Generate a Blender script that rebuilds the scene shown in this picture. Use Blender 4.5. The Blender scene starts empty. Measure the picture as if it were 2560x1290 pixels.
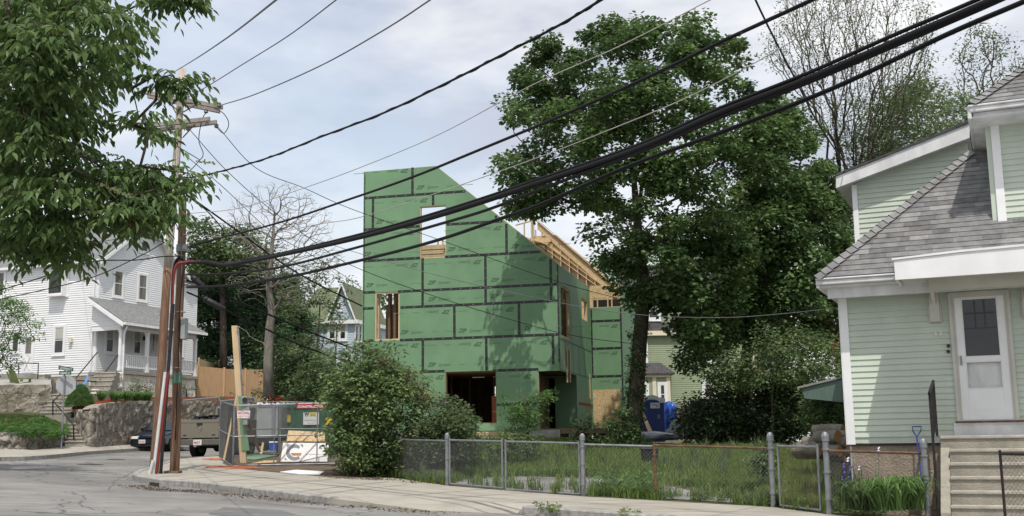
import bpy, math, random
import numpy as np
from mathutils import Vector, Matrix
sc = bpy.context.scene
R = math.radians
random.seed(7); rng = np.random.default_rng(7)
# ---------------------------------------------------------------- camera
F = 2800.0; PITCH = math.atan(465/F); ROLL = 0.013
CAM = Vector((0, 0, 1.6))
fw = Vector((0, math.cos(PITCH), math.sin(PITCH)))
r0 = Vector((1, 0, 0)); u0 = r0.cross(fw)
rt = r0*math.cos(ROLL) - u0*math.sin(ROLL)
up = u0*math.cos(ROLL) + r0*math.sin(ROLL)
cd = bpy.data.cameras.new('camera'); cam = bpy.data.objects.new('camera', cd)
sc.collection.objects.link(cam); sc.camera = cam
cd.lens = 36*F/2560; cd.sensor_width = 36; cd.clip_end = 2000; cd.clip_start = .1
M3 = Matrix((rt, up, -fw)).transposed()
cam.matrix_world = Matrix.Translation(CAM) @ M3.to_4x4()
# ---------------------------------------------------------------- sun, sky
SUN_TO = Vector((0.10, -1, 0)).normalized()*math.cos(R(62)) + Vector((0, 0, math.sin(R(62))))
sl = bpy.data.lights.new('sun', 'SUN'); sl.energy = 3.7; sl.angle = R(.55); sl.color = (1, .955, .88)
so = bpy.data.objects.new('sun', sl); sc.collection.objects.link(so)
so.rotation_euler = SUN_TO.to_track_quat('Z', 'Y').to_euler()
w = bpy.data.worlds.new('World'); sc.world = w; w.use_nodes = True
nt = w.node_tree; N = nt.nodes; L = nt.links; N.clear()
wo = N.new('ShaderNodeOutputWorld'); bg = N.new('ShaderNodeBackground'); bg.inputs[1].default_value = .128
sky = N.new('ShaderNodeTexSky'); sky.sky_type = 'NISHITA'; sky.sun_disc = False
sky.sun_elevation = R(62); sky.sun_rotation = math.atan2(SUN_TO.x, SUN_TO.y); sky.air_density = 1.2; sky.dust_density = 1.5
tc = N.new('ShaderNodeTexCoord'); mp = N.new('ShaderNodeMapping'); mp.inputs['Scale'].default_value = (1, 1, 2.6)
mp.inputs['Location'].default_value = (.35, .1, .18)
n1 = N.new('ShaderNodeTexNoise'); n1.inputs['Scale'].default_value = 2.6; n1.inputs['Detail'].default_value = 7; n1.inputs['Roughness'].default_value = .52
cr = N.new('ShaderNodeValToRGB'); cr.color_ramp.elements[0].position = .37; cr.color_ramp.elements[1].position = .55
cr.color_ramp.elements[0].color = (.38, .38, .38, 1); cr.color_ramp.elements[1].color = (1, 1, 1, 1)
n2 = N.new('ShaderNodeTexNoise'); n2.inputs['Scale'].default_value = 3.2; n2.inputs['Roughness'].default_value = .6; n2.inputs['Detail'].default_value = 5
cc = N.new('ShaderNodeMix'); cc.data_type = 'RGBA'; cc.inputs[6].default_value = (4.7, 5.05, 5.9, 1); cc.inputs[7].default_value = (7.9, 7.95, 8.1, 1)
mx = N.new('ShaderNodeMix'); mx.data_type = 'RGBA'
L.new(tc.outputs['Generated'], mp.inputs[0]); L.new(mp.outputs[0], n1.inputs['Vector']); L.new(mp.outputs[0], n2.inputs['Vector'])
L.new(n1.outputs['Fac'], cr.inputs[0]); c3_ = N.new('ShaderNodeMapRange'); c3_.inputs[1].default_value = .38; c3_.inputs[2].default_value = .60; L.new(n2.outputs['Fac'], c3_.inputs[0]); L.new(c3_.outputs[0], cc.inputs[0])
L.new(cr.outputs[0], mx.inputs[0]); sb_ = N.new('ShaderNodeMix'); sb_.data_type = 'RGBA'; sb_.blend_type = 'MULTIPLY'; sb_.inputs[0].default_value = 1; sb_.inputs[7].default_value = (2.1, 1.75, 1.5, 1); L.new(sky.outputs[0], sb_.inputs[6]); L.new(sb_.outputs[2], mx.inputs[6]); L.new(cc.outputs[2], mx.inputs[7])
L.new(mx.outputs[2], bg.inputs[0]); L.new(bg.outputs[0], wo.inputs[0])
sc.view_settings.view_transform = 'Standard'; sc.view_settings.look = 'None'; sc.view_settings.exposure = 0; sc.view_settings.gamma = 1
sc.render.engine = 'CYCLES'; sc.cycles.max_bounces = 6; sc.cycles.transparent_max_bounces = 8
# ---------------------------------------------------------------- projection helpers
def ray(px, py):
    return (rt*((px-1280)/F) + up*((645-py)/F) + fw)
def at(px, py, Y):
    d = ray(px, py); return CAM + d*(Y/d.y)
def Hs(x, y):                      # pavement height
    x = max(-40, min(40, x)); return .6 - .04*x + .016*max(0, min(y, 90)-30)
def sm(t): t = max(0, min(1, t)); return t*t*(3-2*t)
def ground(px, py, off=0, H=Hs):
    d = ray(px, py); lo = None; t = 8.0; prev = None
    while t < 140:
        p = CAM + d*t
        if p.z < H(p.x, p.y)+off: break
        prev = t; t += .25
    a, b = (t-.25, t)
    for _ in range(20):
        m = (a+b)/2; p = CAM+d*m
        if p.z < H(p.x, p.y)+off: b = m
        else: a = m
    return CAM + d*a
def pxm(p):                        # photo pixels per metre at point
    return F/((Vector(p)-CAM).dot(fw))
class Pl:                          # vertical facade plane through P0 along u
    def __init__(s, P0, u):
        s.P0 = Vector((P0[0], P0[1], 0)); s.u = Vector((u[0], u[1], 0)).normalized()
        s.n = Vector((s.u.y, -s.u.x, 0))
        if s.n.dot(CAM - s.P0) < 0: s.n = -s.n
    def w(s, px, py, d=0):
        r = ray(px, py); t = (s.P0 + s.n*d - CAM).dot(s.n)/r.dot(s.n); return CAM + r*t
    def uv(s, px, py, d=0):
        p = s.w(px, py, d); return ((p-s.P0).dot(s.u), p.z)
    def p(s, u, z, d=0): return s.P0 + s.u*u + s.n*d + Vector((0, 0, z))
# ---------------------------------------------------------------- materials
def mat(name, col, rough=.7, var=.12, scale=3, bump=0, bscale=30, metal=0, spec=.4, col2=None, stretch=(1, 1, 1), detail=5, alpha=None, rseed=0, ramp=(.35, .65), coat=0):
    m = bpy.data.materials.new(name); m.use_nodes = True
    n = m.node_tree.nodes; l = m.node_tree.links; b = n['Principled BSDF']
    b.inputs['Roughness'].default_value = rough; b.inputs['Metallic'].default_value = metal
    b.inputs['Specular IOR Level'].default_value = spec; b.inputs['Coat Weight'].default_value = coat
    t = n.new('ShaderNodeTexCoord'); mp = n.new('ShaderNodeMapping'); mp.inputs['Scale'].default_value = stretch
    l.new(t.outputs['Object'], mp.inputs[0])
    no = n.new('ShaderNodeTexNoise'); no.inputs['Scale'].default_value = scale; no.inputs['Detail'].default_value = detail; no.inputs['Roughness'].default_value = .6
    l.new(mp.outputs[0], no.inputs['Vector'])
    rp = n.new('ShaderNodeValToRGB'); rp.color_ramp.elements[0].position = ramp[0]; rp.color_ramp.elements[1].position = ramp[1]
    c2 = col2 or tuple(min(1, c*(1+var)) for c in col); c1 = col if col2 else tuple(c*(1-var) for c in col)
    rp.color_ramp.elements[0].color = (*c1, 1); rp.color_ramp.elements[1].color = (*c2, 1)
    l.new(no.outputs['Fac'], rp.inputs[0]); l.new(rp.outputs[0], b.inputs['Base Color'])
    if bump:
        nb = n.new('ShaderNodeTexNoise'); nb.inputs['Scale'].default_value = bscale; nb.inputs['Detail'].default_value = 6
        l.new(mp.outputs[0], nb.inputs['Vector'])
        bp = n.new('ShaderNodeBump'); bp.inputs['Strength'].default_value = bump; bp.inputs['Distance'].default_value = .03
        l.new(nb.outputs['Fac'], bp.inputs['Height']); l.new(bp.outputs[0], b.inputs['Normal'])
    return m
def leafmat(name, cols, trans=.35, rough=.58, spec=.22):
    m = bpy.data.materials.new(name); m.use_nodes = True
    n = m.node_tree.nodes; l = m.node_tree.links; b = n['Principled BSDF']; o = n['Material Output']
    a = n.new('ShaderNodeAttribute'); a.attribute_name = 'tint'
    rp = n.new('ShaderNodeValToRGB'); e = rp.color_ramp.elements
    e[0].color = (*cols[0], 1); e[1].color = (*cols[-1], 1)
    for i, c in enumerate(cols[1:-1]):
        q = e.new((i+1)/(len(cols)-1)); q.color = (*c, 1)
    l.new(a.outputs['Fac'], rp.inputs[0]); l.new(rp.outputs[0], b.inputs['Base Color'])
    b.inputs['Roughness'].default_value = rough; b.inputs['Specular IOR Level'].default_value = spec
    tr = n.new('ShaderNodeBsdfTranslucent'); hs = n.new('ShaderNodeHueSaturation'); hs.inputs['Value'].default_value = 1.5; hs.inputs['Hue'].default_value = .49
    l.new(rp.outputs[0], hs.inputs['Color']); l.new(hs.outputs[0], tr.inputs[0])
    ms = n.new('ShaderNodeMixShader'); ms.inputs[0].default_value = trans
    l.new(b.outputs[0], ms.inputs[1]); l.new(tr.outputs[0], ms.inputs[2]); l.new(ms.outputs[0], o.inputs[0])
    return m
# ---------------------------------------------------------------- mesh builder
class MB:
    def __init__(s): s.v = []; s.f = []; s.m = []; s.k = 0
    def mi(s, k): s.k = k; return s
    def add(s, vs, fs):
        o = len(s.v); s.v += [tuple(v) for v in vs]
        for f in fs: s.f.append(tuple(i+o for i in f)); s.m.append(s.k)
        return s
    def quad(s, a, b, c, d): return s.add([a, b, c, d], [(0, 1, 2, 3)])
    def obox(s, o, a, b, c):
        o, a, b, c = Vector(o), Vector(a), Vector(b), Vector(c)
        vs = [o, o+a, o+a+b, o+b, o+c, o+a+c, o+a+b+c, o+b+c]
        fs = [(3, 2, 1, 0), (4, 5, 6, 7), (0, 1, 5, 4), (1, 2, 6, 5), (2, 3, 7, 6), (3, 0, 4, 7)]
        if a.cross(b).dot(c) < 0: fs = [f[::-1] for f in fs]
        return s.add(vs, fs)
    def box(s, x0, y0, z0, x1, y1, z1): return s.obox((x0, y0, z0), (x1-x0, 0, 0), (0, y1-y0, 0), (0, 0, z1-z0))
    def prism(s, pts, off):
        n = len(pts); off = Vector(off); P = [Vector(p) for p in pts]
        fs = [tuple(range(n))[::-1], tuple(range(n, 2*n))] + [(i, (i+1) % n, n+(i+1) % n, n+i) for i in range(n)]
        nrm = Vector((0, 0, 0))
        for i in range(n): nrm += P[i].cross(P[(i+1) % n])
        if nrm.dot(off) < 0: fs = [f[::-1] for f in fs]
        return s.add(P+[p+off for p in P], fs)
    def tube(s, pts, r, n=6, caps=True):
        pts = [Vector(p) for p in pts]; k = len(pts)
        rs = r if isinstance(r, (list, tuple)) else [r]*k
        vs = []; pa = None
        for i, p in enumerate(pts):
            t = (pts[min(i+1, k-1)]-pts[max(i-1, 0)])
            if t.length < 1e-9: t = Vector((0, 0, 1))
            t.normalize()
            if pa is None:
                pa = t.orthogonal().normalized()
            pa = (pa - t*pa.dot(t))
            if pa.length < 1e-6: pa = t.orthogonal()
            pa.normalize(); pb = t.cross(pa)
            for j in range(n):
                a = 2*math.pi*j/n; vs.append(p + (pa*math.cos(a)+pb*math.sin(a))*rs[i])
        fs = [(i*n+j, i*n+(j+1) % n, (i+1)*n+(j+1) % n, (i+1)*n+j) for i in range(k-1) for j in range(n)]
        if caps: fs += [tuple(range(n))[::-1], tuple((k-1)*n+j for j in range(n))]
        return s.add(vs, fs)
    def plbox(s, pl, u0, z0, u1, z1, d0, d1):
        return s.obox(pl.p(u0, z0, d0), pl.u*(u1-u0), Vector((0, 0, z1-z0)), pl.n*(d1-d0))
    def frame(s, pl, u0, z0, u1, z1, t, d0, d1, tb=None):
        tb = t if tb is None else tb
        s.plbox(pl, u0, z0, u0+t, z1, d0, d1); s.plbox(pl, u1-t, z0, u1, z1, d0, d1)
        s.plbox(pl, u0+t, z1-t, u1-t, z1, d0, d1); s.plbox(pl, u0+t, z0, u1-t, z0+tb, d0, d1); return s
    def ball(s, c, r, seg=10, rings=6, sc=(1, 1, 1)):
        c = Vector(c); vs = [c+Vector((0, 0, r*sc[2]))]
        for i in range(1, rings):
            a = math.pi*i/rings
            for j in range(seg):
                b = 2*math.pi*j/seg; vs.append(c+Vector((r*sc[0]*math.sin(a)*math.cos(b), r*sc[1]*math.sin(a)*math.sin(b), r*sc[2]*math.cos(a))))
        vs.append(c-Vector((0, 0, r*sc[2]))); e = len(vs)-1
        fs = [(0, 1+j, 1+(j+1) % seg) for j in range(seg)]
        for i in range(rings-2):
            for j in range(seg): a = 1+i*seg; fs.append((a+j, a+seg+j, a+seg+(j+1) % seg, a+(j+1) % seg))
        a = 1+(rings-2)*seg; fs += [(a+j, e, a+(j+1) % seg) for j in range(seg)]
        return s.add(vs, fs)
WL = {}
def _meta(o, label, cat, group, kind):
    if label: o['label'] = label
    if cat: o['category'] = cat
    if group: o['group'] = group
    if kind: o['kind'] = kind
def empty(name, loc, label, cat, group=None):
    o = bpy.data.objects.new(name, None); sc.collection.objects.link(o); o.location = loc; o.empty_display_size = .3
    WL[o.name] = Vector(loc); _meta(o, label, cat, group, None); return o
def obj(name, mb, mats, parent=None, label=None, cat=None, group=None, kind=None, bevel=0, smooth=False, origin=None):
    me = bpy.data.meshes.new(name)
    v = np.array(mb.v, dtype=np.float64).reshape(-1, 3)
    lo, hi = v.min(0), v.max(0)
    og = Vector(((lo[0]+hi[0])/2, (lo[1]+hi[1])/2, lo[2])) if origin is None else Vector(origin)
    v = v - np.array(og)
    me.from_pydata(v.tolist(), [], mb.f)
    ml = mats if isinstance(mats, (list, tuple)) else [mats]
    for m in ml: me.materials.append(m)
    if len(ml) > 1: me.polygons.foreach_set('material_index', mb.m)
    if smooth: me.polygons.foreach_set('use_smooth', [True]*len(me.polygons))
    return link(name, me, og, parent, label, cat, group, kind, bevel)
def link(name, me, og, parent=None, label=None, cat=None, group=None, kind=None, bevel=0):
    o = bpy.data.objects.new(name, me); sc.collection.objects.link(o)
    if parent is not None: o.parent = parent; o.location = og - WL[parent.name]
    else: o.location = og
    WL[o.name] = Vector(og); _meta(o, label, cat, group, kind)
    if bevel:
        b = o.modifiers.new('bevel', 'BEVEL'); b.width = bevel; b.segments = 2; b.limit_method = 'ANGLE'; b.angle_limit = R(35)
    me.update(); return o
def copy_tree(o, loc=None, label=None, rotz=None):
    def rec(s, par):
        c = s.copy(); sc.collection.objects.link(c)
        if par: c.parent = par
        WL[c.name] = WL[s.name]
        for ch in s.children: rec(ch, c)
        return c
    c = rec(o, None)
    if loc is not None: c.location = loc; WL[c.name] = Vector(loc)
    if label: c['label'] = label
    if rotz is not None: c.rotation_euler[2] = rotz
    return c
_tc = {}
def text_geo(s, bold=0, shear=0, align='LEFT'):
    k = (s, bold, shear, align)
    if k in _tc: return _tc[k]
    c = bpy.data.curves.new('lettering', 'FONT'); c.body = s; c.size = 1; c.offset = bold; c.shear = shear; c.align_x = align; c.resolution_u = 2; c.fill_mode = 'FRONT'
    o = bpy.data.objects.new('lettering', c); sc.collection.objects.link(o)
    dg = bpy.context.evaluated_depsgraph_get(); me = o.evaluated_get(dg).to_mesh()
    r = ([tuple(v.co) for v in me.vertices], [tuple(p.vertices) for p in me.polygons])
    bpy.data.objects.remove(o); bpy.data.curves.remove(c); _tc[k] = r; return r
def text_on(mb, s, o, ux, uy, size, **kw):      # o: baseline start, ux/uy unit vectors
    vs, fs = text_geo(s, **kw); ux = Vector(ux); uy = Vector(uy); o = Vector(o)
    mb.add([o+ux*(v[0]*size)+uy*(v[1]*size) for v in vs], fs)
# ---- strips of a polygon in (u,z), minus rectangular openings
def strips(poly, holes, cuts):
    zs = sorted(set([round(p[1], 5) for p in poly]+[round(c, 5) for c in cuts]+[round(h[k], 5) for h in holes for k in (1, 3)]))
    zmin = min(p[1] for p in poly); zmax = max(p[1] for p in poly); zs = [z for z in zs if zmin-1e-6 <= z <= zmax+1e-6]
    def cross(z):
        xs = []
        for i in range(len(poly)):
            (a, b), (c, d) = poly[i], poly[(i+1) % len(poly)]
            if (b > z) != (d > z): xs.append(a+(c-a)*(z-b)/(d-b))
        return sorted(xs)
    out = []
    for z0, z1 in zip(zs, zs[1:]):
        if z1-z0 < 1e-4: continue
        e = (z1-z0)*1e-3; A = cross(z0+e); B = cross(z1-e)
        if len(A) != len(B): continue
        zm = (z0+z1)/2
        hs = sorted([(h[0], h[2]) for h in holes if h[1] < zm < h[3]])
        for i in range(0, len(A)-1, 2):
            segs = [[A[i], B[i]]]; res = []
            cur = (A[i], B[i])
            for h0, h1 in hs:
                if h1 <= min(cur) or h0 >= max(A[i+1], B[i+1]): continue
                if h0 > max(cur): res.append((z0, z1, cur[0], h0, cur[1], h0))
                cur = (max(h1, cur[0]), max(h1, cur[1]))
            if A[i+1] > cur[0]+1e-4 or B[i+1] > cur[1]+1e-4: res.append((z0, z1, cur[0], A[i+1], cur[1], B[i+1]))
            out += res
    return out
def clap(mb, pl, poly, holes=(), course=.1, dep=.014, base=None):
    z0 = min(p[1] for p in poly) if base is None else base; z1 = max(p[1] for p in poly)
    cuts = [z0+i*course for i in range(int((z1-z0)/course)+2)]
    for a, b, l0, r0_, l1, r1 in strips(poly, holes, cuts):
        k = math.floor((a-z0)/course+1e-3); d0 = dep*(1-(a-z0-k*course)/course); d1 = dep*(1-(b-z0-k*course)/course)
        mb.quad(pl.p(l0, a, d0), pl.p(r0_, a, d0), pl.p(r1, b, d1), pl.p(l1, b, d1))
        if d0 > dep*.99: mb.quad(pl.p(l0, a, 0), pl.p(r0_, a, 0), pl.p(r0_, a, d0), pl.p(l0, a, d0))
def slab(mb, pl, poly, holes=(), d0=-.1, d1=0):
    for a, b, l0, r0_, l1, r1 in strips(poly, holes, []):
        mb.prism([pl.p(l0, a, d1), pl.p(r0_, a, d1), pl.p(r1, b, d1), pl.p(l1, b, d1)], pl.n*(d0-d1))
# ---------------------------------------------------------------- foliage
def leafcloud(name, cen, nper, crad, leaf, mt, parent=None, flat=.6, droop=.3, asp=.5, tintc=None, fold=.25, jit=.35, outc=None, **kw):
    cen = np.asarray(cen, float); nc = len(cen); n = nc*nper
    cr_ = (np.asarray(crad, float) if np.ndim(crad) else np.full(nc, crad)); 
    d = rng.normal(size=(n, 3)); d /= np.linalg.norm(d, axis=1)[:, None]
    rr = rng.random(n)**.45
    off = d*rr[:, None]*np.repeat(cr_, nper)[:, None]; off[:, 2] *= flat
    P = np.repeat(cen, nper, 0)+off
    if outc is None: ov = off.copy()
    else: ov = P-np.asarray(outc)
    ov /= (np.linalg.norm(ov, axis=1)[:, None]+1e-6)
    ax = ov + rng.normal(size=(n, 3))*.7; ax[:, 2] = ax[:, 2]*.5-droop
    ax /= np.linalg.norm(ax, axis=1)[:, None]
    up_ = np.array([0, 0, 1.])+ov*.35+rng.normal(size=(n, 3))*jit
    sd = np.cross(ax, up_); sd /= np.linalg.norm(sd, axis=1)[:, None]+1e-6
    nn = np.cross(sd, ax)
    L_ = leaf*(.7+.6*rng.random(n))[:, None]; W = L_*asp
    a = P; b = P+ax*L_*.45+sd*W*.5+nn*L_*fold*.3; c = P+ax*L_; e = P+ax*L_*.45-sd*W*.5+nn*L_*fold*.3
    V = np.stack([a, b, c, e], 1).reshape(-1, 3)
    tc_ = rng.random(nc) if tintc is None else tintc
    t = np.clip(np.repeat(tc_, nper)*.6+rng.random(n)*.4, 0, 1)
    return quadmesh(name, V, np.stack([t]*2, 1).reshape(-1), mt, parent, tri=True, **kw)
def quadmesh(name, V, tint, mt, parent=None, tri=False, **kw):
    n = len(V)//4; og = np.array([(V[:, 0].min()+V[:, 0].max())/2, (V[:, 1].min()+V[:, 1].max())/2, V[:, 2].min()])
    me = bpy.data.meshes.new(name); me.vertices.add(len(V)); me.vertices.foreach_set('co', (V-og).astype(np.float32).reshape(-1))
    b = np.arange(n)*4
    if tri:
        idx = np.stack([b, b+1, b+2, b, b+2, b+3], 1).reshape(-1); nf = 2*n; k = 3
    else:
        idx = np.stack([b, b+1, b+2, b+3], 1).reshape(-1); nf = n; k = 4
    me.loops.add(len(idx)); me.loops.foreach_set('vertex_index', idx.astype(np.int32))
    me.polygons.add(nf); me.polygons.foreach_set('loop_start', (np.arange(nf)*k).astype(np.int32))
    at_ = me.attributes.new('tint', 'FLOAT', 'FACE'); at_.data.foreach_set('value', np.asarray(tint, np.float32)[:nf])
    me.materials.append(mt); me.update(); me.validate()
    return link(name, me, Vector(og), parent, **kw)
def inpoly(x, y, poly):
    c = np.zeros(len(x), bool); n = len(poly)
    for i in range(n):
        (a, b), (p, q) = poly[i], poly[(i+1) % n]
        k = ((b > y) != (q > y)) & (x < (p-a)*(y-b)/((q-b) or 1e-9)+a); c ^= k
    return c
def edged(x, y, poly):
    D = np.full(len(x), 1e9)
    for i in range(len(poly)):
        a = np.array(poly[i], float); b = np.array(poly[(i+1) % len(poly)], float); ab = b-a
        t = np.clip(((x-a[0])*ab[0]+(y-a[1])*ab[1])/(ab@ab+1e-9), 0, 1)
        D = np.minimum(D, np.hypot(x-a[0]-t*ab[0], y-a[1]-t*ab[1]))
    return D
_B = np.array([list(rt), list(up), list(fw)])
def crown_points(poly, n, Y, depth, inset=8, shell=.35, roundr=160, rag=0):
    """points through the volume of a crown whose outline is poly (photo pixels at distance Y)"""
    P = np.array(poly, float); lo, hi = P.min(0), P.max(0); out = []
    while len(out) < n:
        x = lo[0]+rng.random(n*3)*(hi[0]-lo[0]); y = lo[1]+rng.random(n*3)*(hi[1]-lo[1])
        k = inpoly(x, y, poly); x, y = x[k], y[k]
        e = edged(x, y, poly); k = e > inset*rng.random(len(e)); x, y, e = x[k], y[k], e[k]
        if rag: x = x+rng.normal(size=len(x))*rag; y = y+rng.normal(size=len(x))*rag
        hd = depth*np.sqrt(np.clip(e/roundr, .02, 1))
        s = rng.random(len(x))*2-1; s = np.sign(s)*np.abs(s)**shell
        yy = Y+hd*s
        for a, b, c in zip(x, y, yy): out.append(tuple(at(a, b, c)))
    return np.array(out[:n])
def grow(name, trunk, rad, cen, mt, parent, tipr=.008, seg=3, wob=.12, sides=5, pull=.25, expo=2.4, rmin=None, upw=.0, lim=None, **kw):
    """trunk: list of points; branches reach every centre; radii by pipe model"""
    nodes = [Vector(p) for p in trunk]; par = [-1]+list(range(len(trunk)-1))
    base = nodes[0]; D0 = [0.0]
    for i in range(1, len(nodes)): D0.append(D0[-1]+(nodes[i]-nodes[i-1]).length)
    NA = np.array([list(p) for p in nodes]); DA = np.array(D0)
    first = max(1, int(len(trunk)*.35)) if lim is None else lim
    order = np.argsort([((Vector(c)-nodes[-1]).length) for c in cen])
    NA = list(map(list, NA)); DA = list(DA); leafn = []
    for ci in order:
        c = np.array(cen[ci]); A = np.array(NA); dd = np.linalg.norm(A-c, axis=1)
        cost = dd + pull*np.array(DA); cost[:first] += 50; cost += np.where(A[:, 2] > c[2]+.3, (A[:, 2]-c[2])*.8, 0)
        j = int(np.argmin(cost)); p0 = Vector(NA[j]); p1 = Vector(c); L_ = (p1-p0).length
        k = max(1, min(seg+3, int(L_/.45)+1)); prev = j
        sag = Vector((0, 0, L_*upw))
        for i in range(1, k+1):
            t = i/k; q = p0.lerp(p1, t) + sag*math.sin(math.pi*t) + (Vector(rng.normal(size=3))*wob*min(L_, 1.5)*.4 if i < k else Vector((0, 0, 0)))
            NA.append(list(q)); DA.append(DA[prev]+(Vector(NA[prev])-q).length); par.append(prev); prev = len(NA)-1
        leafn.append(prev)
    n = len(NA); cnt = np.zeros(n)
    for i in leafn: cnt[i] += 1
    for i in range(n-1, 0, -1):
        if cnt[i] == 0: cnt[i] = .5
        cnt[par[i]] += cnt[i]
    r = tipr*cnt**(1/expo); k = len(trunk)
    for i in range(n):
        if i < k: r[i] = rad[i] if isinstance(rad, (list, tuple)) else rad
        else: r[i] = min(r[i], r[par[i]]*.85 if par[i] < k else r[par[i]])
    A = np.array(NA); ch = np.arange(k, n); pa_ = np.array([par[i] for i in ch])
    V, Fc = [], []
    mb = MB()
    if sides:
        p = A[pa_]; q = A[ch]; t = q-p; t /= np.linalg.norm(t, axis=1)[:, None]+1e-9
        ref = np.where(np.abs(t[:, 2:3]) > .9, np.array([[1., 0, 0]]), np.array([[0, 0, 1.]]))
        a = np.cross(t, ref); a /= np.linalg.norm(a, axis=1)[:, None]+1e-9; b = np.cross(t, a)
        ang = np.arange(sides)*2*np.pi/sides
        ring = a[:, None, :]*np.cos(ang)[None, :, None]+b[:, None, :]*np.sin(ang)[None, :, None]
        r0_ = np.minimum(r[pa_], r[ch]*1.35)[:, None, None]; r1_ = r[ch][:, None, None]
        V = np.concatenate([p[:, None]+ring*r0_, q[:, None]+ring*r1_], 1).reshape(-1, 3)
        bb = (np.arange(len(ch))*2*sides)[:, None]; j = np.arange(sides)[None]; j2 = (j+1) % sides
        Fc = np.stack([bb+j, bb+sides+j, bb+sides+j2, bb+j2], 2).reshape(-1, 4)
        mb.v = V.tolist(); mb.f = Fc.tolist(); mb.m = [0]*len(mb.f)
    mb.tube(trunk, [float(x) for x in r[:k]], 12)
    return obj(name, mb, mt, parent, smooth=True, origin=trunk[0], **kw)
def cat_rom(pts, n=10):
    P = [Vector(p) for p in pts]; P = [P[0]*2-P[1]]+P+[P[-1]*2-P[-2]]; out = []
    for i in range(1, len(P)-2):
        for k in range(n):
            t = k/n; a, b, c, d = P[i-1:i+3]
            out.append(.5*((2*b)+(c-a)*t+(2*a-5*b+4*c-d)*t*t+(3*b-3*c+d-a)*t**3))
    out.append(P[-2]); return out
# ---------------------------------------------------------------- materials used
M = {}
M['asphalt'] = mat('asphalt', (.215, .21, .20), .9, .14, 1.3, .5, 90, spec=.2, detail=9)
M['concrete'] = mat('pavement_concrete', (.335, .315, .27), .9, .14, 1.1, .35, 60, spec=.2, detail=9)
M['granite'] = mat('granite', (.30, .29, .27), .85, .3, 9, .5, 60, spec=.25)
M['conc2'] = mat('step_concrete', (.30, .28, .235), .9, .18, 3, .5, 40, spec=.2, detail=8)
M['dirt'] = mat('dirt', (.13, .10, .075), .95, .3, 2.5, .8, 25, spec=.1, detail=9)
M['soil'] = mat('lawn_soil', (.075, .085, .035), .95, .3, 3, .8, 30, spec=.1)
M['mulch'] = mat('red_mulch', (.20, .035, .018), .95, .4, 20, 1, 60, spec=.1)
M['green'] = mat('green_sheathing', (.155, .28, .158), .65, .09, .8, .25, 2.2, spec=.3, detail=8)
M['print'] = mat('dark_print', (.062, .125, .072), .7, .1, 8)
M['print2'] = mat('faint_print', (.085, .19, .10), .7, .1, 8)
M['tape'] = mat('black_tape', (.02, .021, .022), .45, .2, 10, spec=.4)
M['tapemark'] = mat('tape_mark', (.16, .165, .17), .5, .2, 10)
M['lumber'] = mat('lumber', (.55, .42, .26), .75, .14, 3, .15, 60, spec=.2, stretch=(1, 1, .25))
M['lumber2'] = mat('weathered_shaded_lumber', (.15, .10, .06), .8, .2, 3, .15, 60, spec=.2)  # weathered boards; colour also darkened to paint in the house's interior shade
M['osb'] = mat('strand_board', (.42, .29, .15), .8, 0, 22, .3, 60, spec=.2, col2=(.68, .52, .30), detail=3, stretch=(1, 1, 1.6), ramp=(.42, .58))
M['redwood'] = mat('red_board', (.24, .07, .035), .8, .15, 4, .1, 40)
M['found'] = mat('foundation_concrete', (.30, .29, .27), .9, .2, 2, .5, 30, spec=.2)
M['white_siding'] = mat('white_siding', (.76, .77, .77), .55, .04, .7, spec=.35)
M['white'] = mat('white_trim', (.74, .75, .75), .5, .05, 2, spec=.4)
M['cream'] = mat('cream_trim', (.66, .62, .47), .6, .06, 2)
M['pale_green'] = mat('pale_green_siding', (.48, .54, .455), .5, .07, 1.1, .1, 90, spec=.35)
M['sage'] = mat('sage_siding', (.27, .32, .205), .6, .06, .8)
M['blue_siding'] = mat('blue_grey_siding', (.46, .54, .62), .6, .05, .8)
M['oldwhite'] = mat('weathered_white', (.60, .61, .61), .6, .14, 3, .15, 40, stretch=(1, 1, .5), detail=8)
M['offwhite'] = mat('beige_trim', (.50, .50, .45), .6, .08, 2)
M['grey_shingle'] = mat('grey_shingle', (.19, .195, .195), .95, .25, 7, .6, 40, spec=.15)
M['dark_shingle'] = mat('dark_shingle', (.07, .07, .072), .95, .25, 7, .6, 40, spec=.15)
M['green_shingle'] = mat('green_shingle', (.15, .175, .11), .95, .2, 5, .6, 40, spec=.15)
M['glass'] = mat('window_glass', (.025, .028, .03), .06, .2, 1, spec=.6)
M['blind'] = mat('window_blind', (.42, .42, .39), .7, .1, 2)
M['curtain'] = mat('curtain', (.16, .15, .13), .8, .4, 14, stretch=(1, 1, .05))
M['stone'] = mat('field_stone', (.10, .085, .065), .95, 0, 2.6, 1, 9, spec=.15, col2=(.37, .335, .275), detail=9, ramp=(.36, .66))
M['stone2'] = mat('light_stone', (.16, .14, .115), .95, .0, 6, .6, 20, spec=.15, col2=(.44, .42, .38), ramp=(.35, .7))
M['mortar'] = mat('mortar', (.14, .125, .10), .95, .2, 6, .5, 30)
M['whitewash'] = mat('whitewashed_block', (.64, .62, .57), .9, .15, 3, .5, 20)
M['stucco'] = mat('stucco', (.30, .245, .185), .95, .15, 4, .9, 28, spec=.1)
M['steel'] = mat('galvanised_steel', (.25, .26, .275), .5, .2, 6, metal=.6, spec=.5)
M['steelm'] = mat('galvanised_wire', (.20, .205, .21), .5, .2, 3, metal=.5, spec=.5)
M['rust'] = mat('rusty_steel', (.15, .085, .055), .8, .4, 8, .3, 50, metal=.3)
M['rustm'] = mat('rusty_wire', (.20, .15, .12), .7, .5, 3, metal=.4)
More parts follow.
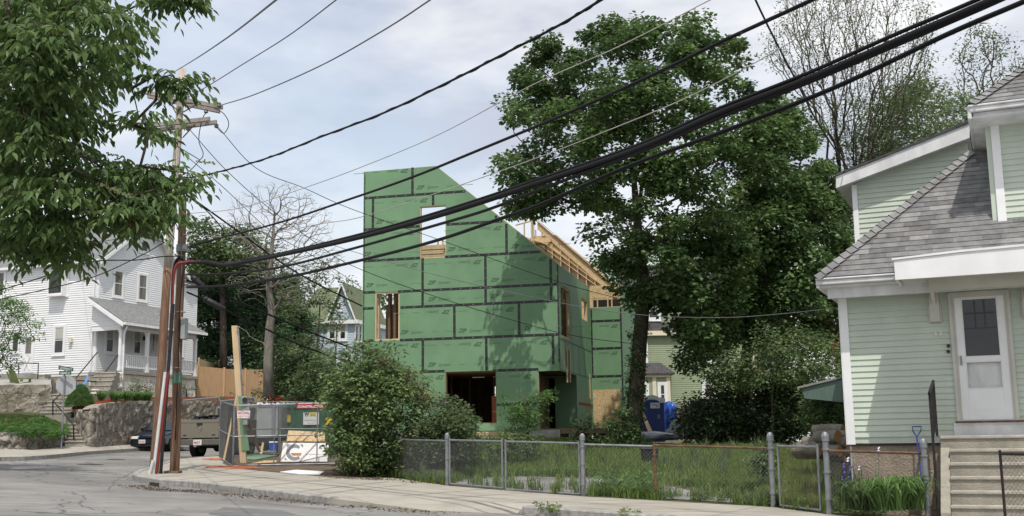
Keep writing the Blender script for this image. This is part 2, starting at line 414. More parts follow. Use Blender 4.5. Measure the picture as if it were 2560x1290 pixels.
M['black'] = mat('black_plastic_and_shade', (.014, .014, .015), .5, .2, 6)  # real plastic, and the painted-in dark behind openings
M['iron'] = mat('black_iron', (.022, .019, .02), .5, .3, 9, .2, 30, metal=.3)
M['wire'] = mat('cable_black', (.008, .008, .009), .6, .2, 2, spec=.2)
M['wireg'] = mat('cable_grey', (.10, .10, .105), .6, .2, 2)
M['wirel'] = mat('cable_pale', (.36, .34, .32), .6, .2, 2)
M['pole'] = mat('pole_wood', (.105, .055, .033), .9, 0, 5, .6, 30, col2=(.27, .165, .105), stretch=(6, 6, .25), detail=9, ramp=(.32, .7))
M['polegrey'] = mat('weathered_pole_wood', (.30, .25, .20), .9, 0, 5, .5, 30, col2=(.52, .475, .42), stretch=(6, 6, .3), detail=8)
M['arm'] = mat('crossarm_wood', (.27, .245, .22), .9, .25, 5, .4, 30, detail=8)
M['redpipe'] = mat('red_conduit', (.20, .028, .02), .5, .1, 4)
M['whitepipe'] = mat('white_conduit', (.55, .56, .56), .5, .1, 4)
M['porc'] = mat('porcelain', (.16, .165, .17), .3, .1, 4)
M['boxgreen'] = mat('box_green', (.07, .16, .11), .5, .1, 4)
M['boxgrey'] = mat('box_grey', (.33, .35, .35), .5, .1, 4, metal=.2)
M['dumpster'] = mat('dumpster_green', (.022, .095, .05), .45, .15, 3, .1, 20)
M['yellow'] = mat('yellow_sticker', (.66, .50, .02), .5, .05)
M['orange'] = mat('orange_paint', (.62, .17, .05), .5, .05)
M['red'] = mat('red_paint', (.50, .02, .03), .5, .08)
M['redsign'] = mat('red_lettering', (.42, .03, .05), .5, .05)
M['navy'] = mat('navy_plastic', (.024, .045, .18), .45, .08, 3)
M['paleplastic'] = mat('pale_plastic', (.58, .62, .64), .45, .05, 3)
M['tarp'] = mat('blue_tarp', (.035, .11, .50), .35, .15, 4, .4, 8)
M['bag'] = mat('grey_sheet', (.26, .28, .29), .4, .2, 5, .5, 10)
M['bluepaint'] = mat('blue_paint', (.03, .06, .28), .4, .1)
M['bluechair'] = mat('sky_blue_plastic', (.17, .36, .74), .4, .05)
M['limechair'] = mat('olive_plastic', (.17, .22, .07), .45, .1)
M['barn'] = mat('barn_red', (.36, .02, .015), .6, .15)
M['teal'] = mat('teal_boards', (.11, .165, .14), .7, .15, 4, .3, 20, stretch=(8, 8, .3))
M['cedar'] = mat('cedar_boards', (.50, .33, .18), .8, .16, 6, .2, 40, stretch=(4, 4, .3))
M['bark'] = mat('bark', (.035, .028, .022), .95, 0, 6, 1, 22, col2=(.12, .10, .08), stretch=(1, 1, .3), spec=.1, detail=8)
M['barkg'] = mat('grey_bark', (.19, .175, .15), .95, .25, 6, .6, 22, stretch=(1, 1, .4), spec=.1)
M['log'] = mat('log_end', (.42, .22, .09), .85, .2, 8)
M['tan'] = mat('tan_car_paint', (.20, .178, .135), .28, .04, 2, metal=.5, spec=.5, coat=.3)
M['bumper'] = mat('bumper_metal', (.115, .11, .095), .4, .1, 3, metal=.3)
M['darkblue'] = mat('dark_blue_car_paint', (.016, .024, .045), .22, .05, 2, metal=.4, coat=.5)
M['tyre'] = mat('tyre_rubber', (.012, .012, .012), .85, .1, 8)
M['lamp'] = mat('lamp_lens', (.62, .62, .58), .15, .05)
M['taillamp'] = mat('red_lens', (.40, .015, .015), .2, .05)
M['plate'] = mat('number_plate', (.62, .60, .58), .5, .03)
M['signback'] = mat('sign_aluminium', (.40, .42, .43), .5, .05, 3, metal=.3)
M['signgreen'] = mat('sign_green', (.01, .075, .05), .5, .05)
M['sharps'] = mat('white_print', (.74, .74, .74), .6, .02)
M['greyprint'] = mat('grey_print', (.19, .195, .21), .6, .05)
M['cord'] = mat('orange_cord', (.50, .15, .07), .6, .1)
M['iris'] = mat('iris_petal', (.13, .06, .30), .7, .2, 9)
M['irisw'] = mat('pale_iris_petal', (.62, .58, .70), .7, .1, 9)
def rubble(m, sc, c1, c2, gap):
    n = m.node_tree.nodes; l = m.node_tree.links; b = n['Principled BSDF']; t = [x for x in n if x.type == 'TEX_COORD'][0]
    src = b.inputs['Base Color'].links[0].from_socket
    nn = n.new('ShaderNodeTexNoise'); nn.inputs['Scale'].default_value = sc*1.3; l.new(t.outputs['Object'], nn.inputs['Vector'])
    va = n.new('ShaderNodeVectorMath'); va.operation = 'MULTIPLY_ADD'; l.new(nn.outputs['Color'], va.inputs[0]); va.inputs[1].default_value = (.35, .35, .25); l.new(t.outputs['Object'], va.inputs[2])
    v = n.new('ShaderNodeTexVoronoi'); v.inputs['Scale'].default_value = sc; l.new(va.outputs[0], v.inputs['Vector'])
    e = n.new('ShaderNodeTexVoronoi'); e.feature = 'DISTANCE_TO_EDGE'; e.inputs['Scale'].default_value = sc; l.new(va.outputs[0], e.inputs['Vector'])
    sp = n.new('ShaderNodeSeparateColor'); l.new(v.outputs['Color'], sp.inputs[0])
    rp = n.new('ShaderNodeValToRGB'); rp.color_ramp.elements[0].color = (*c1, 1); rp.color_ramp.elements[1].color = (*c2, 1); l.new(sp.outputs[0], rp.inputs[0])
    m1 = n.new('ShaderNodeMix'); m1.data_type = 'RGBA'; m1.blend_type = 'MIX'; m1.inputs[0].default_value = .55; l.new(src, m1.inputs[6]); l.new(rp.outputs[0], m1.inputs[7])
    mr = n.new('ShaderNodeMapRange'); mr.inputs[2].default_value = gap; l.new(e.outputs['Distance'], mr.inputs[0])
    m2 = n.new('ShaderNodeMix'); m2.data_type = 'RGBA'; l.new(mr.outputs[0], m2.inputs[0]); m2.inputs[6].default_value = (.07, .06, .05, 1); l.new(m1.outputs[2], m2.inputs[7]); l.new(m2.outputs[2], b.inputs['Base Color'])
rubble(M['stone'], 2.3, (.16, .135, .10), (.42, .39, .34), .05); rubble(M['stone2'], 2.6, (.17, .15, .12), (.42, .40, .36), .07)
G = {}
G['maple'] = leafmat('maple_leaf', [(0.050, 0.093, 0.035), (0.081, 0.143, 0.047), (0.137, 0.221, 0.069)], .25, .45, .35)
G['cherry'] = leafmat('cherry_leaf', [(0.041, 0.077, 0.025), (0.077, 0.135, 0.040), (0.146, 0.217, 0.069)], .38, .48, .3)
G['lilac'] = leafmat('lilac_leaf', [(0.086, 0.141, 0.058), (0.142, 0.212, 0.081), (0.207, 0.283, 0.108)], .25)
G['bright'] = leafmat('bright_leaf', [(0.056, 0.115, 0.035), (0.100, 0.192, 0.058), (0.161, 0.270, 0.085)], .35)
G['mid'] = leafmat('mid_leaf', [(0.064, 0.110, 0.047), (0.106, 0.161, 0.066), (0.172, 0.237, 0.091)], .3)
G['dull'] = leafmat('dull_leaf', [(0.061, 0.100, 0.042), (0.102, 0.145, 0.064), (0.153, 0.202, 0.091)], .35)
G['pine'] = leafmat('pine_needle', [(0.044, 0.089, 0.046), (0.074, 0.140, 0.067), (0.158, 0.242, 0.098)], .1)
G['grass'] = leafmat('grass_blade', [(0.070, 0.115, 0.028), (0.118, 0.184, 0.044), (0.187, 0.253, 0.073)], .35)
G['juniper'] = leafmat('juniper_spray', [(0.057, 0.124, 0.036), (0.095, 0.192, 0.053), (0.143, 0.269, 0.080)], .3)
G['dark'] = leafmat('dark_leaf', [(0.030, 0.054, 0.025), (0.055, 0.086, 0.035), (0.085, 0.125, 0.051)], .2)
G['brown'] = leafmat('withered_leaf', [(0.075, 0.060, 0.040), (0.150, 0.095, 0.055)], .2)
G['olive'] = leafmat('seed_tassel', [(0.142, 0.167, 0.074), (0.220, 0.237, 0.119)], .3)
G['flower'] = leafmat('spent_flower', [(0.094, 0.052, 0.044), (0.161, 0.093, 0.068)], .2)
# ---------------------------------------------------------------- ground, road, pavements
def line2(pts): return [Vector((p[0], p[1])) for p in pts]
CURB = [(14, 9), *[tuple(ground(*p))[:2] for p in [(1900, 1303), (1600, 1286), (1310, 1266), (1292, 1265), (1075, 1259), (830, 1243), (676, 1226), (560, 1212), (474, 1203), (400, 1198), (350, 1191), (335, 1185), (342, 1178), (372, 1169), (445, 1146), (543, 1139)]], (-9, 62), (-3, 92)]
INN = [(14.6, 12.6), *[tuple(ground(*p))[:2] for p in [(2320, 1301), (2075, 1286), (1930, 1267), (1905, 1266), (1460, 1241), (1120, 1214), (970, 1192), (830, 1186), (700, 1177), (640, 1171), (590, 1165), (575, 1160), (566, 1157), (556, 1152), (575, 1139), (640, 1133)]], (-7.5, 62), (-1.5, 92)]
I2 = line2(INN)
def dseg(p, a, b):
    ab = b-a; t = max(0, min(1, (p-a).dot(ab)/ab.length_squared)); return (p-a-ab*t).length
def dinn(x, y): p = Vector((x, y)); return min(dseg(p, a, b) for a, b in zip(I2, I2[1:]))
def inblock(x, y):
    poly = INN+[(60, 92), (60, 10)]
    return bool(inpoly(np.array([float(x)]), np.array([float(y)]), poly)[0])
def Yz(x, y):                      # yard height inside the fence line
    z = Hs(x, y)
    if not inblock(x, y): return z
    k = .25+.65*sm((x+8)/5)
    return z + .006 + k*sm(dinn(x, y)/13)
def grid_mesh(mb, rows):
    n = len(rows[0]); o = len(mb.v)
    for r in rows: mb.v += [tuple(p) for p in r]
    for i in range(len(rows)-1):
        for j in range(n-1):
            mb.f.append((o+i*n+j, o+i*n+j+1, o+(i+1)*n+j+1, o+(i+1)*n+j)); mb.m.append(mb.k)
    return mb
m = MB(); xs = [-900, -200, -80, -40, -20, 0, 20, 40, 80, 200, 900]; ys = [-60, 0, 30, 60, 90, 200, 1200]
grid_mesh(m, [[(x, y, Hs(x, y)-.13) for x in xs] for y in ys])
# crack pattern + repairs live in the asphalt's own texture
def asphalt_mat():
    m = M['asphalt']; n = m.node_tree.nodes; l = m.node_tree.links; b = n['Principled BSDF']
    src = b.inputs['Base Color'].links[0].from_socket; t = [x for x in n if x.type == 'TEX_COORD'][0]
    nn = n.new('ShaderNodeTexNoise'); nn.inputs['Scale'].default_value = .6; nn.inputs['Detail'].default_value = 6; l.new(t.outputs['Object'], nn.inputs['Vector'])
    va = n.new('ShaderNodeVectorMath'); va.operation = 'MULTIPLY_ADD'; l.new(nn.outputs['Color'], va.inputs[0]); va.inputs[1].default_value = (1.6, 1.6, 0); l.new(t.outputs['Object'], va.inputs[2])
    v = n.new('ShaderNodeTexVoronoi'); v.feature = 'DISTANCE_TO_EDGE'; v.inputs['Scale'].default_value = .75; l.new(va.outputs[0], v.inputs['Vector'])
    lt = n.new('ShaderNodeMapRange'); lt.inputs[1].default_value = .0; lt.inputs[2].default_value = .03; l.new(v.outputs['Distance'], lt.inputs[0])
    n3 = n.new('ShaderNodeTexNoise'); n3.inputs['Scale'].default_value = .22; l.new(t.outputs['Object'], n3.inputs['Vector'])
    mk = n.new('ShaderNodeMapRange'); mk.inputs[1].default_value = .42; mk.inputs[2].default_value = .52; l.new(n3.outputs['Fac'], mk.inputs[0])
    iv = n.new('ShaderNodeMath'); iv.operation = 'SUBTRACT'; iv.inputs[0].default_value = 1; l.new(lt.outputs[0], iv.inputs[1])
    mu = n.new('ShaderNodeMath'); mu.operation = 'MULTIPLY'; l.new(iv.outputs[0], mu.inputs[0]); l.new(mk.outputs[0], mu.inputs[1])
    m2 = n.new('ShaderNodeMath'); m2.operation = 'MULTIPLY'; m2.inputs[1].default_value = .75; l.new(mu.outputs[0], m2.inputs[0])
    mx = n.new('ShaderNodeMix'); mx.data_type = 'RGBA'; l.new(m2.outputs[0], mx.inputs[0]); l.new(src, mx.inputs[6]); mx.inputs[7].default_value = (.035, .034, .033, 1)
    # broad patches
    n4 = n.new('ShaderNodeTexNoise'); n4.inputs['Scale'].default_value = .35; n4.inputs['Detail'].default_value = 3; l.new(t.outputs['Object'], n4.inputs['Vector'])
    r4 = n.new('ShaderNodeMapRange'); r4.inputs[1].default_value = .4; r4.inputs[2].default_value = .6; r4.inputs[3].default_value = .82; r4.inputs[4].default_value = 1.12; l.new(n4.outputs['Fac'], r4.inputs[0])
    hs = n.new('ShaderNodeHueSaturation'); l.new(r4.outputs[0], hs.inputs['Value']); l.new(mx.outputs[2], hs.inputs['Color']); l.new(hs.outputs[0], b.inputs['Base Color'])
asphalt_mat()
obj('road', m, M['asphalt'], kind='structure', origin=(0, 0, 0))
# pavement near block (apron dips where the kerb is dropped)
def lerp2(a, b, t): return (a[0]+(b[0]-a[0])*t, a[1]+(b[1]-a[1])*t)
drop = {4: -.125, 5: -.11, 6: -.02}
m = MB(); rows = []
for t in [0, .08, .25, .5, .75, 1]:
    r = []
    for i, (a, b) in enumerate(zip(CURB, INN)):
        p = lerp2(a, b, t); r.append((p[0], p[1], Hs(*p)+drop.get(i, 0)*max(0, 1-t*4)))
    rows.append(r)
grid_mesh(m, rows); r0_ = rows[0]
for a, b in zip(r0_, r0_[1:]): m.quad(a, b, (b[0], b[1], b[2]-.3), (a[0], a[1], a[2]-.3))
obj('pavement', m, M['concrete'], kind='structure')
# joints
m = MB()
for i in range(1, 12):
    for k in ((range(1, 3) if i < 7 else range(1, 2)) if i != 3 else ()):
        t = k/(3 if i < 7 else 2); a = lerp2(CURB[i], CURB[i+1], t); b = lerp2(INN[i], INN[i+1], t)
        if i in (4, 5): a = lerp2(a, b, .26)
        d = Vector((b[0]-a[0], b[1]-a[1], 0)).normalized(); s = Vector((-d.y, d.x, 0))*.014; q = []
        for tt in [0, .25, .5, .75, 1]:
            p = lerp2(a, b, tt); q.append(Vector((p[0], p[1], Hs(*p)+.004)))
        for c, e in zip(q, q[1:]): m.quad(c-s, c+s, e+s, e-s)
for i in range(0, 11):
    a = lerp2(CURB[i], INN[i], .5); b = lerp2(CURB[i+1], INN[i+1], .5)
    d = Vector((b[0]-a[0], b[1]-a[1], 0)).normalized(); s = Vector((-d.y, d.x, 0))*.011
    for k in range(3):
        p = lerp2(a, b, k/3); q = lerp2(a, b, (k+1)/3); P = Vector((p[0], p[1], Hs(*p)+.004)); Q = Vector((q[0], q[1], Hs(*q)+.004)); m.quad(P-s, P+s, Q+s, Q-s)
obj('pavement_joints', m, M['dirt'], kind='structure')
def curb(name, pts, lab=None):
    m = MB()
    P = [Vector((p[0], p[1], 0)) for p in pts]; rows = [[], [], [], []]
    for i, p in enumerate(P):
        t = (P[min(i+1, len(P)-1)]-P[max(i-1, 0)]).normalized(); nrm = Vector((t.y, -t.x, 0))
        if nrm.dot(Vector((6, 45, 0))-p) < 0: nrm = -nrm
        z = Hs(p.x, p.y); o = p-nrm*.05; q = p+nrm*.13
        rows[0].append(Vector((o.x, o.y, z-.4))); rows[1].append(Vector((o.x, o.y, z-.012))); rows[2].append(Vector((o.x+nrm.x*.015, o.y+nrm.y*.015, z+.008))); rows[3].append(Vector((q.x, q.y, z+.008)))
    grid_mesh(m, rows)
    for k in (0, -1): m.quad(*[r[k] for r in rows])
    obj(name, m, M['granite'], kind='structure')
def dens(pts, n=4): return [tuple(v)[:2] for v in cat_rom([(p[0], p[1], 0) for p in pts], n)]
curb('kerb', CURB[6:])
curb('kerb', CURB[:4])
dg_ = ground(393, 1202); mb_ = MB(); q0 = ground(382, 1199); q1 = ground(404, 1201.5); dd_ = (q1-q0); nn_ = Vector((dd_.y, -dd_.x, 0)).normalized()*-.075
if nn_.y > 0: nn_ = -nn_
mb_.prism([q0+nn_+Vector((0, 0, -.19)), q1+nn_+Vector((0, 0, -.19)), q1+nn_+Vector((0, 0, -.05)), q0+nn_+Vector((0, 0, -.05))], -nn_*.3); obj('storm_drain', mb_, M['black'], label='dark storm drain slot in the granite kerb below the utility poles', cat='drain')
# yard sheet
FAR = [(40, 14), (38, 22), (36, 30), (34, 40), (33, 50), (26, 80), (18, 90), (12, 90), (10, 90), (9, 90), (8, 90), (7, 90), (6, 90), (6, 90), (5, 90), (4, 90), (3, 90), (2, 91), (1, 92)]
m = MB(); rows = []
def resamp(P, n=3): return [lerp2(P[i], P[i+1], k/n) for i in range(len(P)-1) for k in range(n)]+[P[-1]]
A_, B_ = resamp(INN), resamp(FAR)
for t in [0, .01, .03, .05, .08, .11, .15, .2, .26, .35, .5, .75, 1]:
    rows.append([(*lerp2(a, b, t), Yz(*lerp2(a, b, t)) if t else Hs(*a)+.004) for a, b in zip(A_, B_)])
M['yardmix'] = mat('patchy_yard', (.085, .095, .04), .95, 0, .8, .8, 30, spec=.1, col2=(.13, .105, .075), detail=9)
grid_mesh(m, rows); obj('yard_ground', m, M['yardmix'], kind='structure')
def patch(name, px, mt, off=.01, kind='structure', n=6):
    """ground patch from pixel outline given as two sides [(px,py)..]"""
    a, b = px; rows = []
    A = [ground(*p, H=Yz) for p in a]; B = [ground(*p, H=Yz) for p in b]
    m = MB()
    for k in range(n+1):
        t = k/n; r = []
        for p, q in zip(A, B):
            x, y = lerp2(p, q, t); r.append((x, y, Yz(x, y)+off))
        rows.append(r)
    grid_mesh(m, rows); return obj(name, m, mt, kind=kind)
patch('driveway', ([(1135, 1212), (1200, 1217), (1300, 1225), (1460, 1237), (1600, 1244), (1760, 1254), (1915, 1264)], [(1150, 1200), (1210, 1196), (1300, 1192), (1450, 1196), (1560, 1202), (1660, 1212), (1760, 1236)]), M['asphalt'], .012)
patch('dirt_ground', ([(556, 1158), (585, 1170), (680, 1180), (830, 1194), (960, 1198)], [(575, 1142), (600, 1142), (700, 1142), (820, 1142), (900, 1142)]), M['dirt'], .012)
# manhole covers & patches on the road
for (px, py, rx, lab) in [(225, 1161, .42, 'round iron manhole cover in the road nearest the far kerb'), (290, 1149, .32, 'small flat iron cover in the road beyond the manhole')]:
    c = ground(px, py, off=-.13); mb = MB(); ring = [(c.x+rx*math.cos(a*math.pi/8), c.y+rx*math.sin(a*math.pi/8)) for a in range(16)]
    mb.prism([(x, y, Hs(x, y)-.135) for x, y in ring], (0, 0, .012)); obj('manhole_cover', mb, M['iron'], label=lab, cat='manhole cover')
c = ground(398, 1217, off=-.13)
def tar(name, px, mt, z=-.126):
    P = [ground(*p, off=-.13) for p in px]; mb = MB(); mb.prism([(p.x, p.y, Hs(p.x, p.y)+z) for p in P], (0, 0, .0015)); obj(name, mb, mt, kind='structure')
M['patch'] = mat('dark_asphalt_patch', (.165, .162, .158), .92, .15, 2, .5, 90, spec=.15); M['tar'] = mat('tar_seam', (.085, .083, .08), .6, .2, 5)
tar('road_patch', [(-60, 1163), (18, 1160), (42, 1164), (20, 1172), (-60, 1176)], M['patch'])
tar('road_patch', [(112, 1143), (220, 1133.5), (300, 1127), (320, 1129), (240, 1141), (150, 1150)], M['patch'], -.127)
tar('road_patch', [(560, 1268), (700, 1276), (760, 1292), (640, 1300), (520, 1285)], M['patch'])
for k, seq in enumerate([[(0, 1236), (90, 1232), (180, 1235), (300, 1230), (420, 1238)], [(180, 1230), (210, 1245), (200, 1262), (260, 1280)], [(420, 1152), (360, 1170), (300, 1196), (270, 1225)], [(560, 1250), (700, 1262), (850, 1280), (960, 1300)]]):
    P = [ground(*p, off=-.13) for p in seq]; P = cat_rom([(p.x, p.y, 0) for p in P], 8); mb = MB(); L_, Rr_ = [], []
    for i, p in enumerate(P):
        t = (P[min(i+1, len(P)-1)]-P[max(i-1, 0)]).normalized(); s_ = Vector((-t.y, t.x, 0))*random.uniform(.006, .016); q = p+Vector((random.gauss(0, .03), random.gauss(0, .05), 0)); L_.append((q.x+s_.x, q.y+s_.y, Hs(q.x, q.y)-.1275)); Rr_.append((q.x-s_.x, q.y-s_.y, Hs(q.x, q.y)-.1275))
    grid_mesh(mb, [L_, Rr_]); obj('road_seam', mb, M['tar'], kind='structure')
# leaf litter along the kerb foot
def litter(name, pts, n, mt, w=.3, size=.05, off=-.12, **kw):
    P = []
    for _ in range(n):
        i = random.random()*(len(pts)-1); k = int(i); x, y = lerp2(pts[k], pts[k+1], i-k)
        x += random.gauss(0, w); y += random.gauss(0, w); P.append((x, y, Hs(x, y)+off))
    leafcloud(name, np.array(P), 2, .05, size, mt, flat=.1, droop=0, jit=.5, kind='stuff', **kw)
litter('leaf_litter', [tuple(ground(*p, off=-.13))[:2] for p in [(330, 1215), (400, 1225), (520, 1232), (700, 1250), (860, 1264), (1100, 1285)]], 900, G['brown'], .22, .05, -.122)
# ---- far block
FC = [(-18, 12), (-17.5, 25), *[tuple(ground(*p))[:2] for p in [(0, 1143), (60, 1142), (109, 1139), (165, 1134), (218, 1129)]], (-17.1, 52), (-15.6, 62), (-11, 90)]
FB = [at(-700, 1140, 30), at(-300, 1130, 36), at(-60, 1124, 43), at(30, 1123, 44), at(84, 1124, 45), at(160, 1116, 46), at(215, 1112, 47), at(328, 1107, 53), at(545, 1096, 62), at(800, 1085, 80)]
m = MB(); rows = []
for t in [0, .1, .5, 1]:
    r = []
    for a, b in zip(FC, FB):
        x, y = lerp2(a, b, t); r.append((x, y, Hs(*a)*(1-t)+b.z*t))
    rows.append(r)
grid_mesh(m, rows)
for a, b in zip(rows[0], rows[0][1:]): m.quad(a, b, (b[0], b[1], b[2]-.3), (a[0], a[1], a[2]-.3))
obj('far_pavement', m, M['concrete'], kind='structure')
m = MB(); P = rows[0]; rr = [[], [], []]
for i, p in enumerate(P):
    rr[0].append((p[0]+.03, p[1], p[2]-.3)); rr[1].append((p[0]+.03, p[1], p[2]+.008)); rr[2].append((p[0]-.16, p[1]+.02, p[2]+.008))
grid_mesh(m, rr); obj('far_kerb', m, M['granite'], kind='structure')
# ---------------------------------------------------------------- the unfinished green-sheathed house
a14 = R(14)
ZF = Pl(None or 0, at(1150, 930, 43), (math.cos(a14), -math.sin(a14))) if False else Pl(at(1150, 930, 43), (math.cos(a14), -math.sin(a14)))
def z4(x, y): return (880+x/2.4806, 380+y/2.4806)
def z5(x, y): return (880+x/2.745, 820+y/2.745)
gz = Yz(-1, 42)-.1
uL = ZF.uv(907, 700)[0]; uR, _ = ZF.uv(1398, 800)
corner = ZF.p(uR, 0)
ZS = Pl(corner, (math.sin(a14), math.cos(a14)))            # right-hand side wall
uS = ZS.uv(1478, 900)[0]
ZB = Pl(ZS.p(uS, 0), (math.cos(a14), -math.sin(a14)))      # second front wall, further back
uB = ZB.uv(1556, 900)[0]
house = empty('unfinished_house', (ZF.p((uL+uR)/2, 0).x, ZF.P0.y+4, gz), 'unfinished house wrapped in printed green sheathing with black taped seams, roof framing still open', 'house')
T = .012
zbase = ZF.uv(1150, 1078)[1]
def hole(pl, x0, y0, x1, y1):
    a = pl.uv((x0+x1)/2, y0); b = pl.uv((x0+x1)/2, y1)
    return (pl.uv(x0, (y0+y1)/2)[0], b[1], pl.uv(x1, (y0+y1)/2)[0], a[1])
H_top = hole(ZF, 1050, 515, 1115, 645); H_left = hole(ZF, 937, 730, 999, 851)
H_low = hole(ZF, 1114, 928, 1241, 1059)
zov = ZF.uv(1350, 928)[1]; uDoor = ZF.uv(1346, 1000)[0]
ptop = [ZF.uv(1090, 415), ZF.uv(907, 430)]
ztl = (ptop[0][1]+ptop[1][1])/2
uRid = ptop[0][0]; zc = ZF.uv(1398, 660)[1]
poly = [(uL, zbase), (uDoor, zbase), (uDoor, zov), (uR, zov), (uR, zc), (uRid, ptop[0][1]), (uL, ptop[1][1])]
mb = MB(); slab(mb, ZF, poly, [H_top, H_left, H_low], -.02, 0)
obj('front_wall', mb, M['green'], house)
# side wall
sh1 = hole(ZS, *z4(1297, 840), *z4(1352, 1155)); sh2 = hole(ZS, *z4(1425, 915), *z4(1460, 1045))
zoS = zov; uO = ZS.uv(1443, 1000)[0]
poly = [(0, zov), (uO, zov), (uO, zbase), (uS, zbase), (uS, ZS.uv(1478, 722)[1]), (0, zc)]
mb = MB(); slab(mb, ZS, poly, [sh1, sh2], -.02, -.001); obj('side_wall', mb, M['green'], house)
# second front wall
zt = ZB.uv(1515, 768)[1]; bd = hole(ZB, 1484, 974, 1553, 1108)
poly = [(0.001, zbase), (uB, zbase), (uB, zt), (0.001, zt)]
mb = MB(); slab(mb, ZB, poly, [], -.02, 0); obj('rear_front_wall', mb, M['green'], house)
mb = MB(); mb.plbox(ZB, bd[0], gz+.05, bd[2], bd[3], .004, .03); obj('door_board', mb, M['osb'], house, label='strand board panel closing the door opening')
ZS2 = Pl(ZB.p(uB, 0), (math.sin(a14), math.cos(a14)))
sh3 = hole(ZS2, *z4(1700, 1000), *z4(1722, 1240)); 
mb = MB(); slab(mb, ZS2, [(0, zbase), (5.2, zbase), (5.2, zt+.9), (0, zt+.9)], [], -.02, -.001); obj('side_wall', mb, M['green'], house)
# recess under the overhang
RW = Pl(ZS.p(uO-.02, 0), (math.cos(a14), -math.sin(a14)))
ur1 = uR-RW.P0.dot(ZF.u)+ZF.P0.dot(ZF.u)
ud = RW.uv(1388, 1000)[0]; wl = uDoor-uR
mb = MB(); mb.plbox(RW, wl-.3, zbase, ud-.9, zov, -.02, 0); mb.plbox(RW, ud, zbase, 0, zov, -.02, 0); mb.plbox(RW, ud-.9, zbase+2.1, ud, zov, -.02, 0)
obj('porch_wall', mb, M['green'], house)
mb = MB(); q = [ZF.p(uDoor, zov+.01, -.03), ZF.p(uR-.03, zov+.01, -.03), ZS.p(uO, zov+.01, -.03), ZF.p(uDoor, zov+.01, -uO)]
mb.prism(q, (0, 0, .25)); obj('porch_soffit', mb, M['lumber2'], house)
mb = MB(); mb.obox(ZF.p(uDoor-.03, zbase, -.025), ZF.u*.045, -ZF.n*.12, Vector((0, 0, zov-zbase))); obj('stud', mb, M['lumber'], house)
# floors, interior, back wall
BZ = Pl(ZS.p(11, 0), (math.cos(a14), -math.sin(a14)))     # rear wall
def deck(z, u0, u1, d0, d1, t=.3):
    mb = MB(); mb.plbox(ZF, u0, z-t, u1, z, d0, d1); return mb
z2 = zov+.32; z3 = ZF.uv(1150, 652)[1]
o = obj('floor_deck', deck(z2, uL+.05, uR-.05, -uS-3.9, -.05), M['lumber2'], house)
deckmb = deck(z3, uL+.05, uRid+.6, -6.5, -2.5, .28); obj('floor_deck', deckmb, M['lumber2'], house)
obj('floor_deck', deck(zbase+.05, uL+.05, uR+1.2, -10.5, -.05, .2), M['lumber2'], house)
# left wall (seen through the window) and rear wall
LW = Pl(ZF.p(uL, 0), (math.sin(a14), math.cos(a14)))
mb = MB(); mb.plbox(ZF, uL, zbase, uL+.015, z2+2.5, -.9, -.021); mb.plbox(ZF, uL, zbase, uL+.015, z2+2.5, -10.8, -2.6); mb.plbox(ZF, uL, zbase, uL+.015, z2, -2.6, -.9); obj('left_wall', mb, M['green'], house)
rz0, rz1 = uL, uR+1.2
rt_ = [BZ.uv(1300, 558)[1], BZ.uv(1335, 543)]
hw = BZ.uv(1224, 985); 
holes = [(hw[0]-.35, hw[1]-1.3, hw[0]+.35, hw[1]+.6), (BZ.uv(960, 800)[0]-.8, z2+.4, BZ.uv(960, 800)[0]+.9, z2+2.4)]
brx = BZ.uv(1210, 600)[0]; bL = uL-uR
rp = [BZ.uv(1325, 592), BZ.uv(1340, 545), BZ.uv(1524, 698), BZ.uv(1556, 742)]
poly = [(bL, zbase), (rp[3][0], zbase), (rp[3][0], rp[3][1]), (rp[2][0], rp[2][1]), (rp[1][0]+.02, rp[1][1]), (rp[0][0], BZ.uv(1330, 598)[1]), (bL, BZ.uv(1100, 604)[1])]
mb = MB(); slab(mb, BZ, poly, holes, -.03, -.015); obj('rear_wall', mb, M['osb'], house)
# studs of the rear wall, each a part
def stud(pl, u, za, zb, d0=-.01, dep=.12, w_=.045, name='stud', m_='lumber', par=house):
    if zb-za < .1: return
    mb = MB(); mb.plbox(pl, u-w_/2, za, u+w_/2, zb, d0, d0+dep); return obj(name, mb, M[m_], par)
def ztop_b(u):
    (a, b), (c, d) = rp[1], rp[2]
    return b+(d-b)*(u-a)/(c-a)
u = rp[1][0]-.02
stud(BZ, u-.1, z3, rp[1][1]+.02); 
k = 0
while u < rp[3][0]-.1:
    stud(BZ, u, ztop_b(u)-2.6, ztop_b(u)-.62, m_='lumber'); u += .41; k += 1
# sloping plates and rim band
def beam(pl, p, q, h, d0, d1, name, m_='lumber', par=house):
    a = pl.uv(*p); b = pl.uv(*q); mb = MB()
    mb.prism([pl.p(a[0], a[1]-h, d0), pl.p(b[0], b[1]-h, d0), pl.p(b[0], b[1], d0), pl.p(a[0], a[1], d0)], pl.n*(d1-d0)); return obj(name, mb, M[m_], par)
beam(BZ, (1338, 544), (1560, 733), .05, -.012, .16, 'top_plate')
beam(BZ, (1340, 592), (1520, 722), .05, -.012, .13, 'top_plate')
beam(BZ, (1340, 604), (1515, 730), .05, -.012, .13, 'top_plate')
beam(BZ, (1344, 553), (1556, 737), .42, .02, .06, 'rafter_board', 'osb')
beam(BZ, (1338, 598), (1378, 594), .24, .14, .18, 'header', 'osb')
beam(BZ, (1290, 562), (1331, 551), .05, -.01, .10, 'rail')
beam(BZ, (1270, 580), (1372, 612), .05, .2, .3, 'rail')
stud(BZ, BZ.uv(1311, 560)[0], BZ.uv(1311, 605)[1], BZ.uv(1311, 557)[1]); stud(BZ, BZ.uv(1330, 560)[0], BZ.uv(1331, 605)[1], BZ.uv(1331, 539)[1], w_=.08)
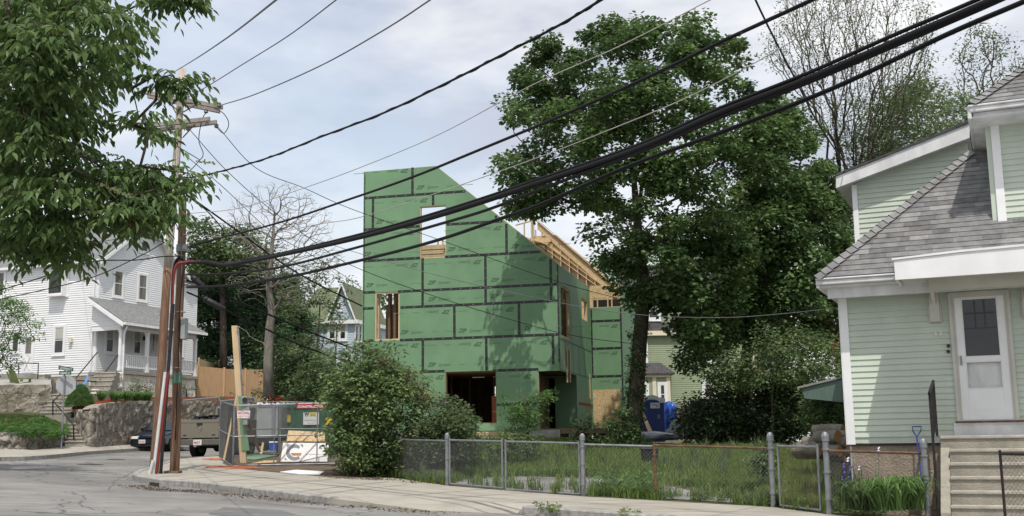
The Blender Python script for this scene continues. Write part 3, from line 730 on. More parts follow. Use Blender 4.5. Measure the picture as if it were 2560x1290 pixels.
stud(BZ, BZ.uv(1355, 560)[0], BZ.uv(1355, 625)[1], BZ.uv(1355, 580)[1])
# rafters of the rear wall parallel to slope (two deep), front slope top plate
def edge_plate(pts, par=house):
    for p, q in zip(pts, pts[1:]):
        a, b = ZF.uv(*p), ZF.uv(*q); mb = MB(); h = .06
        mb.prism([ZF.p(a[0], a[1]-h, -.022), ZF.p(b[0], b[1]-h, -.022), ZF.p(b[0], b[1]+.012, -.022), ZF.p(a[0], a[1]+.012, -.022)], -ZF.n*.12); obj('top_plate', mb, M['lumber'], par)
edge_plate([(908, 430), (1090, 415), (1398, 660)])
a = ZS.uv(1478, 722); mb = MB(); mb.prism([ZS.p(0, zc-.05, -.022), ZS.p(uS, a[1]-.05, -.022), ZS.p(uS, a[1]+.012, -.022), ZS.p(0, zc+.012, -.022)], -ZS.n*.12); obj('top_plate', mb, M['lumber'], house)
# lumber band above second wall
mb = MB(); mb.plbox(ZB, .001, zt+.42, uB+.02, zt+.98, -.16, -.06); obj('rim_board', mb, M['osb'], house, label='sheathed rim board over the open framing')
mb = MB(); mb.plbox(ZB, .001, zt, uB, zt+.42, -.8, -.7); obj('black_shade_backing', mb, M['black'], house)  # black sheet paints in the shade behind the open studs
for x in (1481, 1493, 1519, 1529, 1553): stud(ZB, ZB.uv(x, 755)[0], zt, zt+.42, d0=-.14)
mb = MB(); mb.plbox(ZB, -.05, zt-.02, uB+.03, zt+.02, -.15, -.03); obj('top_plate', mb, M['lumber'], house)
# window opening framing: left opening studs, sills
def reveal(pl, h, t=.045, dep=.14, m_='lumber', sides='LRTB', side_m=None):
    mb = MB()
    if 'L' in sides: mb.plbox(pl, h[0]-.002, h[1], h[0]+t, h[3], -dep, -.021)
    if 'R' in sides: mb.plbox(pl, h[2]-t, h[1], h[2]+.002, h[3], -dep, -.021)
    if 'B' in sides: mb.plbox(pl, h[0]+t, h[1]-.002, h[2]-t, h[1]+t, -dep, -.021)
    if 'T' in sides: mb.plbox(pl, h[0]+t, h[3]-t, h[2]-t, h[3]+.002, -dep, -.021)
    obj('opening_frame', mb, M[m_], house)
reveal(ZF, H_top, .03); reveal(ZF, H_left, .06); reveal(ZF, H_low, .03, m_='lumber2'); reveal(ZS, sh1, .07); reveal(ZS, sh2, .05)
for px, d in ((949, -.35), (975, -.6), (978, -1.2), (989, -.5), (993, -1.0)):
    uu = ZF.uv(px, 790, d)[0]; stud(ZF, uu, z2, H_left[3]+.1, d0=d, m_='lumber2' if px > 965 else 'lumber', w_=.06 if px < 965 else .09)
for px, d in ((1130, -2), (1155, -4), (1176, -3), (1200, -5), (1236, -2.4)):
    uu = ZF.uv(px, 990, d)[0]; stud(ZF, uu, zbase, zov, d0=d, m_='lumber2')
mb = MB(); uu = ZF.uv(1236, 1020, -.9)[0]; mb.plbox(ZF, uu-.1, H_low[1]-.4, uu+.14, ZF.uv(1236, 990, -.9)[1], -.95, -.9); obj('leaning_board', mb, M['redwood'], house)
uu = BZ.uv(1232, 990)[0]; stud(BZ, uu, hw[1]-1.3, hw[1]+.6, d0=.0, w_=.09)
# partition boards added as dark backing to keep the interior dark
mb = MB(); mb.plbox(ZF, uL+.1, zbase, uL+3.6, zov, -6.6, -6.55); mb.plbox(ZF, uR-2.2, zbase, uR-.1, zov, -6.6, -6.55); mb.plbox(ZF, uDoor-.4, zbase, uDoor-.35, zov, -6.5, -1.5); obj('dark_backing_partition', mb, M['lumber2'], house)
mb = MB(); mb.plbox(ZF, uL+1.9, z2, uR-.2, z3-.3, -3.2, -3.15); obj('dark_backing_partition', mb, M['lumber2'], house)
mb = MB(); pa_ = ZF.uv(965, 790, -1.8)[0]; pb_ = ZF.uv(1010, 790, -1.8)[0]; mb.plbox(ZF, pa_, z2, pb_+1.5, z2+2.7, -1.85, -1.8); obj('dark_backing_partition', mb, M['lumber2'], house)  # dark backing added behind the left opening so it reads unlit
# lumber stack in the upper window
mb = MB(); zk_ = ZF.uv(1080, 652, -2.4)[1]; hs_ = (ZF.uv(1080, 612, -2.4)[1]-zk_)/7
a0 = ZF.uv(1046, 620, -2.4)[0]; a1 = ZF.uv(1109, 620, -2.4)[0]
for i in range(7): mb.plbox(ZF, a0-.02*(i % 2), zk_+i*hs_, a1+.03*(i % 3), zk_+i*hs_+hs_*.9, -4.4, -2.4+.02*(i % 2))
obj('board_stack', mb, M['lumber'], label='pale boards stacked on the upper floor behind the highest window opening', cat='lumber')
beam(ZF, (1050, 570), (1068, 600), .1, -3.0, -2.8, 'brace'); 
beam(ZF, (1048, 604), (1122, 594), .07, -6.0, -5.9, 'rail'); beam(ZF, (1068, 612), (1122, 604), .05, -6.0, -5.9, 'rail')
for x in (1094, 1106): stud(ZF, ZF.uv(x, 600, -6)[0], ZF.uv(x, 640, -6)[1], ZF.uv(x, 598, -6)[1], d0=-6.1)
# hanging props at the corner
mb = MB(); s0 = ZS.uv(1413, 870)[0]
for px, y0, y1, lab in ((1416, 868, 956, ''), (1423, 876, 956, '')):
    uu = ZS.uv(px, 910)[0]; mb = MB(); mb.plbox(ZS, uu-.06, ZS.uv(px, y1)[1], uu+.06, ZS.uv(px, y0)[1], .01, .05); obj('hanging_stud', mb, M['lumber'], house)
uu = ZS.uv(1474, 960)[0]; mb = MB(); mb.plbox(ZS, uu-.08, ZS.uv(1474, 998)[1], uu+.02, ZS.uv(1474, 935)[1], .01, .04); obj('hanging_stud', mb, M['lumber'], house)
mb = MB(); mb.plbox(ZS, ZS.uv(1448, 1010)[0], ZS.uv(1465, 1014)[1], uS, ZS.uv(1465, 1008)[1], .004, .02); obj('red_strip', mb, M['redwood'], house)
# foundation and deck of planks
mb = MB(); mb.plbox(ZF, uL, gz-.8, uR-.05, zbase, -.25, -.03); mb.obox(ZS.p(0, gz-.8, -.05), ZS.u*uS, -ZS.n*.2, Vector((0, 0, zbase-gz+.8))); mb.plbox(ZB, .0, gz-.8, uB, zbase, -.2, -.03); obj('foundation', mb, M['found'], house)
# ---- taped seams, one part per seam
def seamH(pl, p, q, w_=.1, flip=False):
    a = pl.uv(*p); b = pl.uv(*q); z = (a[1]+b[1])/2; mb = MB(); u0, u1 = sorted((a[0], b[0]))
    if pl is ZF: u0 = max(u0, uL+.01); u1 = min(u1, uR-.005, uRid+(uR-uRid)*(ptop[0][1]-z-w_/2)/(ptop[0][1]-zc)-.02)
    mb.plbox(pl, u0, z-w_/2, u1, z+w_/2, -.001, .004); mb.mi(1); k = u0+.12
    while k < u1-.1: mb.add([pl.p(k, z-.02, .006), pl.p(k+.05, z-.02, .006), pl.p(k+.10, z+.025, .006), pl.p(k+.05, z+.025, .006)], [(0, 1, 2, 3)]); k += .4
    obj('seam_tape', mb, [M['tape'], M['tapemark']], house)
def seamV(pl, x, y0, y1, w_=.1):
    a = pl.uv(x, y0); b = pl.uv(x, y1); u = (a[0]+b[0])/2; mb = MB()
    if pl is ZF and u > uRid: a = (a[0], min(a[1], ptop[0][1]-(u+w_/2-uRid)*(ptop[0][1]-zc)/(uR-uRid)-.01))
    mb.plbox(pl, u-w_/2, b[1], u+w_/2, a[1], -.001, .0055); mb.mi(1); k = b[1]+.12
    while k < a[1]-.1: mb.add([pl.p(u-.02, k, .0075), pl.p(u+.02, k+.05, .0075), pl.p(u+.02, k+.08, .0075), pl.p(u-.02, k+.03, .0075)], [(0, 1, 2, 3)]); k += .4
    obj('seam_tape', mb, [M['tape'], M['tapemark']], house)
for q in [(75, 288, 738, 240), (67, 482, 420, 461), (585, 448, 962, 428), (67, 676, 423, 658), (577, 650, 1185, 618), (67, 873, 143, 868), (285, 862, 1283, 822), (67, 972, 134, 968), (301, 964, 1283, 922), (67, 1170, 132, 1170), (297, 1166, 1283, 1132)]:
    seamH(ZF, z4(*q[:2]), z4(*q[2:]))
for q in [(350, 302, 635, 298), (965, 290, 1280, 286), (545, 528, 640, 530), (992, 522, 1268, 522)]: seamH(ZF, z5(*q[:2]), z5(*q[2:]))
for q in [(375, 96, 262), (503, 262, 330), (130, 290, 470), (893, 372, 435), (958, 430, 630), (438, 658, 955), (828, 640, 935), (1233, 655, 925), (635, 955, 1160), (1036, 940, 1135)]:
    seamV(ZF, *[z4(q[0], q[1])[0], z4(0, q[1])[1], z4(0, q[2])[1]])
for q in [(486, 85, 300), (922, 65, 290), (1380, 50, 250), (848, 655, 700), (414, 668, 710)]: seamV(ZF, z5(q[0], 0)[0], z5(0, q[1])[1], z5(0, q[2])[1])
seamV(ZF, 1396, 664, 905, .06); seamV(ZF, 909.5, 436, 1078, .04)
seamH(ZB, z4(1483, 1048), z4(1668, 1046)); seamH(ZB, z4(1488, 1219), z4(1672, 1216)); seamH(ZB, z5(1648, 331), z5(1855, 331))
seamV(ZB, 1480, 770, 945, .07); seamV(ZB, 1554.5, 770, 1000, .07)
seamH(ZS, z4(1290, 822), z4(1292, 822)) if False else None
zz = ZF.uv(1390, 842)[1]; mb = MB(); mb.plbox(ZS, 0, zz-.09, uS, zz-.03, -.001, .004); mb.plbox(ZS, 0, zz-.045-1.2, uS, zz-1.2, -.001, .004)
for t in (1.35, 2.6, 3.9, 5.2): mb.plbox(ZS, t-.02, zov, t+.02, zz-.09, -.001, .004)
for t in (2.4, 4.4): mb.plbox(ZS, t-.012, zz-.03, t+.012, zc-1.6, -.001, .003)
obj('seam_tape', mb, M['print'], house)
# ---- printed lettering on each panel
mb = MB(); faint = MB()
def zprint(pl, x, y, f, rot=False, sz=.21, full=True):
    mb = MB(); faint = MB()
    u, z = pl.uv(*f(x, y)); s = -1 if rot else 1; ux = pl.u*s; uy = Vector((0, 0, s)); o = pl.p(u, z, .003)
    text_on(mb, 'ZIP', o, ux, uy, sz, bold=.035, shear=.35)
    if full: text_on(mb, 'System', o+ux*(sz*2.02), ux, uy, sz*.8, bold=.0, shear=.35)
    for i, (a, l_) in enumerate(((1.25, .3), (1.85, .5))):
        mb2 = faint; p0 = o+ux*a+uy*.03; 
        for kk in range(int(l_/.045)): mb2.quad(p0+ux*(kk*.045), p0+ux*(kk*.045+.03), p0+ux*(kk*.045+.035)+uy*.03, p0+ux*(kk*.045+.005)+uy*.03)
    obj('printed_lettering', mb, M['print'], house); obj('printed_fine_lines', faint, M['print2'], house)
for x, y in [(400, 232), (148, 445), (985, 597), (70, 645), (592, 615), (85, 838), (470, 822), (860, 806), (470, 925), (860, 905), (660, 1120), (1065, 1105)]: zprint(ZF, x, y, z4, full=True)
zprint(ZF, 300, 1130, z4); zprint(ZF, 520, 265, z5); zprint(ZF, 960, 250, z5)
for x, y in [(350, 104), (470, 288), (930, 460), (388, 490), (412, 690), (803, 670), (1208, 650), (608, 980), (1005, 965), (415, 1188), (808, 1180), (1218, 1168)]: zprint(ZF, x, y, z4, rot=True)
zprint(ZF, 632, 325, z5, rot=True, full=True); zprint(ZF, 1235, 320, z5, rot=True)
for x, y in [(1650, 1070), (1650, 1238)]: zprint(ZB, x, y, z4, rot=True, sz=.19)
zprint(ZB, 1835, 358, z5, rot=True, sz=.19)
# plank deck in front
dk = Pl(ZF.p(0, 0, 1.2), ZF.u); a = dk.uv(1005, 1075); b = dk.uv(1300, 1105)
mb = MB()
zt_ = dk.uv(1150, 1080)[1]; zb_ = dk.uv(1150, 1104)[1]
for i in range(5):
    hh = (zt_-zb_)/5; mb.plbox(dk, a[0]+.04*(i % 2), zb_+i*hh, b[0]-.1*(i % 3), zb_+(i+1)*hh-.008, -1.1, .02*(i % 2))
mb.plbox(dk, a[0], gz-.7, b[0], zb_-.005, -1.0, -.05)
obj('plank_pile', mb, M['lumber'], label='low pale plank platform stacked along the foot of the green front wall', cat='plank platform')
# ---------------------------------------------------------------- pale green house on the right
def window(pl, x0, y0, x1, y1, par, trim='white', t=.09, blind=0, curtain=False, mullion=True, d=.0, name='window', sill=True):
    """double-hung window whose glass spans the photo rectangle"""
    d = d+.018; ym = (y0+y1)/2; u0 = pl.uv(x0, ym)[0]; u1 = pl.uv(x1, ym)[0]; z1 = pl.uv((x0+x1)/2, y0)[1]; z0 = pl.uv((x0+x1)/2, y1)[1]
    if u0 > u1: u0, u1 = u1, u0
    mb = MB(); mb.frame(pl, u0-t, z0-t, u1+t, z1+t, t, d-.018, d+.045, tb=t)
    if sill: mb.plbox(pl, u0-t-.03, z0-t-.035, u1+t+.03, z0-t, d, d+.08)
    f = obj(name, mb, M[trim], par)
    mb = MB(); mb.frame(pl, u0, z0, u1, z1, .035, d+.012, d+.034)
    if mullion: mb.plbox(pl, u0+.035, (z0+z1)/2-.02, u1-.035, (z0+z1)/2+.02, d+.012, d+.036)
    obj('sash', mb, M[trim], f)
    mb = MB(); mb.plbox(pl, u0, z0, u1, z1, d+.004, d+.016); obj('pane', mb, M['glass'], f)
    if blind:
        mb = MB(); mb.plbox(pl, u0+.035, z1-(z1-z0)*blind, u1-.035, z1-.035, d+.0165, d+.019); obj('blind', mb, M['curtain' if curtain else 'blind'], f)
    return f
def trimbar(mb, pl, p, q, h, d0, d1, up_=True):
    a, b = pl.uv(*p), pl.uv(*q); mb.prism([pl.p(a[0], a[1]-h, d0), pl.p(b[0], b[1]-h, d0), pl.p(b[0], b[1], d0), pl.p(a[0], a[1], d0)], pl.n*(d1-d0))
RH = Pl(at(2117, 1000, 19.4), (.9135, -.4067))
rgz = Hs(6, 19)
rh = empty('green_clapboard_house', (RH.P0.x+1, RH.P0.y+2, rgz), 'pale mint clapboard house with grey shingle roof and white storm door under a hood', 'house')
zb_ = RH.uv(2250, 1107)[1]; zt_ = RH.uv(2110, 724)[1]; uc = 0
u0 = RH.uv(2107, 900)[0]; uR_ = RH.uv(2760, 900)[0]
D = dict(x0=2392, x1=2523)
du0 = RH.uv(2381, 890)[0]; du1 = RH.uv(2536, 890)[0]; dz0 = RH.uv(2455, 1052)[1]; dz1 = RH.uv(2455, 728)[1]
mb = MB(); clap(mb, RH, [(u0+.13, zb_), (uR_, zb_), (uR_, zt_+.2), (u0+.13, zt_+.2)], [(du0, dz0-.35, du1, dz1)], .101, .018)
mb.plbox(RH, u0+.02, zb_-.0, du0, zt_+.2, -.1, -.002); mb.plbox(RH, du1, zb_, uR_, zt_+.2, -.1, -.002); mb.plbox(RH, du0, dz1, du1, zt_+.2, -.1, -.002)
obj('wall', mb, M['pale_green'], rh)
SW = Pl(RH.p(u0, 0), (.4067, .9135))
mb = MB(); clap(mb, SW, [(0, zb_), (9, zb_), (9, zt_+.2), (0, zt_+.2)], [], .101, .018); obj('wall', mb, M['pale_green'], rh)
mb = MB(); mb.plbox(RH, u0-.01, zb_-.02, u0+.13, zt_+.1, -.001, .035); mb.obox(RH.p(u0-.02, zb_-.02, .035), RH.u*.02, -RH.n*.15, Vector((0, 0, zt_-zb_+.1))); obj('corner_board', mb, M['white'], rh)
mb = MB(); mb.plbox(RH, u0+.06, rgz-.5, uR_, zb_-.01, -.3, -.03); obj('foundation_wall', mb, M['stucco'], rh)
mb = MB(); mb.plbox(RH, u0+.02, zb_-.04, uR_, zb_-.004, -.03, .01); obj('drip_edge', mb, M['black'], rh)
# eave, gutter, soffit
de = .5; ge = RH.uv(2040, 700, de); zg = ge[1]; ug = ge[0]
mb = MB(); mb.plbox(RH, ug, zg-.02, uR_, zg+.015, de-.02, de+.09); mb.plbox(RH, ug, zg-.10, uR_, zg-.02, de-.02, de+.065); obj('gutter', mb, M['oldwhite'], rh, bevel=.015)
mb = MB(); mb.plbox(RH, ug+.16, zg-.32, uR_, zg-.10, de-.2, de-.12); obj('frieze_board', mb, M['oldwhite'], rh)
mb = MB(); q = [RH.p(ug+.05, zg-.14, de-.02), RH.p(uR_, zg-.14, de-.02), RH.p(uR_, zg-.2, -.05), RH.p(u0, zg-.2, -.05), RH.p(u0, zg-.2, -9), RH.p(ug+.05, zg-.14, -9)]
mb.prism(q, (0, 0, .04)); obj('soffit', mb, M['oldwhite'], rh)
mb = MB(); mb.obox(RH.p(ug, zg-.14, de), RH.u*.05, -RH.n*9, Vector((0, 0, .16))); obj('gutter', mb, M['white'], rh)
# downspout elbow at corner
mb = MB(); mb.tube([SW.p(.1, zg-.12, .42), SW.p(.1, zg-.28, .36), SW.p(.1, zg-.42, .1), SW.p(.1, zg-.6, .06), SW.p(.1, rgz+.2, .06)], .045, 8); obj('downspout', mb, M['oldwhite'], rh)
# roof: shingle courses as real stepped strips
def shingle(mb, P0, U, V, poly, expo=.14, th=.012, tab=.3):
    """poly in (u,v) roof-plane coords, courses along v; U,V unit vectors"""
    U = Vector(U).normalized(); V = Vector(V).normalized(); Nn = U.cross(V).normalized()
    if Nn.z < 0: Nn = -Nn
    v0 = min(p[1] for p in poly); v1 = max(p[1] for p in poly); n = int((v1-v0)/expo)+1
    cuts = [v0+i*expo for i in range(n+1)]
    W = lambda u, v, d: P0+U*u+V*v+Nn*d
    for a, b, l0, r0_, l1, r1 in strips(poly, [], cuts):
        k = int((a-v0)/expo+1e-3); d0 = th*(1-(a-v0-k*expo)/expo); d1 = th*(1-(b-v0-k*expo)/expo)
        # individual tabs
        off = random.random()*tab; u = min(l0, l1)
        mb.mi(0)
        x = l0; f = 0
        brk = []; t = math.floor(l0/tab)*tab+off
        while t < max(r0_, r1):
            if t > l0+.02 and t < min(r0_, r1)-.02: brk.append(t)
            t += tab*random.choice((.5, 1, 1, 1.5))
        xs0 = [l0]+brk+[r0_]; xs1 = [l1]+[min(max(q, l1), r1) for q in brk]+[r1]
        for i in range(len(xs0)-1):
            mb.mi(random.choice((0, 0, 0, 1, 1, 2, 3)))
            mb.add([W(xs0[i], a, d0), W(xs0[i+1], a, d0), W(xs1[i+1], b, d1), W(xs1[i], b, d1), W(xs0[i], a, d0-th), W(xs0[i+1], a, d0-th)], [(0, 1, 2, 3), (4, 5, 1, 0)])
M['sh0'] = mat('shingle_grey', (.175, .175, .176), .95, .18, 6, .5, 60, spec=.12)
M['sh1'] = mat('shingle_warm', (.195, .193, .19), .95, .18, 6, .5, 60, spec=.12)
M['sh2'] = mat('shingle_light', (.235, .234, .232), .95, .18, 6, .5, 60, spec=.12)
M['sh3'] = mat('shingle_dark', (.135, .132, .131), .95, .2, 6, .5, 60, spec=.12)
SH = [M['sh0'], M['sh1'], M['sh2'], M['sh3']]
HPl = Pl(RH.p(ug, 0, de), (RH.u-RH.n)); hs_, hz_ = HPl.uv(2425, 385); s_ = hs_/math.sqrt(2); rise = hz_-zg
E0 = RH.p(ug, zg+.03, de+.05); slope = Vector((0, 0, rise))-RH.n*s_; Ls = slope.length; Vd = slope.normalized()
mb = MB(); shingle(mb, E0, RH.u, Vd, [(0, 0), (uR_-ug, 0), (uR_-ug, Ls), (s_, Ls)], .145)
mb.mi(0); q = [E0, E0+RH.u*(uR_-ug), E0+RH.u*(uR_-ug)+slope, E0+RH.u*s_+slope]; mb.prism([p-Vector((0, 0, .01)) for p in q], (0, 0, -.06))
rf = obj('roof', mb, SH, rh)
mb = MB(); sl2 = Vector((0, 0, rise))+RH.u*s_; shingle(mb, E0, -RH.n, sl2.normalized(), [(0, 0), (9, 0), (9, sl2.length), (s_, sl2.length)], .145)
mb.mi(0); q = [E0, E0-RH.n*9, E0-RH.n*9+sl2, E0-RH.n*s_+sl2]; mb.prism([p-Vector((0, 0, .01)) for p in q], (0, 0, -.06)); obj('roof', mb, SH, rh)
mb = MB(); hp = [E0+(RH.u*s_-RH.n*s_+Vector((0, 0, rise)))*t for t in [i/26 for i in range(27)]]
for a, b in zip(hp, hp[1:]):
    t = (b-a).normalized(); sd = t.cross(Vector((0, 0, 1))).normalized(); u2 = sd.cross(t).normalized()
    if u2.z < 0: u2 = -u2
    mb.mi(random.choice((0, 2, 2, 1))); c = a+u2*.05; e = b+t*.03+u2*.025
    for sg in (1, -1): mb.add([c, e, e+sd*sg*.14-Vector((0, 0, .09)), c+sd*sg*.14-Vector((0, 0, .09))], [(0, 1, 2, 3) if sg > 0 else (3, 2, 1, 0)])
obj('hip_cap', mb, SH, rf)
# second storey block at right
d2 = -.35
UW = Pl(RH.p(0, 0, d2), RH.u)
ul = UW.uv(2491, 450)[0]; zub = UW.uv(2500, 606)[1]; zut = UW.uv(2495, 296)[1]
mb = MB(); clap(mb, UW, [(ul+.1, zub), (UW.uv(2760, 450)[0], zub), (UW.uv(2760, 450)[0], zut+.1), (ul+.1, zut+.1)], [], .101, .018); obj('upper_wall', mb, M['pale_green'], rh)
US = Pl(UW.p(ul, 0), (.4067, .9135)); mb = MB(); clap(mb, US, [(0, zub), (5, zub), (5, zut+.1), (0, zut+.1)], [], .101, .018); mb.obox(US.p(0, zub, -.01), US.u*5, -US.n*.1, Vector((0, 0, zut-zub))); obj('upper_wall', mb, M['pale_green'], rh)
mb = MB(); mb.plbox(UW, ul-.01, zub-.03, ul+.11, zut+.05, 0, .035); mb.obox(UW.p(ul-.025, zub-.03, .035), UW.u*.015, -UW.n*.12, Vector((0, 0, zut-zub+.08))); obj('corner_board', mb, M['white'], rh)
dg = .55; g2 = UW.uv(2424, 268, dg); z2g = g2[1]; u2g = g2[0]; uR2 = UW.uv(2760, 450)[0]
mb = MB(); mb.plbox(UW, u2g-.03, z2g-.02, uR2, z2g+.015, dg-.02, dg+.09); mb.plbox(UW, u2g, z2g-.1, uR2, z2g-.02, dg-.02, dg+.065); mb.plbox(UW, u2g+.04, z2g-.22, uR2, z2g-.1, dg-.08, dg-.02)
mb.obox(UW.p(u2g-.04, z2g-.22, dg+.05), UW.u*.06, -UW.n*6, Vector((0, 0, .23))); obj('gutter', mb, M['oldwhite'], rh, bevel=.012)
mb = MB(); mb.prism([UW.p(u2g, z2g-.2, dg), UW.p(uR2, z2g-.2, dg), UW.p(uR2, z2g-.24, -.02), UW.p(u2g+.02, z2g-.24, -.02)], (0, 0, .03)); mb.prism([UW.p(u2g, z2g-.21, 0), UW.p(ul, z2g-.25, 0), UW.p(ul, z2g-.25, -6), UW.p(u2g, z2g-.21, -6)], (0, 0, .03)); obj('soffit', mb, M['oldwhite'], rh)
E2 = UW.p(u2g, z2g+.03, dg+.04); HP2 = Pl(E2, (RH.u-RH.n)); h2s, h2z = HP2.uv(2562, 170); s2 = h2s/math.sqrt(2); r2 = h2z-z2g
k2 = 2.2; s2 *= k2; r2 *= k2; sl_ = Vector((0, 0, r2))-RH.n*s2
mb = MB(); shingle(mb, E2, RH.u, sl_.normalized(), [(0, 0), (uR2-u2g, 0), (uR2-u2g, sl_.length), (s2, sl_.length)], .145); mb.mi(0); mb.prism([p-Vector((0, 0, .01)) for p in (E2, E2+RH.u*(uR2-u2g), E2+RH.u*(uR2-u2g)+sl_, E2+RH.u*s2+sl_)], (0, 0, -.05))
sl3 = Vector((0, 0, r2))+RH.u*s2; shingle(mb, E2, -RH.n, sl3.normalized(), [(0, 0), (7, 0), (7-s2, sl3.length), (s2, sl3.length)], .145); obj('roof', mb, SH, rh)
mb = MB(); hp = [E2+(RH.u*s2-RH.n*s2+Vector((0, 0, r2)))*t for t in [i/22 for i in range(23)]]
for a, b in zip(hp, hp[1:]):
    t = (b-a).normalized(); sd = t.cross(Vector((0, 0, 1))).normalized(); mb.mi(random.choice((0, 2, 1))); c = a+Vector((0, 0, .05)); e = b+t*.03+Vector((0, 0, .025))
    for sg in (1, -1): mb.add([c, e, e+sd*sg*.14-Vector((0, 0, .07)), c+sd*sg*.14-Vector((0, 0, .07))], [(0, 1, 2, 3) if sg > 0 else (3, 2, 1, 0)])
obj('hip_cap', mb, SH, rh)
# gable wall behind, with its white rake
BG = Pl(RH.p(0, 0, -3.4), RH.u)
gb = [BG.uv(2143, 620), BG.uv(2440, 620), BG.uv(2440, 322), BG.uv(2143, 462)]
mb = MB(); clap(mb, BG, [(gb[0][0], gb[0][1]), (gb[1][0], gb[0][1]), (gb[1][0], gb[2][1]), (gb[0][0], gb[3][1])], [], .101, .018)
mb.prism([BG.p(gb[0][0], gb[0][1], -.003), BG.p(gb[1][0], gb[0][1], -.003), BG.p(gb[1][0], gb[2][1], -.003), BG.p(gb[0][0], gb[3][1], -.003)], -BG.n*.1); obj('upper_wall', mb, M['pale_green'], rh)
mb = MB(); mb.plbox(BG, gb[0][0]-.03, gb[0][1], gb[0][0]+.07, gb[3][1], -.001, .03); obj('corner_board', mb, M['white'], rh)
mb = MB(); p = BG.uv(2090, 441, .3); q = BG.uv(2424, 308, .3); p2 = BG.uv(2090, 470, .3); q2 = BG.uv(2424, 344, .3)
mb.prism([BG.p(p2[0], p2[1], .3), BG.p(q2[0], q2[1], .3), BG.p(q[0], q[1], .3), BG.p(p[0], p[1], .3)], -BG.n*.04); obj('rake_board', mb, M['oldwhite'], rh)
mb = MB(); mb.prism([BG.p(p[0]-.02, p[1]+.0, .33), BG.p(q[0], q[1]+.0, .33), BG.p(q[0], q[1]+.05, .33), BG.p(p[0]-.02, p[1]+.04, .33)], -BG.n*6); obj('roof', mb, M['dark_shingle'], rh)
mb = MB(); mb.prism([BG.p(p2[0], p2[1]+.03, .26), BG.p(q2[0], q2[1]+.03, .26), BG.p(q2[0], q2[1]+.06, .26), BG.p(p2[0], p2[1]+.06, .26)], -BG.n*6); obj('soffit', mb, M['oldwhite'], rh)
# door
mb = MB(); mb.frame(RH, du0, dz0, du1, dz1, .05, -.05, .05, tb=.01); mb.frame(RH, du0+.05, dz0+.01, du1-.05, dz1-.05, .035, -.05, .025, tb=.01); fr = obj('door_frame', mb, M['offwhite'], rh)
e0, e1 = du0+.085, du1-.085; f0, f1 = dz0+.02, dz1-.085
zg0 = RH.uv(2459, 891)[1]; zg1 = RH.uv(2448, 746)[1]; zk0 = RH.uv(2465, 971)[1]; zk1 = RH.uv(2465, 903)[1]
mb = MB(); t = .115
mb.plbox(RH, e0, f0, e0+t, f1, -.03, .012); mb.plbox(RH, e1-t, f0, e1, f1, -.03, .012); mb.plbox(RH, e0+t, zg1, e1-t, f1, -.03, .012); mb.plbox(RH, e0+t, zk1, e1-t, zg0, -.03, .012); mb.plbox(RH, e0+t, f0, e1-t, zk0, -.03, .012)
dr = obj('storm_door', mb, M['white'], rh, bevel=.004)
mb = MB(); mb.frame(RH, e0+t, zg0, e1-t, zg1, .012, .0, .018); obj('glass_bead', mb, M['white'], dr); mb = MB(); mb.frame(RH, e0+t, zk0, e1-t, zk1, .012, 0, .018); obj('glass_bead', mb, M['white'], dr); mb = MB(); mb.plbox(RH, e0+.09, f0+.14, e1-.09, f0+.155, .012, .017); obj('kick_trim', mb, M['white'], dr)
mb = MB(); mb.plbox(RH, e0+t, zg0, e1-t, zg1, -.02, -.012); obj('screen_pane', mb, M['glass'], dr)
mb = MB(); 
mb.plbox(RH, e0+t, zk0, e1-t, zk1, -.09, -.05); 
for k in (1, 2): mb.plbox(RH, e0+t+(e1-e0-2*t)*k/3-.006, zk0, e0+t+(e1-e0-2*t)*k/3+.006, zk1, -.05, -.046)
obj('lower_panel', mb, M['oldwhite'], dr)
mb = MB(); x0_, x1_ = e0+t+.05, e1-t-.05; zm_ = zg1-(zg1-zg0)*.5
for k in range(1, 3): mb.plbox(RH, x0_+(x1_-x0_)*k/3-.012, zm_, x0_+(x1_-x0_)*k/3+.012, zg1-.03, -.011, -.007)
mb.plbox(RH, x0_, (zm_+zg1)/2-.012, x1_, (zm_+zg1)/2+.012, -.011, -.006); mb.plbox(RH, x0_-.02, zm_-.02, x1_+.02, zm_, -.011, -.006); obj('muntins', mb, mat('dark_muntin', (.05, .05, .048), .6), dr)
mb = MB(); mb.plbox(RH, e0+.03, zg0-.13, e0+.06, zg0+.02, .012, .04); obj('handle', mb, M['steel'], dr)
mb = MB(); mb.plbox(RH, du0-.03, dz0-.03, uR_, dz0, -.05, .07); obj('sill', mb, M['rust'], rh)
mb = MB(); mb.plbox(RH, du0-.06, dz0-.24, uR_, dz0-.03, -.05, .03); mb.plbox(RH, du0-.06, dz0-.06, uR_, dz0-.03, .03, .045); obj('threshold_board', mb, M['oldwhite'], rh)
# black box painting in the unlit interior behind the door
mb = MB(); mb.plbox(RH, du0, dz0-.3, du1, dz1, -.2, -.12); obj('dark_interior_box', mb, M['black'], rh)
# doorbell knobs + number
for y in (865, 879):
    mb = MB(); c = RH.p(*RH.uv(2371, y), .02); mb.tube([c, c+RH.n*.03], .028, 10); obj('door_bell', mb, M['black'], rh)
mb = MB(); u, z = RH.uv(2336, 839); 
text_on(mb, '6', RH.p(u, z, .024), RH.u, (0, 0, 1), .1, bold=.02); text_on(mb, '3', RH.p(u+.075, z, .024), RH.u, (0, 0, 1), .1, bold=.02); obj('house_number', mb, M['white'], rh)
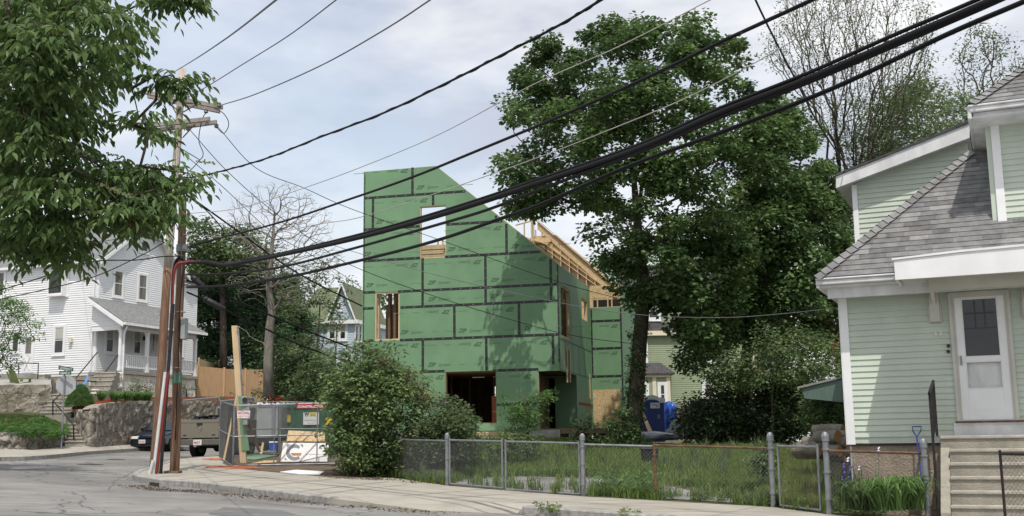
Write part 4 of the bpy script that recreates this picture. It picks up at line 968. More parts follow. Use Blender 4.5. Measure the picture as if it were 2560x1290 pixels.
# hood over the door
hd = 1.25; P4 = [RH.uv(2238, 698, hd), RH.uv(2640, 674, hd), RH.uv(2640, 622, hd), RH.uv(2424, 631, hd), RH.uv(2238, 651, hd)]
hz0 = (P4[0][1]+P4[1][1])/2; hzl = P4[4][1]; hzm = P4[3][1]+.03
fp = [(P4[0][0], hz0), (P4[1][0]+1.2, hz0), (P4[1][0]+1.2, hzl+.1), (P4[3][0]+.35, hzm), (P4[3][0]-.1, hzm-.02), (P4[0][0], hzl)]
mb = MB(); mb.prism([RH.p(u, z, hd) for u, z in fp], -RH.n*.05); mb.obox(RH.p(P4[0][0], hz0, hd-.05), RH.u*.03, -RH.n*(hd-.1), Vector((0, 0, hzl-hz0))); hood = obj('hood_fascia', mb, M['white'], rh)
mb = MB(); mb.prism([RH.p(P4[0][0]-.03, hzl+.005, hd+.02), RH.p(P4[3][0]-.1, hzm-.015, hd+.02), RH.p(P4[3][0]-.1, hzm+.02, hd+.02), RH.p(P4[0][0]-.03, hzl+.035, hd+.02)], -RH.n*(hd)); mb.prism([RH.p(P4[3][0]-.1, hzm-.015, hd+.02), RH.p(P4[1][0]+1.2, hzl+.1, hd+.02), RH.p(P4[1][0]+1.2, hzl+.135, hd+.02), RH.p(P4[3][0]-.1, hzm+.02, hd+.02)], -RH.n*(hd)); obj('hood_roof', mb, M['white'], rh)
mb = MB(); mb.plbox(RH, P4[0][0]+.04, hz0+.05, P4[1][0]+1.2, hz0+.08, .01, hd-.06); obj('hood_ceiling', mb, M['offwhite'], rh)
bu = RH.uv(2322, 716, .7)[0]; mb = MB(); mb.plbox(RH, bu, RH.uv(2322, 727, .7)[1], P4[1][0]+1.2, hz0+.05, .55, .7); obj('hood_beam', mb, M['offwhite'], rh)
for x in (2336, 2570):
    uu = RH.uv(x, 770, .1)[0]; za = RH.uv(2336, 806)[1]; mb = MB(); mb.plbox(RH, uu-.075, za, uu+.075, hz0, .02, .13); mb.plbox(RH, uu-.105, za-.01, uu-.075, za+.28, .018, .06); mb.plbox(RH, uu+.075, za-.01, uu+.105, za+.28, .018, .06)
    mb.prism([RH.p(uu-.03, hz0-.02, .13), RH.p(uu-.03, hz0-.02, .6), RH.p(uu-.03, za+.3, .13)], RH.u*.06); obj('hood_bracket', mb, M['offwhite'], rh)
# steps
M['conc3'] = mat('worn_sunlit_step_lip', (.385, .365, .315), .9, .15, 5, .4, 40, spec=.2)  # worn lip, lightened to paint in the sun it catches
st = empty('concrete_steps', RH.p(RH.uv(2440, 1200)[0], rgz, 1), 'worn tan concrete steps with a low side kerb climbing to the white storm door', 'steps')
zl = RH.uv(2430, 1089)[1]; us0 = RH.uv(2352, 1095, .1)[0]; us1 = us0+2.2; NR = 6; rs = (zl-(rgz+.02))/NR; tr = .205; dl = .32
for i in range(NR):
    z = zl-i*rs; d1 = dl+i*tr; lo_ = z-rs-.02 if i < NR-1 else z-rs-.3
    mb = MB(); a = us0 if i == 0 else us0+.14
    mb.plbox(RH, a, lo_, us1, z, -.05 if i == 0 else d1-tr, d1)
    so_ = obj('step', mb, M['conc2'], st, bevel=.012)
    mb = MB(); mb.plbox(RH, a+.002, z-.05, us1, z+.003, d1-.12, d1+.028); obj('nosing', mb, M['conc3'], so_, bevel=.012)
mb = MB(); mb.prism([RH.p(us0, rgz-.3, dl), RH.p(us0, zl-rs*.9, dl), RH.p(us0, rgz+.12, dl+tr*(NR-1)+.1), RH.p(us0, rgz-.3, dl+tr*(NR-1)+.1)], RH.u*.14); obj('side_kerb', mb, M['conc2'], st)
mb = MB(); mb.plbox(RH, us0, rgz-.3, us1, zl-rs*1.2, -.02, dl-.01); obj('stair_base', mb, M['conc2'], st)
# railing
rl = empty('iron_handrail', RH.p(us0-.03, rgz, 1.5), 'black iron handrail with thin bars at the left edge of the concrete steps', 'handrail')
dn = dl+tr*(NR-1)+.02; zn = RH.uv(2340, 980, dn)[1]; zf = zn+.42
Pn = RH.p(us0-.04, 0, dn); Pf = RH.p(us0-.04, 0, .3)
def zl_(P, z): return Vector((P.x, P.y, z))
mb = MB(); mb.tube([zl_(Pn, rgz), zl_(Pn, zn)], .022, 8); obj('post', mb, M['iron'], rl)
mb = MB(); mb.tube([zl_(Pf, zl), zl_(Pf, zf-.2)], .022, 8); obj('post', mb, M['iron'], rl)
mb = MB(); mb.tube([zl_(Pn, zn-.03)+RH.n*.08, zl_(Pn, zn), zl_(Pf, zf-.2)], .024, 8); obj('top_rail', mb, M['iron'], rl)
mb = MB(); mb.tube([zl_(Pn, zn-.72), zl_(Pf, zf-.92)], .012, 6); obj('bottom_rail', mb, M['iron'], rl)
for i in range(1, 9):
    t = i/9; a = zl_(Pn, zn-.72).lerp(zl_(Pf, zf-.92), t); b = zl_(Pn, zn).lerp(zl_(Pf, zf-.2), t); mb = MB(); mb.tube([a, b], .008, 5); obj('bar', mb, M['iron'], rl)
# shovel
sv = empty('shovel', RH.p(*RH.uv(2300, 1270, .3), .3), 'blue handled shovel leaning upright against the stucco foundation left of the steps', 'shovel')
d_ = .22; c0 = RH.p(*RH.uv(2292, 1092, d_-.1), d_-.1); c1 = RH.p(*RH.uv(2303, 1190, d_), d_); g = [RH.p(*RH.uv(*q_, d_-.1), d_-.1) for q_ in [(2292, 1092), (2282, 1078), (2281, 1067), (2303, 1066), (2302, 1077), (2292, 1092)]]
mb = MB(); mb.tube(g, .011, 6); obj('grip', mb, M['bluepaint'], sv)
mb = MB(); mb.tube([c0, c1], .014, 8); obj('shaft', mb, M['bluepaint'], sv)
c2 = RH.p(*RH.uv(2308, 1240, d_+.05), d_+.05); mb = MB(); mb.prism([c1-RH.u*.09, c1+RH.u*.09, c2+RH.u*.09, c2+RH.u*0-Vector((0, 0, .06)), c2-RH.u*.09], RH.n*.01); obj('blade', mb, M['iron'], sv)
# ---------------------------------------------------------------- white house on the left
LC = at(243, 800, 59.6)
LF = Pl(LC, (.383, .924)); LL = Pl(LC, (-.93, .357))
LFu = lambda x: LF.uv(x, 800)[0]
wz0 = LL.uv(230, 936)[1]; wz1 = LL.uv(235, 648)[1]; uE = LFu(452); uW2 = LFu(491)
wh = empty('white_house', (LC.x+1, LC.y+4, wz0-1), 'tall white clapboard house with grey roof and a railed front porch on the stone terrace', 'house')
C_ = .12
ap = LF.uv(357, 552); Lx = -14.0
# left long face (u negative direction: LL.u points away left)
mb = MB(); clap(mb, LL, [(0.12, wz0), (14, wz0), (14, wz1+.05), (0.12, wz1+.05)], [], C_, .032); mb.plbox(LL, 0, wz0, 14, wz1, -.1, -.002); obj('wall', mb, M['white_siding'], wh)
za = wz1+.1; mid = uE/2; zap = za+(ap[1]-za)
gp = [(0.1, wz0), (uE, wz0), (uE, za), (mid, zap-.1), (.1, za)]
mb = MB(); clap(mb, LF, gp, [], C_, .032); mb.prism([LF.p(u, z, -.003) for u, z in gp], -LF.n*.1); obj('wall', mb, M['white_siding'], wh)
zw = LF.uv(478, 712)[1]; gp = [(uE, wz0), (uW2, wz0), (uW2, zw), (uE, zw)]
mb = MB(); clap(mb, LF, gp, [], C_, .032); mb.prism([LF.p(u, z, -.003) for u, z in gp], -LF.n*.1); obj('wing_wall', mb, M['white_siding'], wh)
mb = MB(); mb.plbox(LF, 0, wz0, .12, za, -.001, .03); mb.plbox(LL, .0, wz0, .12, wz1, -.001, .03); mb.plbox(LF, uE-.1, wz0, uE, za, -.001, .032); mb.plbox(LF, uW2-.1, wz0, uW2, zw, -.001, .03); obj('corner_board', mb, M['white'], wh)
# main roof: ridge runs back along LL from apex
def roofslab(mb, a, b, c, d, t=.12): mb.prism([Vector(p) for p in (a, b, c, d)], (0, 0, t))
A0 = LF.p(-.35, za-.28, .35); AP = LF.p(mid, zap, .35); B0 = LF.p(uE+.35, za-.28, .35); bk = LL.u*14.5+LF.n*0
bk = -LF.n*15
mb = MB(); roofslab(mb, A0, AP, AP+bk, A0+bk); mb2 = None; obj('roof', mb, M['grey_shingle'], wh)
mb = MB(); roofslab(mb, AP, B0, B0+bk, AP+bk); obj('roof', mb, M['grey_shingle'], wh)
mb = MB()
for P, Q in ((A0, AP), (AP, B0)): mb.prism([P+LF.n*.01, Q+LF.n*.01, Q+LF.n*.01+Vector((0, 0, -.22)), P+LF.n*.01+Vector((0, 0, -.22))], LF.n*.05)
obj('rake_board', mb, M['white'], wh)
mb = MB(); mb.obox(A0+Vector((0, 0, -.05)), bk, -LF.u*.12, Vector((0, 0, .14))); obj('gutter', mb, M['white'], wh)
mb = MB(); mb.obox(A0+Vector((0, 0, -.07)), bk, LF.u*.35, Vector((0, 0, .03))); mb.prism([A0+Vector((0, 0, -.05)), AP+Vector((0, 0, -.05)), AP-LF.n*.36+Vector((0, 0, -.05)), A0-LF.n*.36+Vector((0, 0, -.05))], (0, 0, .03)); mb.prism([AP+Vector((0, 0, -.05)), B0+Vector((0, 0, -.05)), B0-LF.n*.36+Vector((0, 0, -.05)), AP-LF.n*.36+Vector((0, 0, -.05))], (0, 0, .03)); obj('soffit', mb, M['white'], wh)
mb = MB(); roofslab(mb, LF.p(uE, zw-.05, .3), LF.p(uW2+.3, zw-.05, .3), LF.p(uW2+.3, zw+1.2, -3), LF.p(uE, zw+1.2, -3)); obj('wing_roof', mb, M['grey_shingle'], wh)
mb = MB(); mb.tube([LL.p(.25, wz1, .1), LL.p(.25, wz0+.2, .06)], .05, 8); obj('downspout', mb, M['white'], wh)
window(LF, 285, 678, 305, 740, wh, blind=.96, curtain=True, t=.12); window(LF, 346, 688, 365, 750, wh, blind=.96, curtain=True, t=.12); window(LF, 352, 606, 368, 629, wh, t=.12, mullion=False)
window(LF, 265, 816, 282, 880, wh, blind=.5, t=.12); window(LF, 334, 824, 350, 884, wh, blind=.5, t=.12); window(LF, 400, 832, 412, 888, wh, t=.12); window(LF, 447, 828, 456, 888, wh, t=.1)
window(LL, 138, 818, 160, 883, wh, blind=.45, t=.13); window(LL, -8, 682, 11, 740, wh, t=.13, blind=.3, curtain=True); window(LL, 33, 832, 48, 880, wh, t=.1, mullion=False)
bw = window(LL, 132, 684, 168, 737, wh, t=.13, mullion=False, d=.0)
mb = MB(); p0 = LL.uv(132, 740)[0]; p1 = LL.uv(168, 740)[0]; p0, p1 = min(p0, p1), max(p0, p1); z0 = LL.uv(150, 738)[1]; z1 = LL.uv(150, 683)[1]
mb.frame(LL, p0, z0, p1, z1, .06, .05, .42); mb.plbox(LL, p0, z0-.1, p1, z0, .02, .45); obj('box_window', mb, M['white'], wh)
mb = MB(); mb.plbox(LL, p0+.06, z0+.06, p1-.06, z1-.06, .36, .38); obj('pane', mb, M['glass'], wh)
# side door
d0, d1 = sorted((LL.uv(58, 880)[0], LL.uv(86, 880)[0])); dz = LL.uv(72, 932)[1]; dh = LL.uv(72, 846)[1]
mb = MB(); mb.plbox(LL, d0, dz, d1, dh+.15, .0, .05); dd = obj('side_door', mb, M['white'], wh)
mb = MB(); mb.plbox(LL, d0+.2, dz+1.05, d1-.2, dh, .05, .056); obj('pane', mb, M['curtain'], dd)
mb = MB()
for sgn in (0, 1): a = LL.p(d0+.2, dz+.15+.75*sgn, .058); b = LL.p(d1-.2, dz+.9-.75*sgn, .058); mb.tube([a, b], .03, 4)
obj('cross_brace', mb, M['white'], dd)
mb = MB(); mb.plbox(LL, LL.uv(180, 860)[0]-.1, LL.uv(180, 856)[1], LL.uv(180, 860)[0]+.1, LL.uv(180, 846)[1], .0, .2); obj('wall_light', mb, M['cream'], wh)
mb = MB(); mb.plbox(LL, 0, wz0-3, 14, wz0-.03, -.2, -.04); mb.plbox(LF, 0, wz0-3, uW2, wz0-.03, -.2, -.04); obj('foundation', mb, M['stucco'], wh)
# porch door & lamp
a0, a1 = LFu(374), LFu(394); pz = LF.uv(385, 922)[1]; mb = MB(); mb.plbox(LF, a0, pz, a1, LF.uv(385, 834)[1], .0, .05); pd = obj('front_door', mb, M['oldwhite'], wh)
mb = MB(); mb.plbox(LF, a0+.3, pz+1.0, a1-.3, pz+1.9, .05, .057); obj('pane', mb, M['glass'], pd)
mb = MB(); mb.plbox(LF, LFu(362)-.1, LF.uv(362, 852)[1], LFu(362)+.1, LF.uv(362, 842)[1], 0, .15); obj('porch_lamp', mb, M['iron'], wh)
# porch
PD = 2.1; PF = Pl(LF.p(0, 0, PD), LF.u)
px0 = PF.uv(305, 860)[0]; px1 = PF.uv(492, 870)[0]; zpt = PF.uv(320, 812)[1]; zdk = PF.uv(320, 928)[1]
zwl = LF.uv(250, 750)[1]
ov = .35; R0 = PF.p(px0-ov, zpt+.02, .35); R1 = PF.p(px1+ov, zpt+.02, .35); Rw0 = LF.p(px0-ov+.0, zwl, .02); Rw1 = LF.p(px1-.8, zwl, .02)
mb = MB(); roofslab(mb, R0, R1, Rw1, Rw0, .09)
mb.prism([R1, Rw1, LF.p(px1+ov, zpt+.02, 0)], (0, 0, .09)); obj('porch_roof', mb, M['grey_shingle'], wh)
mb = MB(); mb.obox(R0-Vector((0, 0, .1)), R1-R0, LF.n*.12, Vector((0, 0, .14))); mb.prism([R0+Vector((0, 0, -.2)), Rw0+Vector((0, 0, -.2)), Rw0+Vector((0, 0, .02)), R0+Vector((0, 0, .02))], -LF.u*.06); obj('porch_fascia', mb, M['white'], wh)
mb = MB(); mb.prism([PF.p(px0, zpt-.28, 0), PF.p(px1, zpt-.28, 0), PF.p(px1, zpt, 0), PF.p(px0, zpt, 0)], -PF.n*.15); mb.obox(PF.p(px0, zpt-.28, 0), PF.u*.12, -PF.n*PD, Vector((0, 0, .28))); mb.obox(PF.p(px1-.12, zpt-.28, 0), PF.u*.12, -PF.n*PD, Vector((0, 0, .28))); obj('porch_beam', mb, M['white'], wh)
PS = Pl(PF.p(px0, 0), -PF.n); mb = MB(); clap(mb, PS, [(0.1, zpt), (PD, zpt), (PD, zwl-.1)], [], C_, .032); mb.prism([PS.p(.1, zpt, -.02), PS.p(PD, zpt, -.02), PS.p(PD, zwl-.1, -.02)], PS.n*.01); obj('porch_gable_wall', mb, M['white_siding'], wh)
for x in (305, 371, 430, 491):
    uu = PF.uv(x, 860)[0]; mb = MB(); mb.plbox(PF, uu-.08, zdk, uu+.08, zpt-.28, -.16, -.0); mb.plbox(PF, uu-.11, zdk, uu+.11, zdk+.15, -.19, .02); mb.plbox(PF, uu-.11, zpt-.4, uu+.11, zpt-.29, -.19, .02); obj('porch_column', mb, M['white'], wh)
zr0 = PF.uv(340, 921)[1]; zr1 = PF.uv(340, 888)[1]
mb = MB(); mb.plbox(PF, px0, zr1-.05, px1, zr1, -.12, -.03); obj('porch_rail', mb, M['white'], wh)
mb = MB(); mb.plbox(PF, px0, zr0, px1, zr0+.05, -.12, -.03); obj('porch_rail', mb, M['white'], wh)
u = px0+.18
while u < px1-.1:
    mb = MB(); mb.plbox(PF, u, zr0+.05, u+.05, zr1-.05, -.095, -.05); obj('baluster', mb, M['white'], wh); u += .145
mb = MB(); mb.plbox(PF, px0-.1, zdk-.16, px1+.1, zdk, -PD, .06); obj('porch_deck', mb, M['conc2'], wh)
mb = MB(); mb.plbox(PF, px0+.05, zdk-3, px1, zdk-.17, -.25, -.04); mb.obox(PF.p(px0+.05, zdk-3, -.04), PF.u*.2, -PF.n*PD, Vector((0, 0, 2.83))); obj('porch_base', mb, M['whitewash'], wh)
mb = MB(); mb.tube([PF.p(px0+.02, zpt-.1, .3), PF.p(px0+.05, zpt-.5, .08), PF.p(px0+.05, zdk-1.6, .08)], .05, 8); obj('downspout', mb, M['white'], wh)
# ---- blue-grey house behind
BC = at(887, 850, 84); BF = Pl(BC, (.985, -.17)); BS = Pl(BC, (.35, .937))
bh = empty('blue_grey_house', (BC.x, BC.y+3, 1.5), 'pale blue grey clapboard house with a mossy green gable roof half hidden behind the shrubs', 'house')
bz = BF.uv(830, 1010)[1]; be = BF.uv(840, 802)[1]; ul_ = BF.uv(765, 900)[0]
mb = MB(); clap(mb, BF, [(ul_, bz), (0, bz), (0, be), (ul_, be)], [], .13, .02); mb.plbox(BF, ul_, bz, 0, be, -.1, -.002); obj('wall', mb, M['blue_siding'], bh)
mb = MB(); clap(mb, BS, [(0, bz), (7, bz), (7, be), (0, be)], [], .13, .02); mb.plbox(BS, 0, bz, 7, be, -.1, -.002); obj('wall', mb, M['blue_siding'], bh)
g0 = BF.uv(828, 800); g1 = BF.uv(884, 800); ga = BF.uv(854, 712)
GFp = [(g0[0], be), (g1[0], be), ((g0[0]+g1[0])/2, ga[1])]
mb = MB(); clap(mb, BF, GFp, [], .13, .02); mb.prism([BF.p(u, z, -.003) for u, z in GFp], -BF.n*.1); obj('gable_wall', mb, M['blue_siding'], bh)
Pa = BF.p(GFp[2][0], ga[1]+.12, .3); Pl_ = BF.p(GFp[0][0]-.35, be-.2, .3); Pr_ = BF.p(GFp[1][0]+.3, be-.1, .3); bk2 = -BF.n*9
mb = MB(); mb.prism([Pl_, Pa, Pa+bk2, Pl_+bk2], (0, 0, .12)); mb.prism([Pa, Pr_, Pr_+bk2, Pa+bk2], (0, 0, .12)); 
Lr = BF.p(BF.uv(740, 800)[0], be-.1, .3); Lt = BF.p(BF.uv(765, 712)[0], ga[1]+.1, -2.6); Rt = BF.p(GFp[2][0], ga[1]+.1, -2.6); Rr = BF.p(GFp[0][0]+.5, be-.1, .3)
mb.prism([Lr, Rr, Rt, Lt], (0, 0, .1)); obj('roof', mb, M['green_shingle'], bh)
mb = MB()
for P, Q in ((Pl_, Pa), (Pa, Pr_)): mb.prism([P+BF.n*.02-Vector((0, 0, .2)), Q+BF.n*.02-Vector((0, 0, .2)), Q+BF.n*.02+Vector((0, 0, .08)), P+BF.n*.02+Vector((0, 0, .08))], BF.n*.06)
mb.plbox(BF, ul_-.3, be-.28, .35, be+.0, .02, .35); mb.obox(BS.p(0, be-.28, .35), BS.u*7, BS.n*-.35, Vector((0, 0, .28))); obj('eave_trim', mb, M['white'], bh)
for x0, x1, pl in ((824, 838, BF), (851, 864, BF)): window(pl, x0, 812, x1, 847, bh, blind=.5, t=.16)
for x0, x1 in ((877, 881), (888, 893), (897, 902)): window(BS, x0 if x0 > 886 else x0, 815, x1, 852, bh, t=.1) if x0 > 885 else None
window(BF, 824, 902, 838, 940, bh, t=.16); window(BF, 862, 898, 874, 930, bh, t=.16); window(BF, 847, 758, 853, 775, bh, t=.1, mullion=False)
# ---- sage house behind the maple
SF = Pl(at(1740, 900, 66), (.999, .03))
sh = empty('sage_house', (SF.P0.x, SF.P0.y+3, 2), 'sage green clapboard house with cream trim and a shingled bay behind the big maple', 'house')
s0 = SF.uv(1560, 900)[0]; s1 = SF.uv(1884, 900)[0]; sz0 = SF.uv(1740, 1014)[1]; szm = SF.uv(1650, 832)[1]; sze = SF.uv(1740, 728)[1]
mb = MB(); clap(mb, SF, [(s0, sz0), (s1, sz0), (s1, sze), (s0, sze)], [], .125, .02); mb.plbox(SF, s0, sz0-.1, s1, sze, -.2, -.002); mb.obox(SF.p(s1, sz0, -.2), SF.u*-.05, -SF.n*7, Vector((0, 0, sze-sz0))); obj('wall', mb, M['sage'], sh)
mb = MB(); mb.plbox(SF, s0, sz0-2.5, s1, sz0-.1, -.2, .02); obj('foundation', mb, M['stucco'], sh)
mb = MB(); mb.plbox(SF, s1-.2, sz0, s1+.02, sze, .001, .05); mb.plbox(SF, s0, sze-.3, s1+.2, sze, .01, .5); mb.plbox(SF, s0, szm-.18, SF.uv(1700, 830)[0], szm+.12, .01, .3); obj('cream_trim', mb, M['cream'], sh)
mb = MB(); zz_ = SF.uv(1650, 806)[1]; uu = SF.uv(1702, 830)[0]; mb.prism([SF.p(s0, szm+.125, .32), SF.p(uu, szm+.125, .32), SF.p(uu, zz_, .02), SF.p(s0, zz_, .02)], -SF.n*.05); obj('skirt_roof', mb, M['dark_shingle'], sh)
zr_ = SF.uv(1740, 640)[1]; mb = MB(); mb.prism([SF.p(s0, sze, .5), SF.p(s1+.4, sze, .5), SF.p(s1+.4, zr_, -4), SF.p(s0, zr_, -4)], (0, 0, .12)); obj('roof', mb, M['dark_shingle'], sh)
for w_ in [(1732, 750, 1752, 792), (1762, 868, 1784, 901), (1762, 952, 1784, 988), (1600, 842, 1612, 905), (1622, 760, 1644, 795)]: window(SF, *w_, sh, t=.17, trim='white', blind=.3)
bay = Pl(SF.p(0, 0, 1.1), SF.u); b0 = bay.uv(1560, 960)[0]; b1 = bay.uv(1674, 960)[0]; bz1 = bay.uv(1640, 938)[1]
mb = MB(); clap(mb, bay, [(b0, sz0-1.2), (b1, sz0-1.2), (b1, bz1), (b0, bz1)], [], .125, .02); mb.plbox(bay, b0, sz0-1.2, b1, bz1, -1.1, -.002); o = obj('bay_wall', mb, M['sage'], sh)
mb = MB(); 
for x in (1637, 1672): uu = bay.uv(x, 960)[0]; mb.plbox(bay, uu-.14, sz0-1.2, uu+.08, bz1, .001, .05)
mb.plbox(bay, b0, bz1-.12, b1+.1, bz1+.03, .0, .12); obj('bay_trim', mb, M['cream'], sh)
mb = MB(); zq = SF.uv(1620, 910)[1]; mb.prism([bay.p(b0, bz1+.03, .25), bay.p(b1+.3, bz1+.03, .25), SF.p(SF.uv(1650, 912)[0], zq, .02), SF.p(b0, zq, .02)], (0, 0, .08)); mb.prism([bay.p(b1+.3, bz1+.03, .25), SF.p(b1+.3, bz1+.03, .02), SF.p(SF.uv(1650, 912)[0], zq, .02)], (0, 0, .07)); obj('bay_roof', mb, M['dark_shingle'], sh)
window(bay, 1600, 962, 1616, 1010, sh, t=.16); window(bay, 1651, 962, 1662, 1010, sh, t=.16)
# ---------------------------------------------------------------- terrace, walls and stairs on the far corner
def stonewall(name, pts, topz, basez, thick, label, mt='stone', cell=.45, amp=.07, par=None, cat='retaining wall'):
    """pts: plan points; displaced rubble face"""
    LL_ = sum(math.hypot(a[0]-b[0], a[1]-b[1]) for a, b in zip(pts, pts[1:])); P = cat_rom([(p[0], p[1], 0) for p in pts], max(4, int(LL_/len(pts)/.13))); mb = MB(); rows = []; nz = 20
    tz = np.interp(np.linspace(0, 1, len(P)), np.linspace(0, 1, len(topz)), topz); bz_ = np.interp(np.linspace(0, 1, len(P)), np.linspace(0, 1, len(basez)), basez)
    import mathutils
    for j in range(nz+1):
        r = []
        for i, p in enumerate(P):
            t = (P[min(i+1, len(P)-1)]-P[max(i-1, 0)]).normalized(); n = Vector((t.y, -t.x, 0))
            if n.dot(CAM-p) < 0: n = -n
            z = bz_[i]-.3+(tz[i]-bz_[i]+.3)*j/nz; q = Vector((p.x, p.y, z))
            d = mathutils.noise.voronoi(q/cell)[0]; v = (d[1]-d[0])*amp*1.6+mathutils.noise.noise(q*3)*amp*.4
            r.append(q+n*(v if j < nz else v*.5)+Vector((0, 0, mathutils.noise.noise(q*2)*.06 if j == nz else 0)))
        rows.append(r)
    back = []
    for i, p in enumerate(P):
        t = (P[min(i+1, len(P)-1)]-P[max(i-1, 0)]).normalized(); n = Vector((t.y, -t.x, 0))
        if n.dot(CAM-p) < 0: n = -n
        back.append(Vector((p.x, p.y, tz[i]-.02))-n*thick)
    rows.append(back); rows.append([Vector((q.x, q.y, q.z-1.2)) for q in back])
    grid_mesh(mb, rows); mb.v = mb.v
    return obj(name, mb, M[mt], par, label=label if par is None else None, cat=cat if par is None else None)
W1 = [at(180, 1113, 49.4), at(196, 1112, 47.6), at(225, 1111.5, 46.8), at(270, 1110, 49), at(340, 1107, 53), at(440, 1102, 58), at(548, 1097, 62.5), at(640, 1090, 69)]
wt = [at(185, 1020, 48.6).z, at(196, 1024, 47.6).z, at(237, 1031, 46.9).z, at(262, 1012, 48.5).z, at(282, 1003, 50).z, at(380, 1003, 55).z, at(470, 1003, 59.5).z, at(548, 1002, 62.5).z, at(640, 1000, 69).z]
stonewall('stone_wall', W1, wt, [p.z for p in W1], .5, 'long whitish rubble retaining wall behind the parked car and the pickup')
W3 = [at(-200, 1128, 42), at(-60, 1124, 43.4), at(30, 1125, 44.4), at(84, 1125, 45), at(140, 1118, 46), at(162, 1112, 47.5)]
stonewall('stone_wall', W3, [1.6+.72]*6, [p.z for p in W3], .6, 'low round-cornered boulder wall under the spreading green juniper', 'stone2', cell=.38, amp=.13)
W4 = [at(-200, 1040, 51), at(0, 1030, 51), at(60, 1030, 51.2), at(127, 1022, 51.5)]
stonewall('stone_wall', W4, [at(60, 962, 51.2).z]*4, [p.z-1.2 for p in W4], .4, 'tall brown terrace wall with a flat concrete top at the left edge')
W5 = [at(-200, 945, 56), at(0, 938, 56), at(50, 938, 56), at(97, 938, 56.5)]
stonewall('stone_wall', W5, [at(20, 934, 56).z]*4, [at(20, 985, 56).z]*4, .3, 'shadowed concrete wall below the side door of the white house', 'found', amp=.01)
M['mulchsoil'] = mat('mulch_and_soil', (.05, .055, .03), .95, 0, 1.2, .8, 40, spec=.1, col2=(.19, .04, .022), ramp=(.45, .6))
# terrace ground (soil, mulch) from wall tops to the house
def terr(name, front, back, mt, **kw):
    mb = MB(); rows = []
    for k in range(5):
        t = k/4; rows.append([f.lerp(b, t)+Vector((0, 0, .12*math.sin(t*3.1))) for f, b in zip(front, back)])
    grid_mesh(mb, rows); return obj(name, mb, mt, **kw)
terr('terrace_soil', [at(-200, 1062, 45), at(0, 1062, 45.5), at(100, 1064, 46), at(164, 1080, 47.5)], [at(-200, 1030, 51), at(0, 1030, 51), at(60, 1030, 51), at(127, 1035, 51.4)], M['soil'], kind='structure')
terr('mulch_bed', [at(178, 1022, 48.8), at(210, 1032, 47.9), at(237, 1031, 47.2), at(262, 1016, 48.6), at(285, 1005, 50.2)], [at(205, 1003, 53), at(225, 1001, 54), at(240, 999, 55.5), at(262, 997, 57), at(292, 996, 58.6)], M['mulch'], kind='structure')
terr('terrace_soil', [at(285, 1005, 50.2), at(380, 1004, 55.2), at(470, 1004, 59.7), at(548, 1003, 62.7), at(640, 1001, 69.2)],
     [at(292, 996, 58.6), at(330, 994, 60.5), at(390, 993, 64), at(480, 993, 67), at(560, 990, 71), at(680, 988, 76)], M['mulchsoil'], kind='structure')
terr('terrace_soil', [at(560, 990, 71), at(640, 992, 72), at(700, 992, 73), at(800, 996, 73), at(1000, 1000, 74)], [at(480, 985, 82), at(600, 980, 92), at(700, 975, 100), at(850, 970, 110), at(1000, 968, 110)], M['soil'], kind='structure')
terr('terrace_soil', [at(-200, 963, 51.4), at(0, 963, 51.4), at(60, 963, 51.6), at(127, 963, 51.9)], [at(-200, 950, 56), at(0, 950, 56), at(60, 950, 56), at(127, 950, 56)], M['found'], kind='structure')
terr('mulch_bed', [at(670, 1004, 66), at(700, 1004, 66), at(740, 1004, 66), at(760, 1005, 66)], [at(672, 990, 70), at(700, 989, 70), at(740, 991, 70), at(760, 994, 70)], M['mulch'], kind='structure')
def stairs(name, x0, x1, levels, Y0, run, lab, mt='conc2'):
    """levels: list of photo y of tread edges from bottom to top"""
    rt_ = empty(name, at((x0[0]+x1[0])/2, levels[0], Y0), lab, 'steps')
    n = len(levels)
    for i, y in enumerate(levels):
        t = i/max(1, n-1); xa = x0[0]+(x0[1]-x0[0])*t; xb = x1[0]+(x1[1]-x1[0])*t; Y = Y0+run*i
        a = at(xa, y, Y); b = at(xb, y, Y); mb = MB()
        mb.obox(Vector((a.x, Y, a.z-.5)), Vector((b.x-a.x, 0, 0)), Vector((0, run+.25, 0)), Vector((0, 0, .5))); so_ = obj('step', mb, M[mt], rt_); mb = MB(); mb.obox(Vector((a.x+.005, Y-.03, a.z-.045)), Vector((b.x-a.x-.01, 0, 0)), Vector((0, run*.9, 0)), Vector((0, 0, .05))); obj('nosing', mb, M['conc3'], so_)
stairs('stone_stairs', (163, 170), (214, 205), [1103, 1094, 1086, 1078, 1068, 1058, 1046], 46.6, .38, 'lowest concrete stairs beside the street name post')
stairs('stone_stairs', (101, 130), (178, 204), [1031, 1022, 1013, 1003, 994, 985], 49.2, .38, 'middle concrete stairs rising behind the juniper')
stairs('stone_stairs', (206, 236), (262, 290), [1000, 988, 975, 963, 951, 940, 931], 54.5, .33, 'upper stairs climbing to the white porch beside the blue chair')
stairs('stone_stairs', (97, 97), (128, 112), [957, 947, 936], 54, .5, 'two short steps at the side door of the white house')
mb = MB(); a_ = at(128, 984, 51.6); b_ = at(240, 984, 51.6); mb.box(a_.x, 51.7, a_.z-.6, b_.x-.4, 56.5, a_.z); obj('stair_landing', mb, M['conc2'], kind='structure')
# rough white cheek wall of the upper stairs
stonewall('stone_wall', [at(238, 1000, 55), at(262, 1000, 56.5), at(300, 1000, 58.2)], [at(238, 985, 55).z, at(262, 950, 56.5).z, at(298, 930, 58.2).z], [at(238, 1002, 55).z, at(262, 1002, 56.5).z, at(300, 1000, 58.2).z], .4, 'whitewashed rough cheek wall beside the upper porch stairs', 'whitewash', amp=.12)
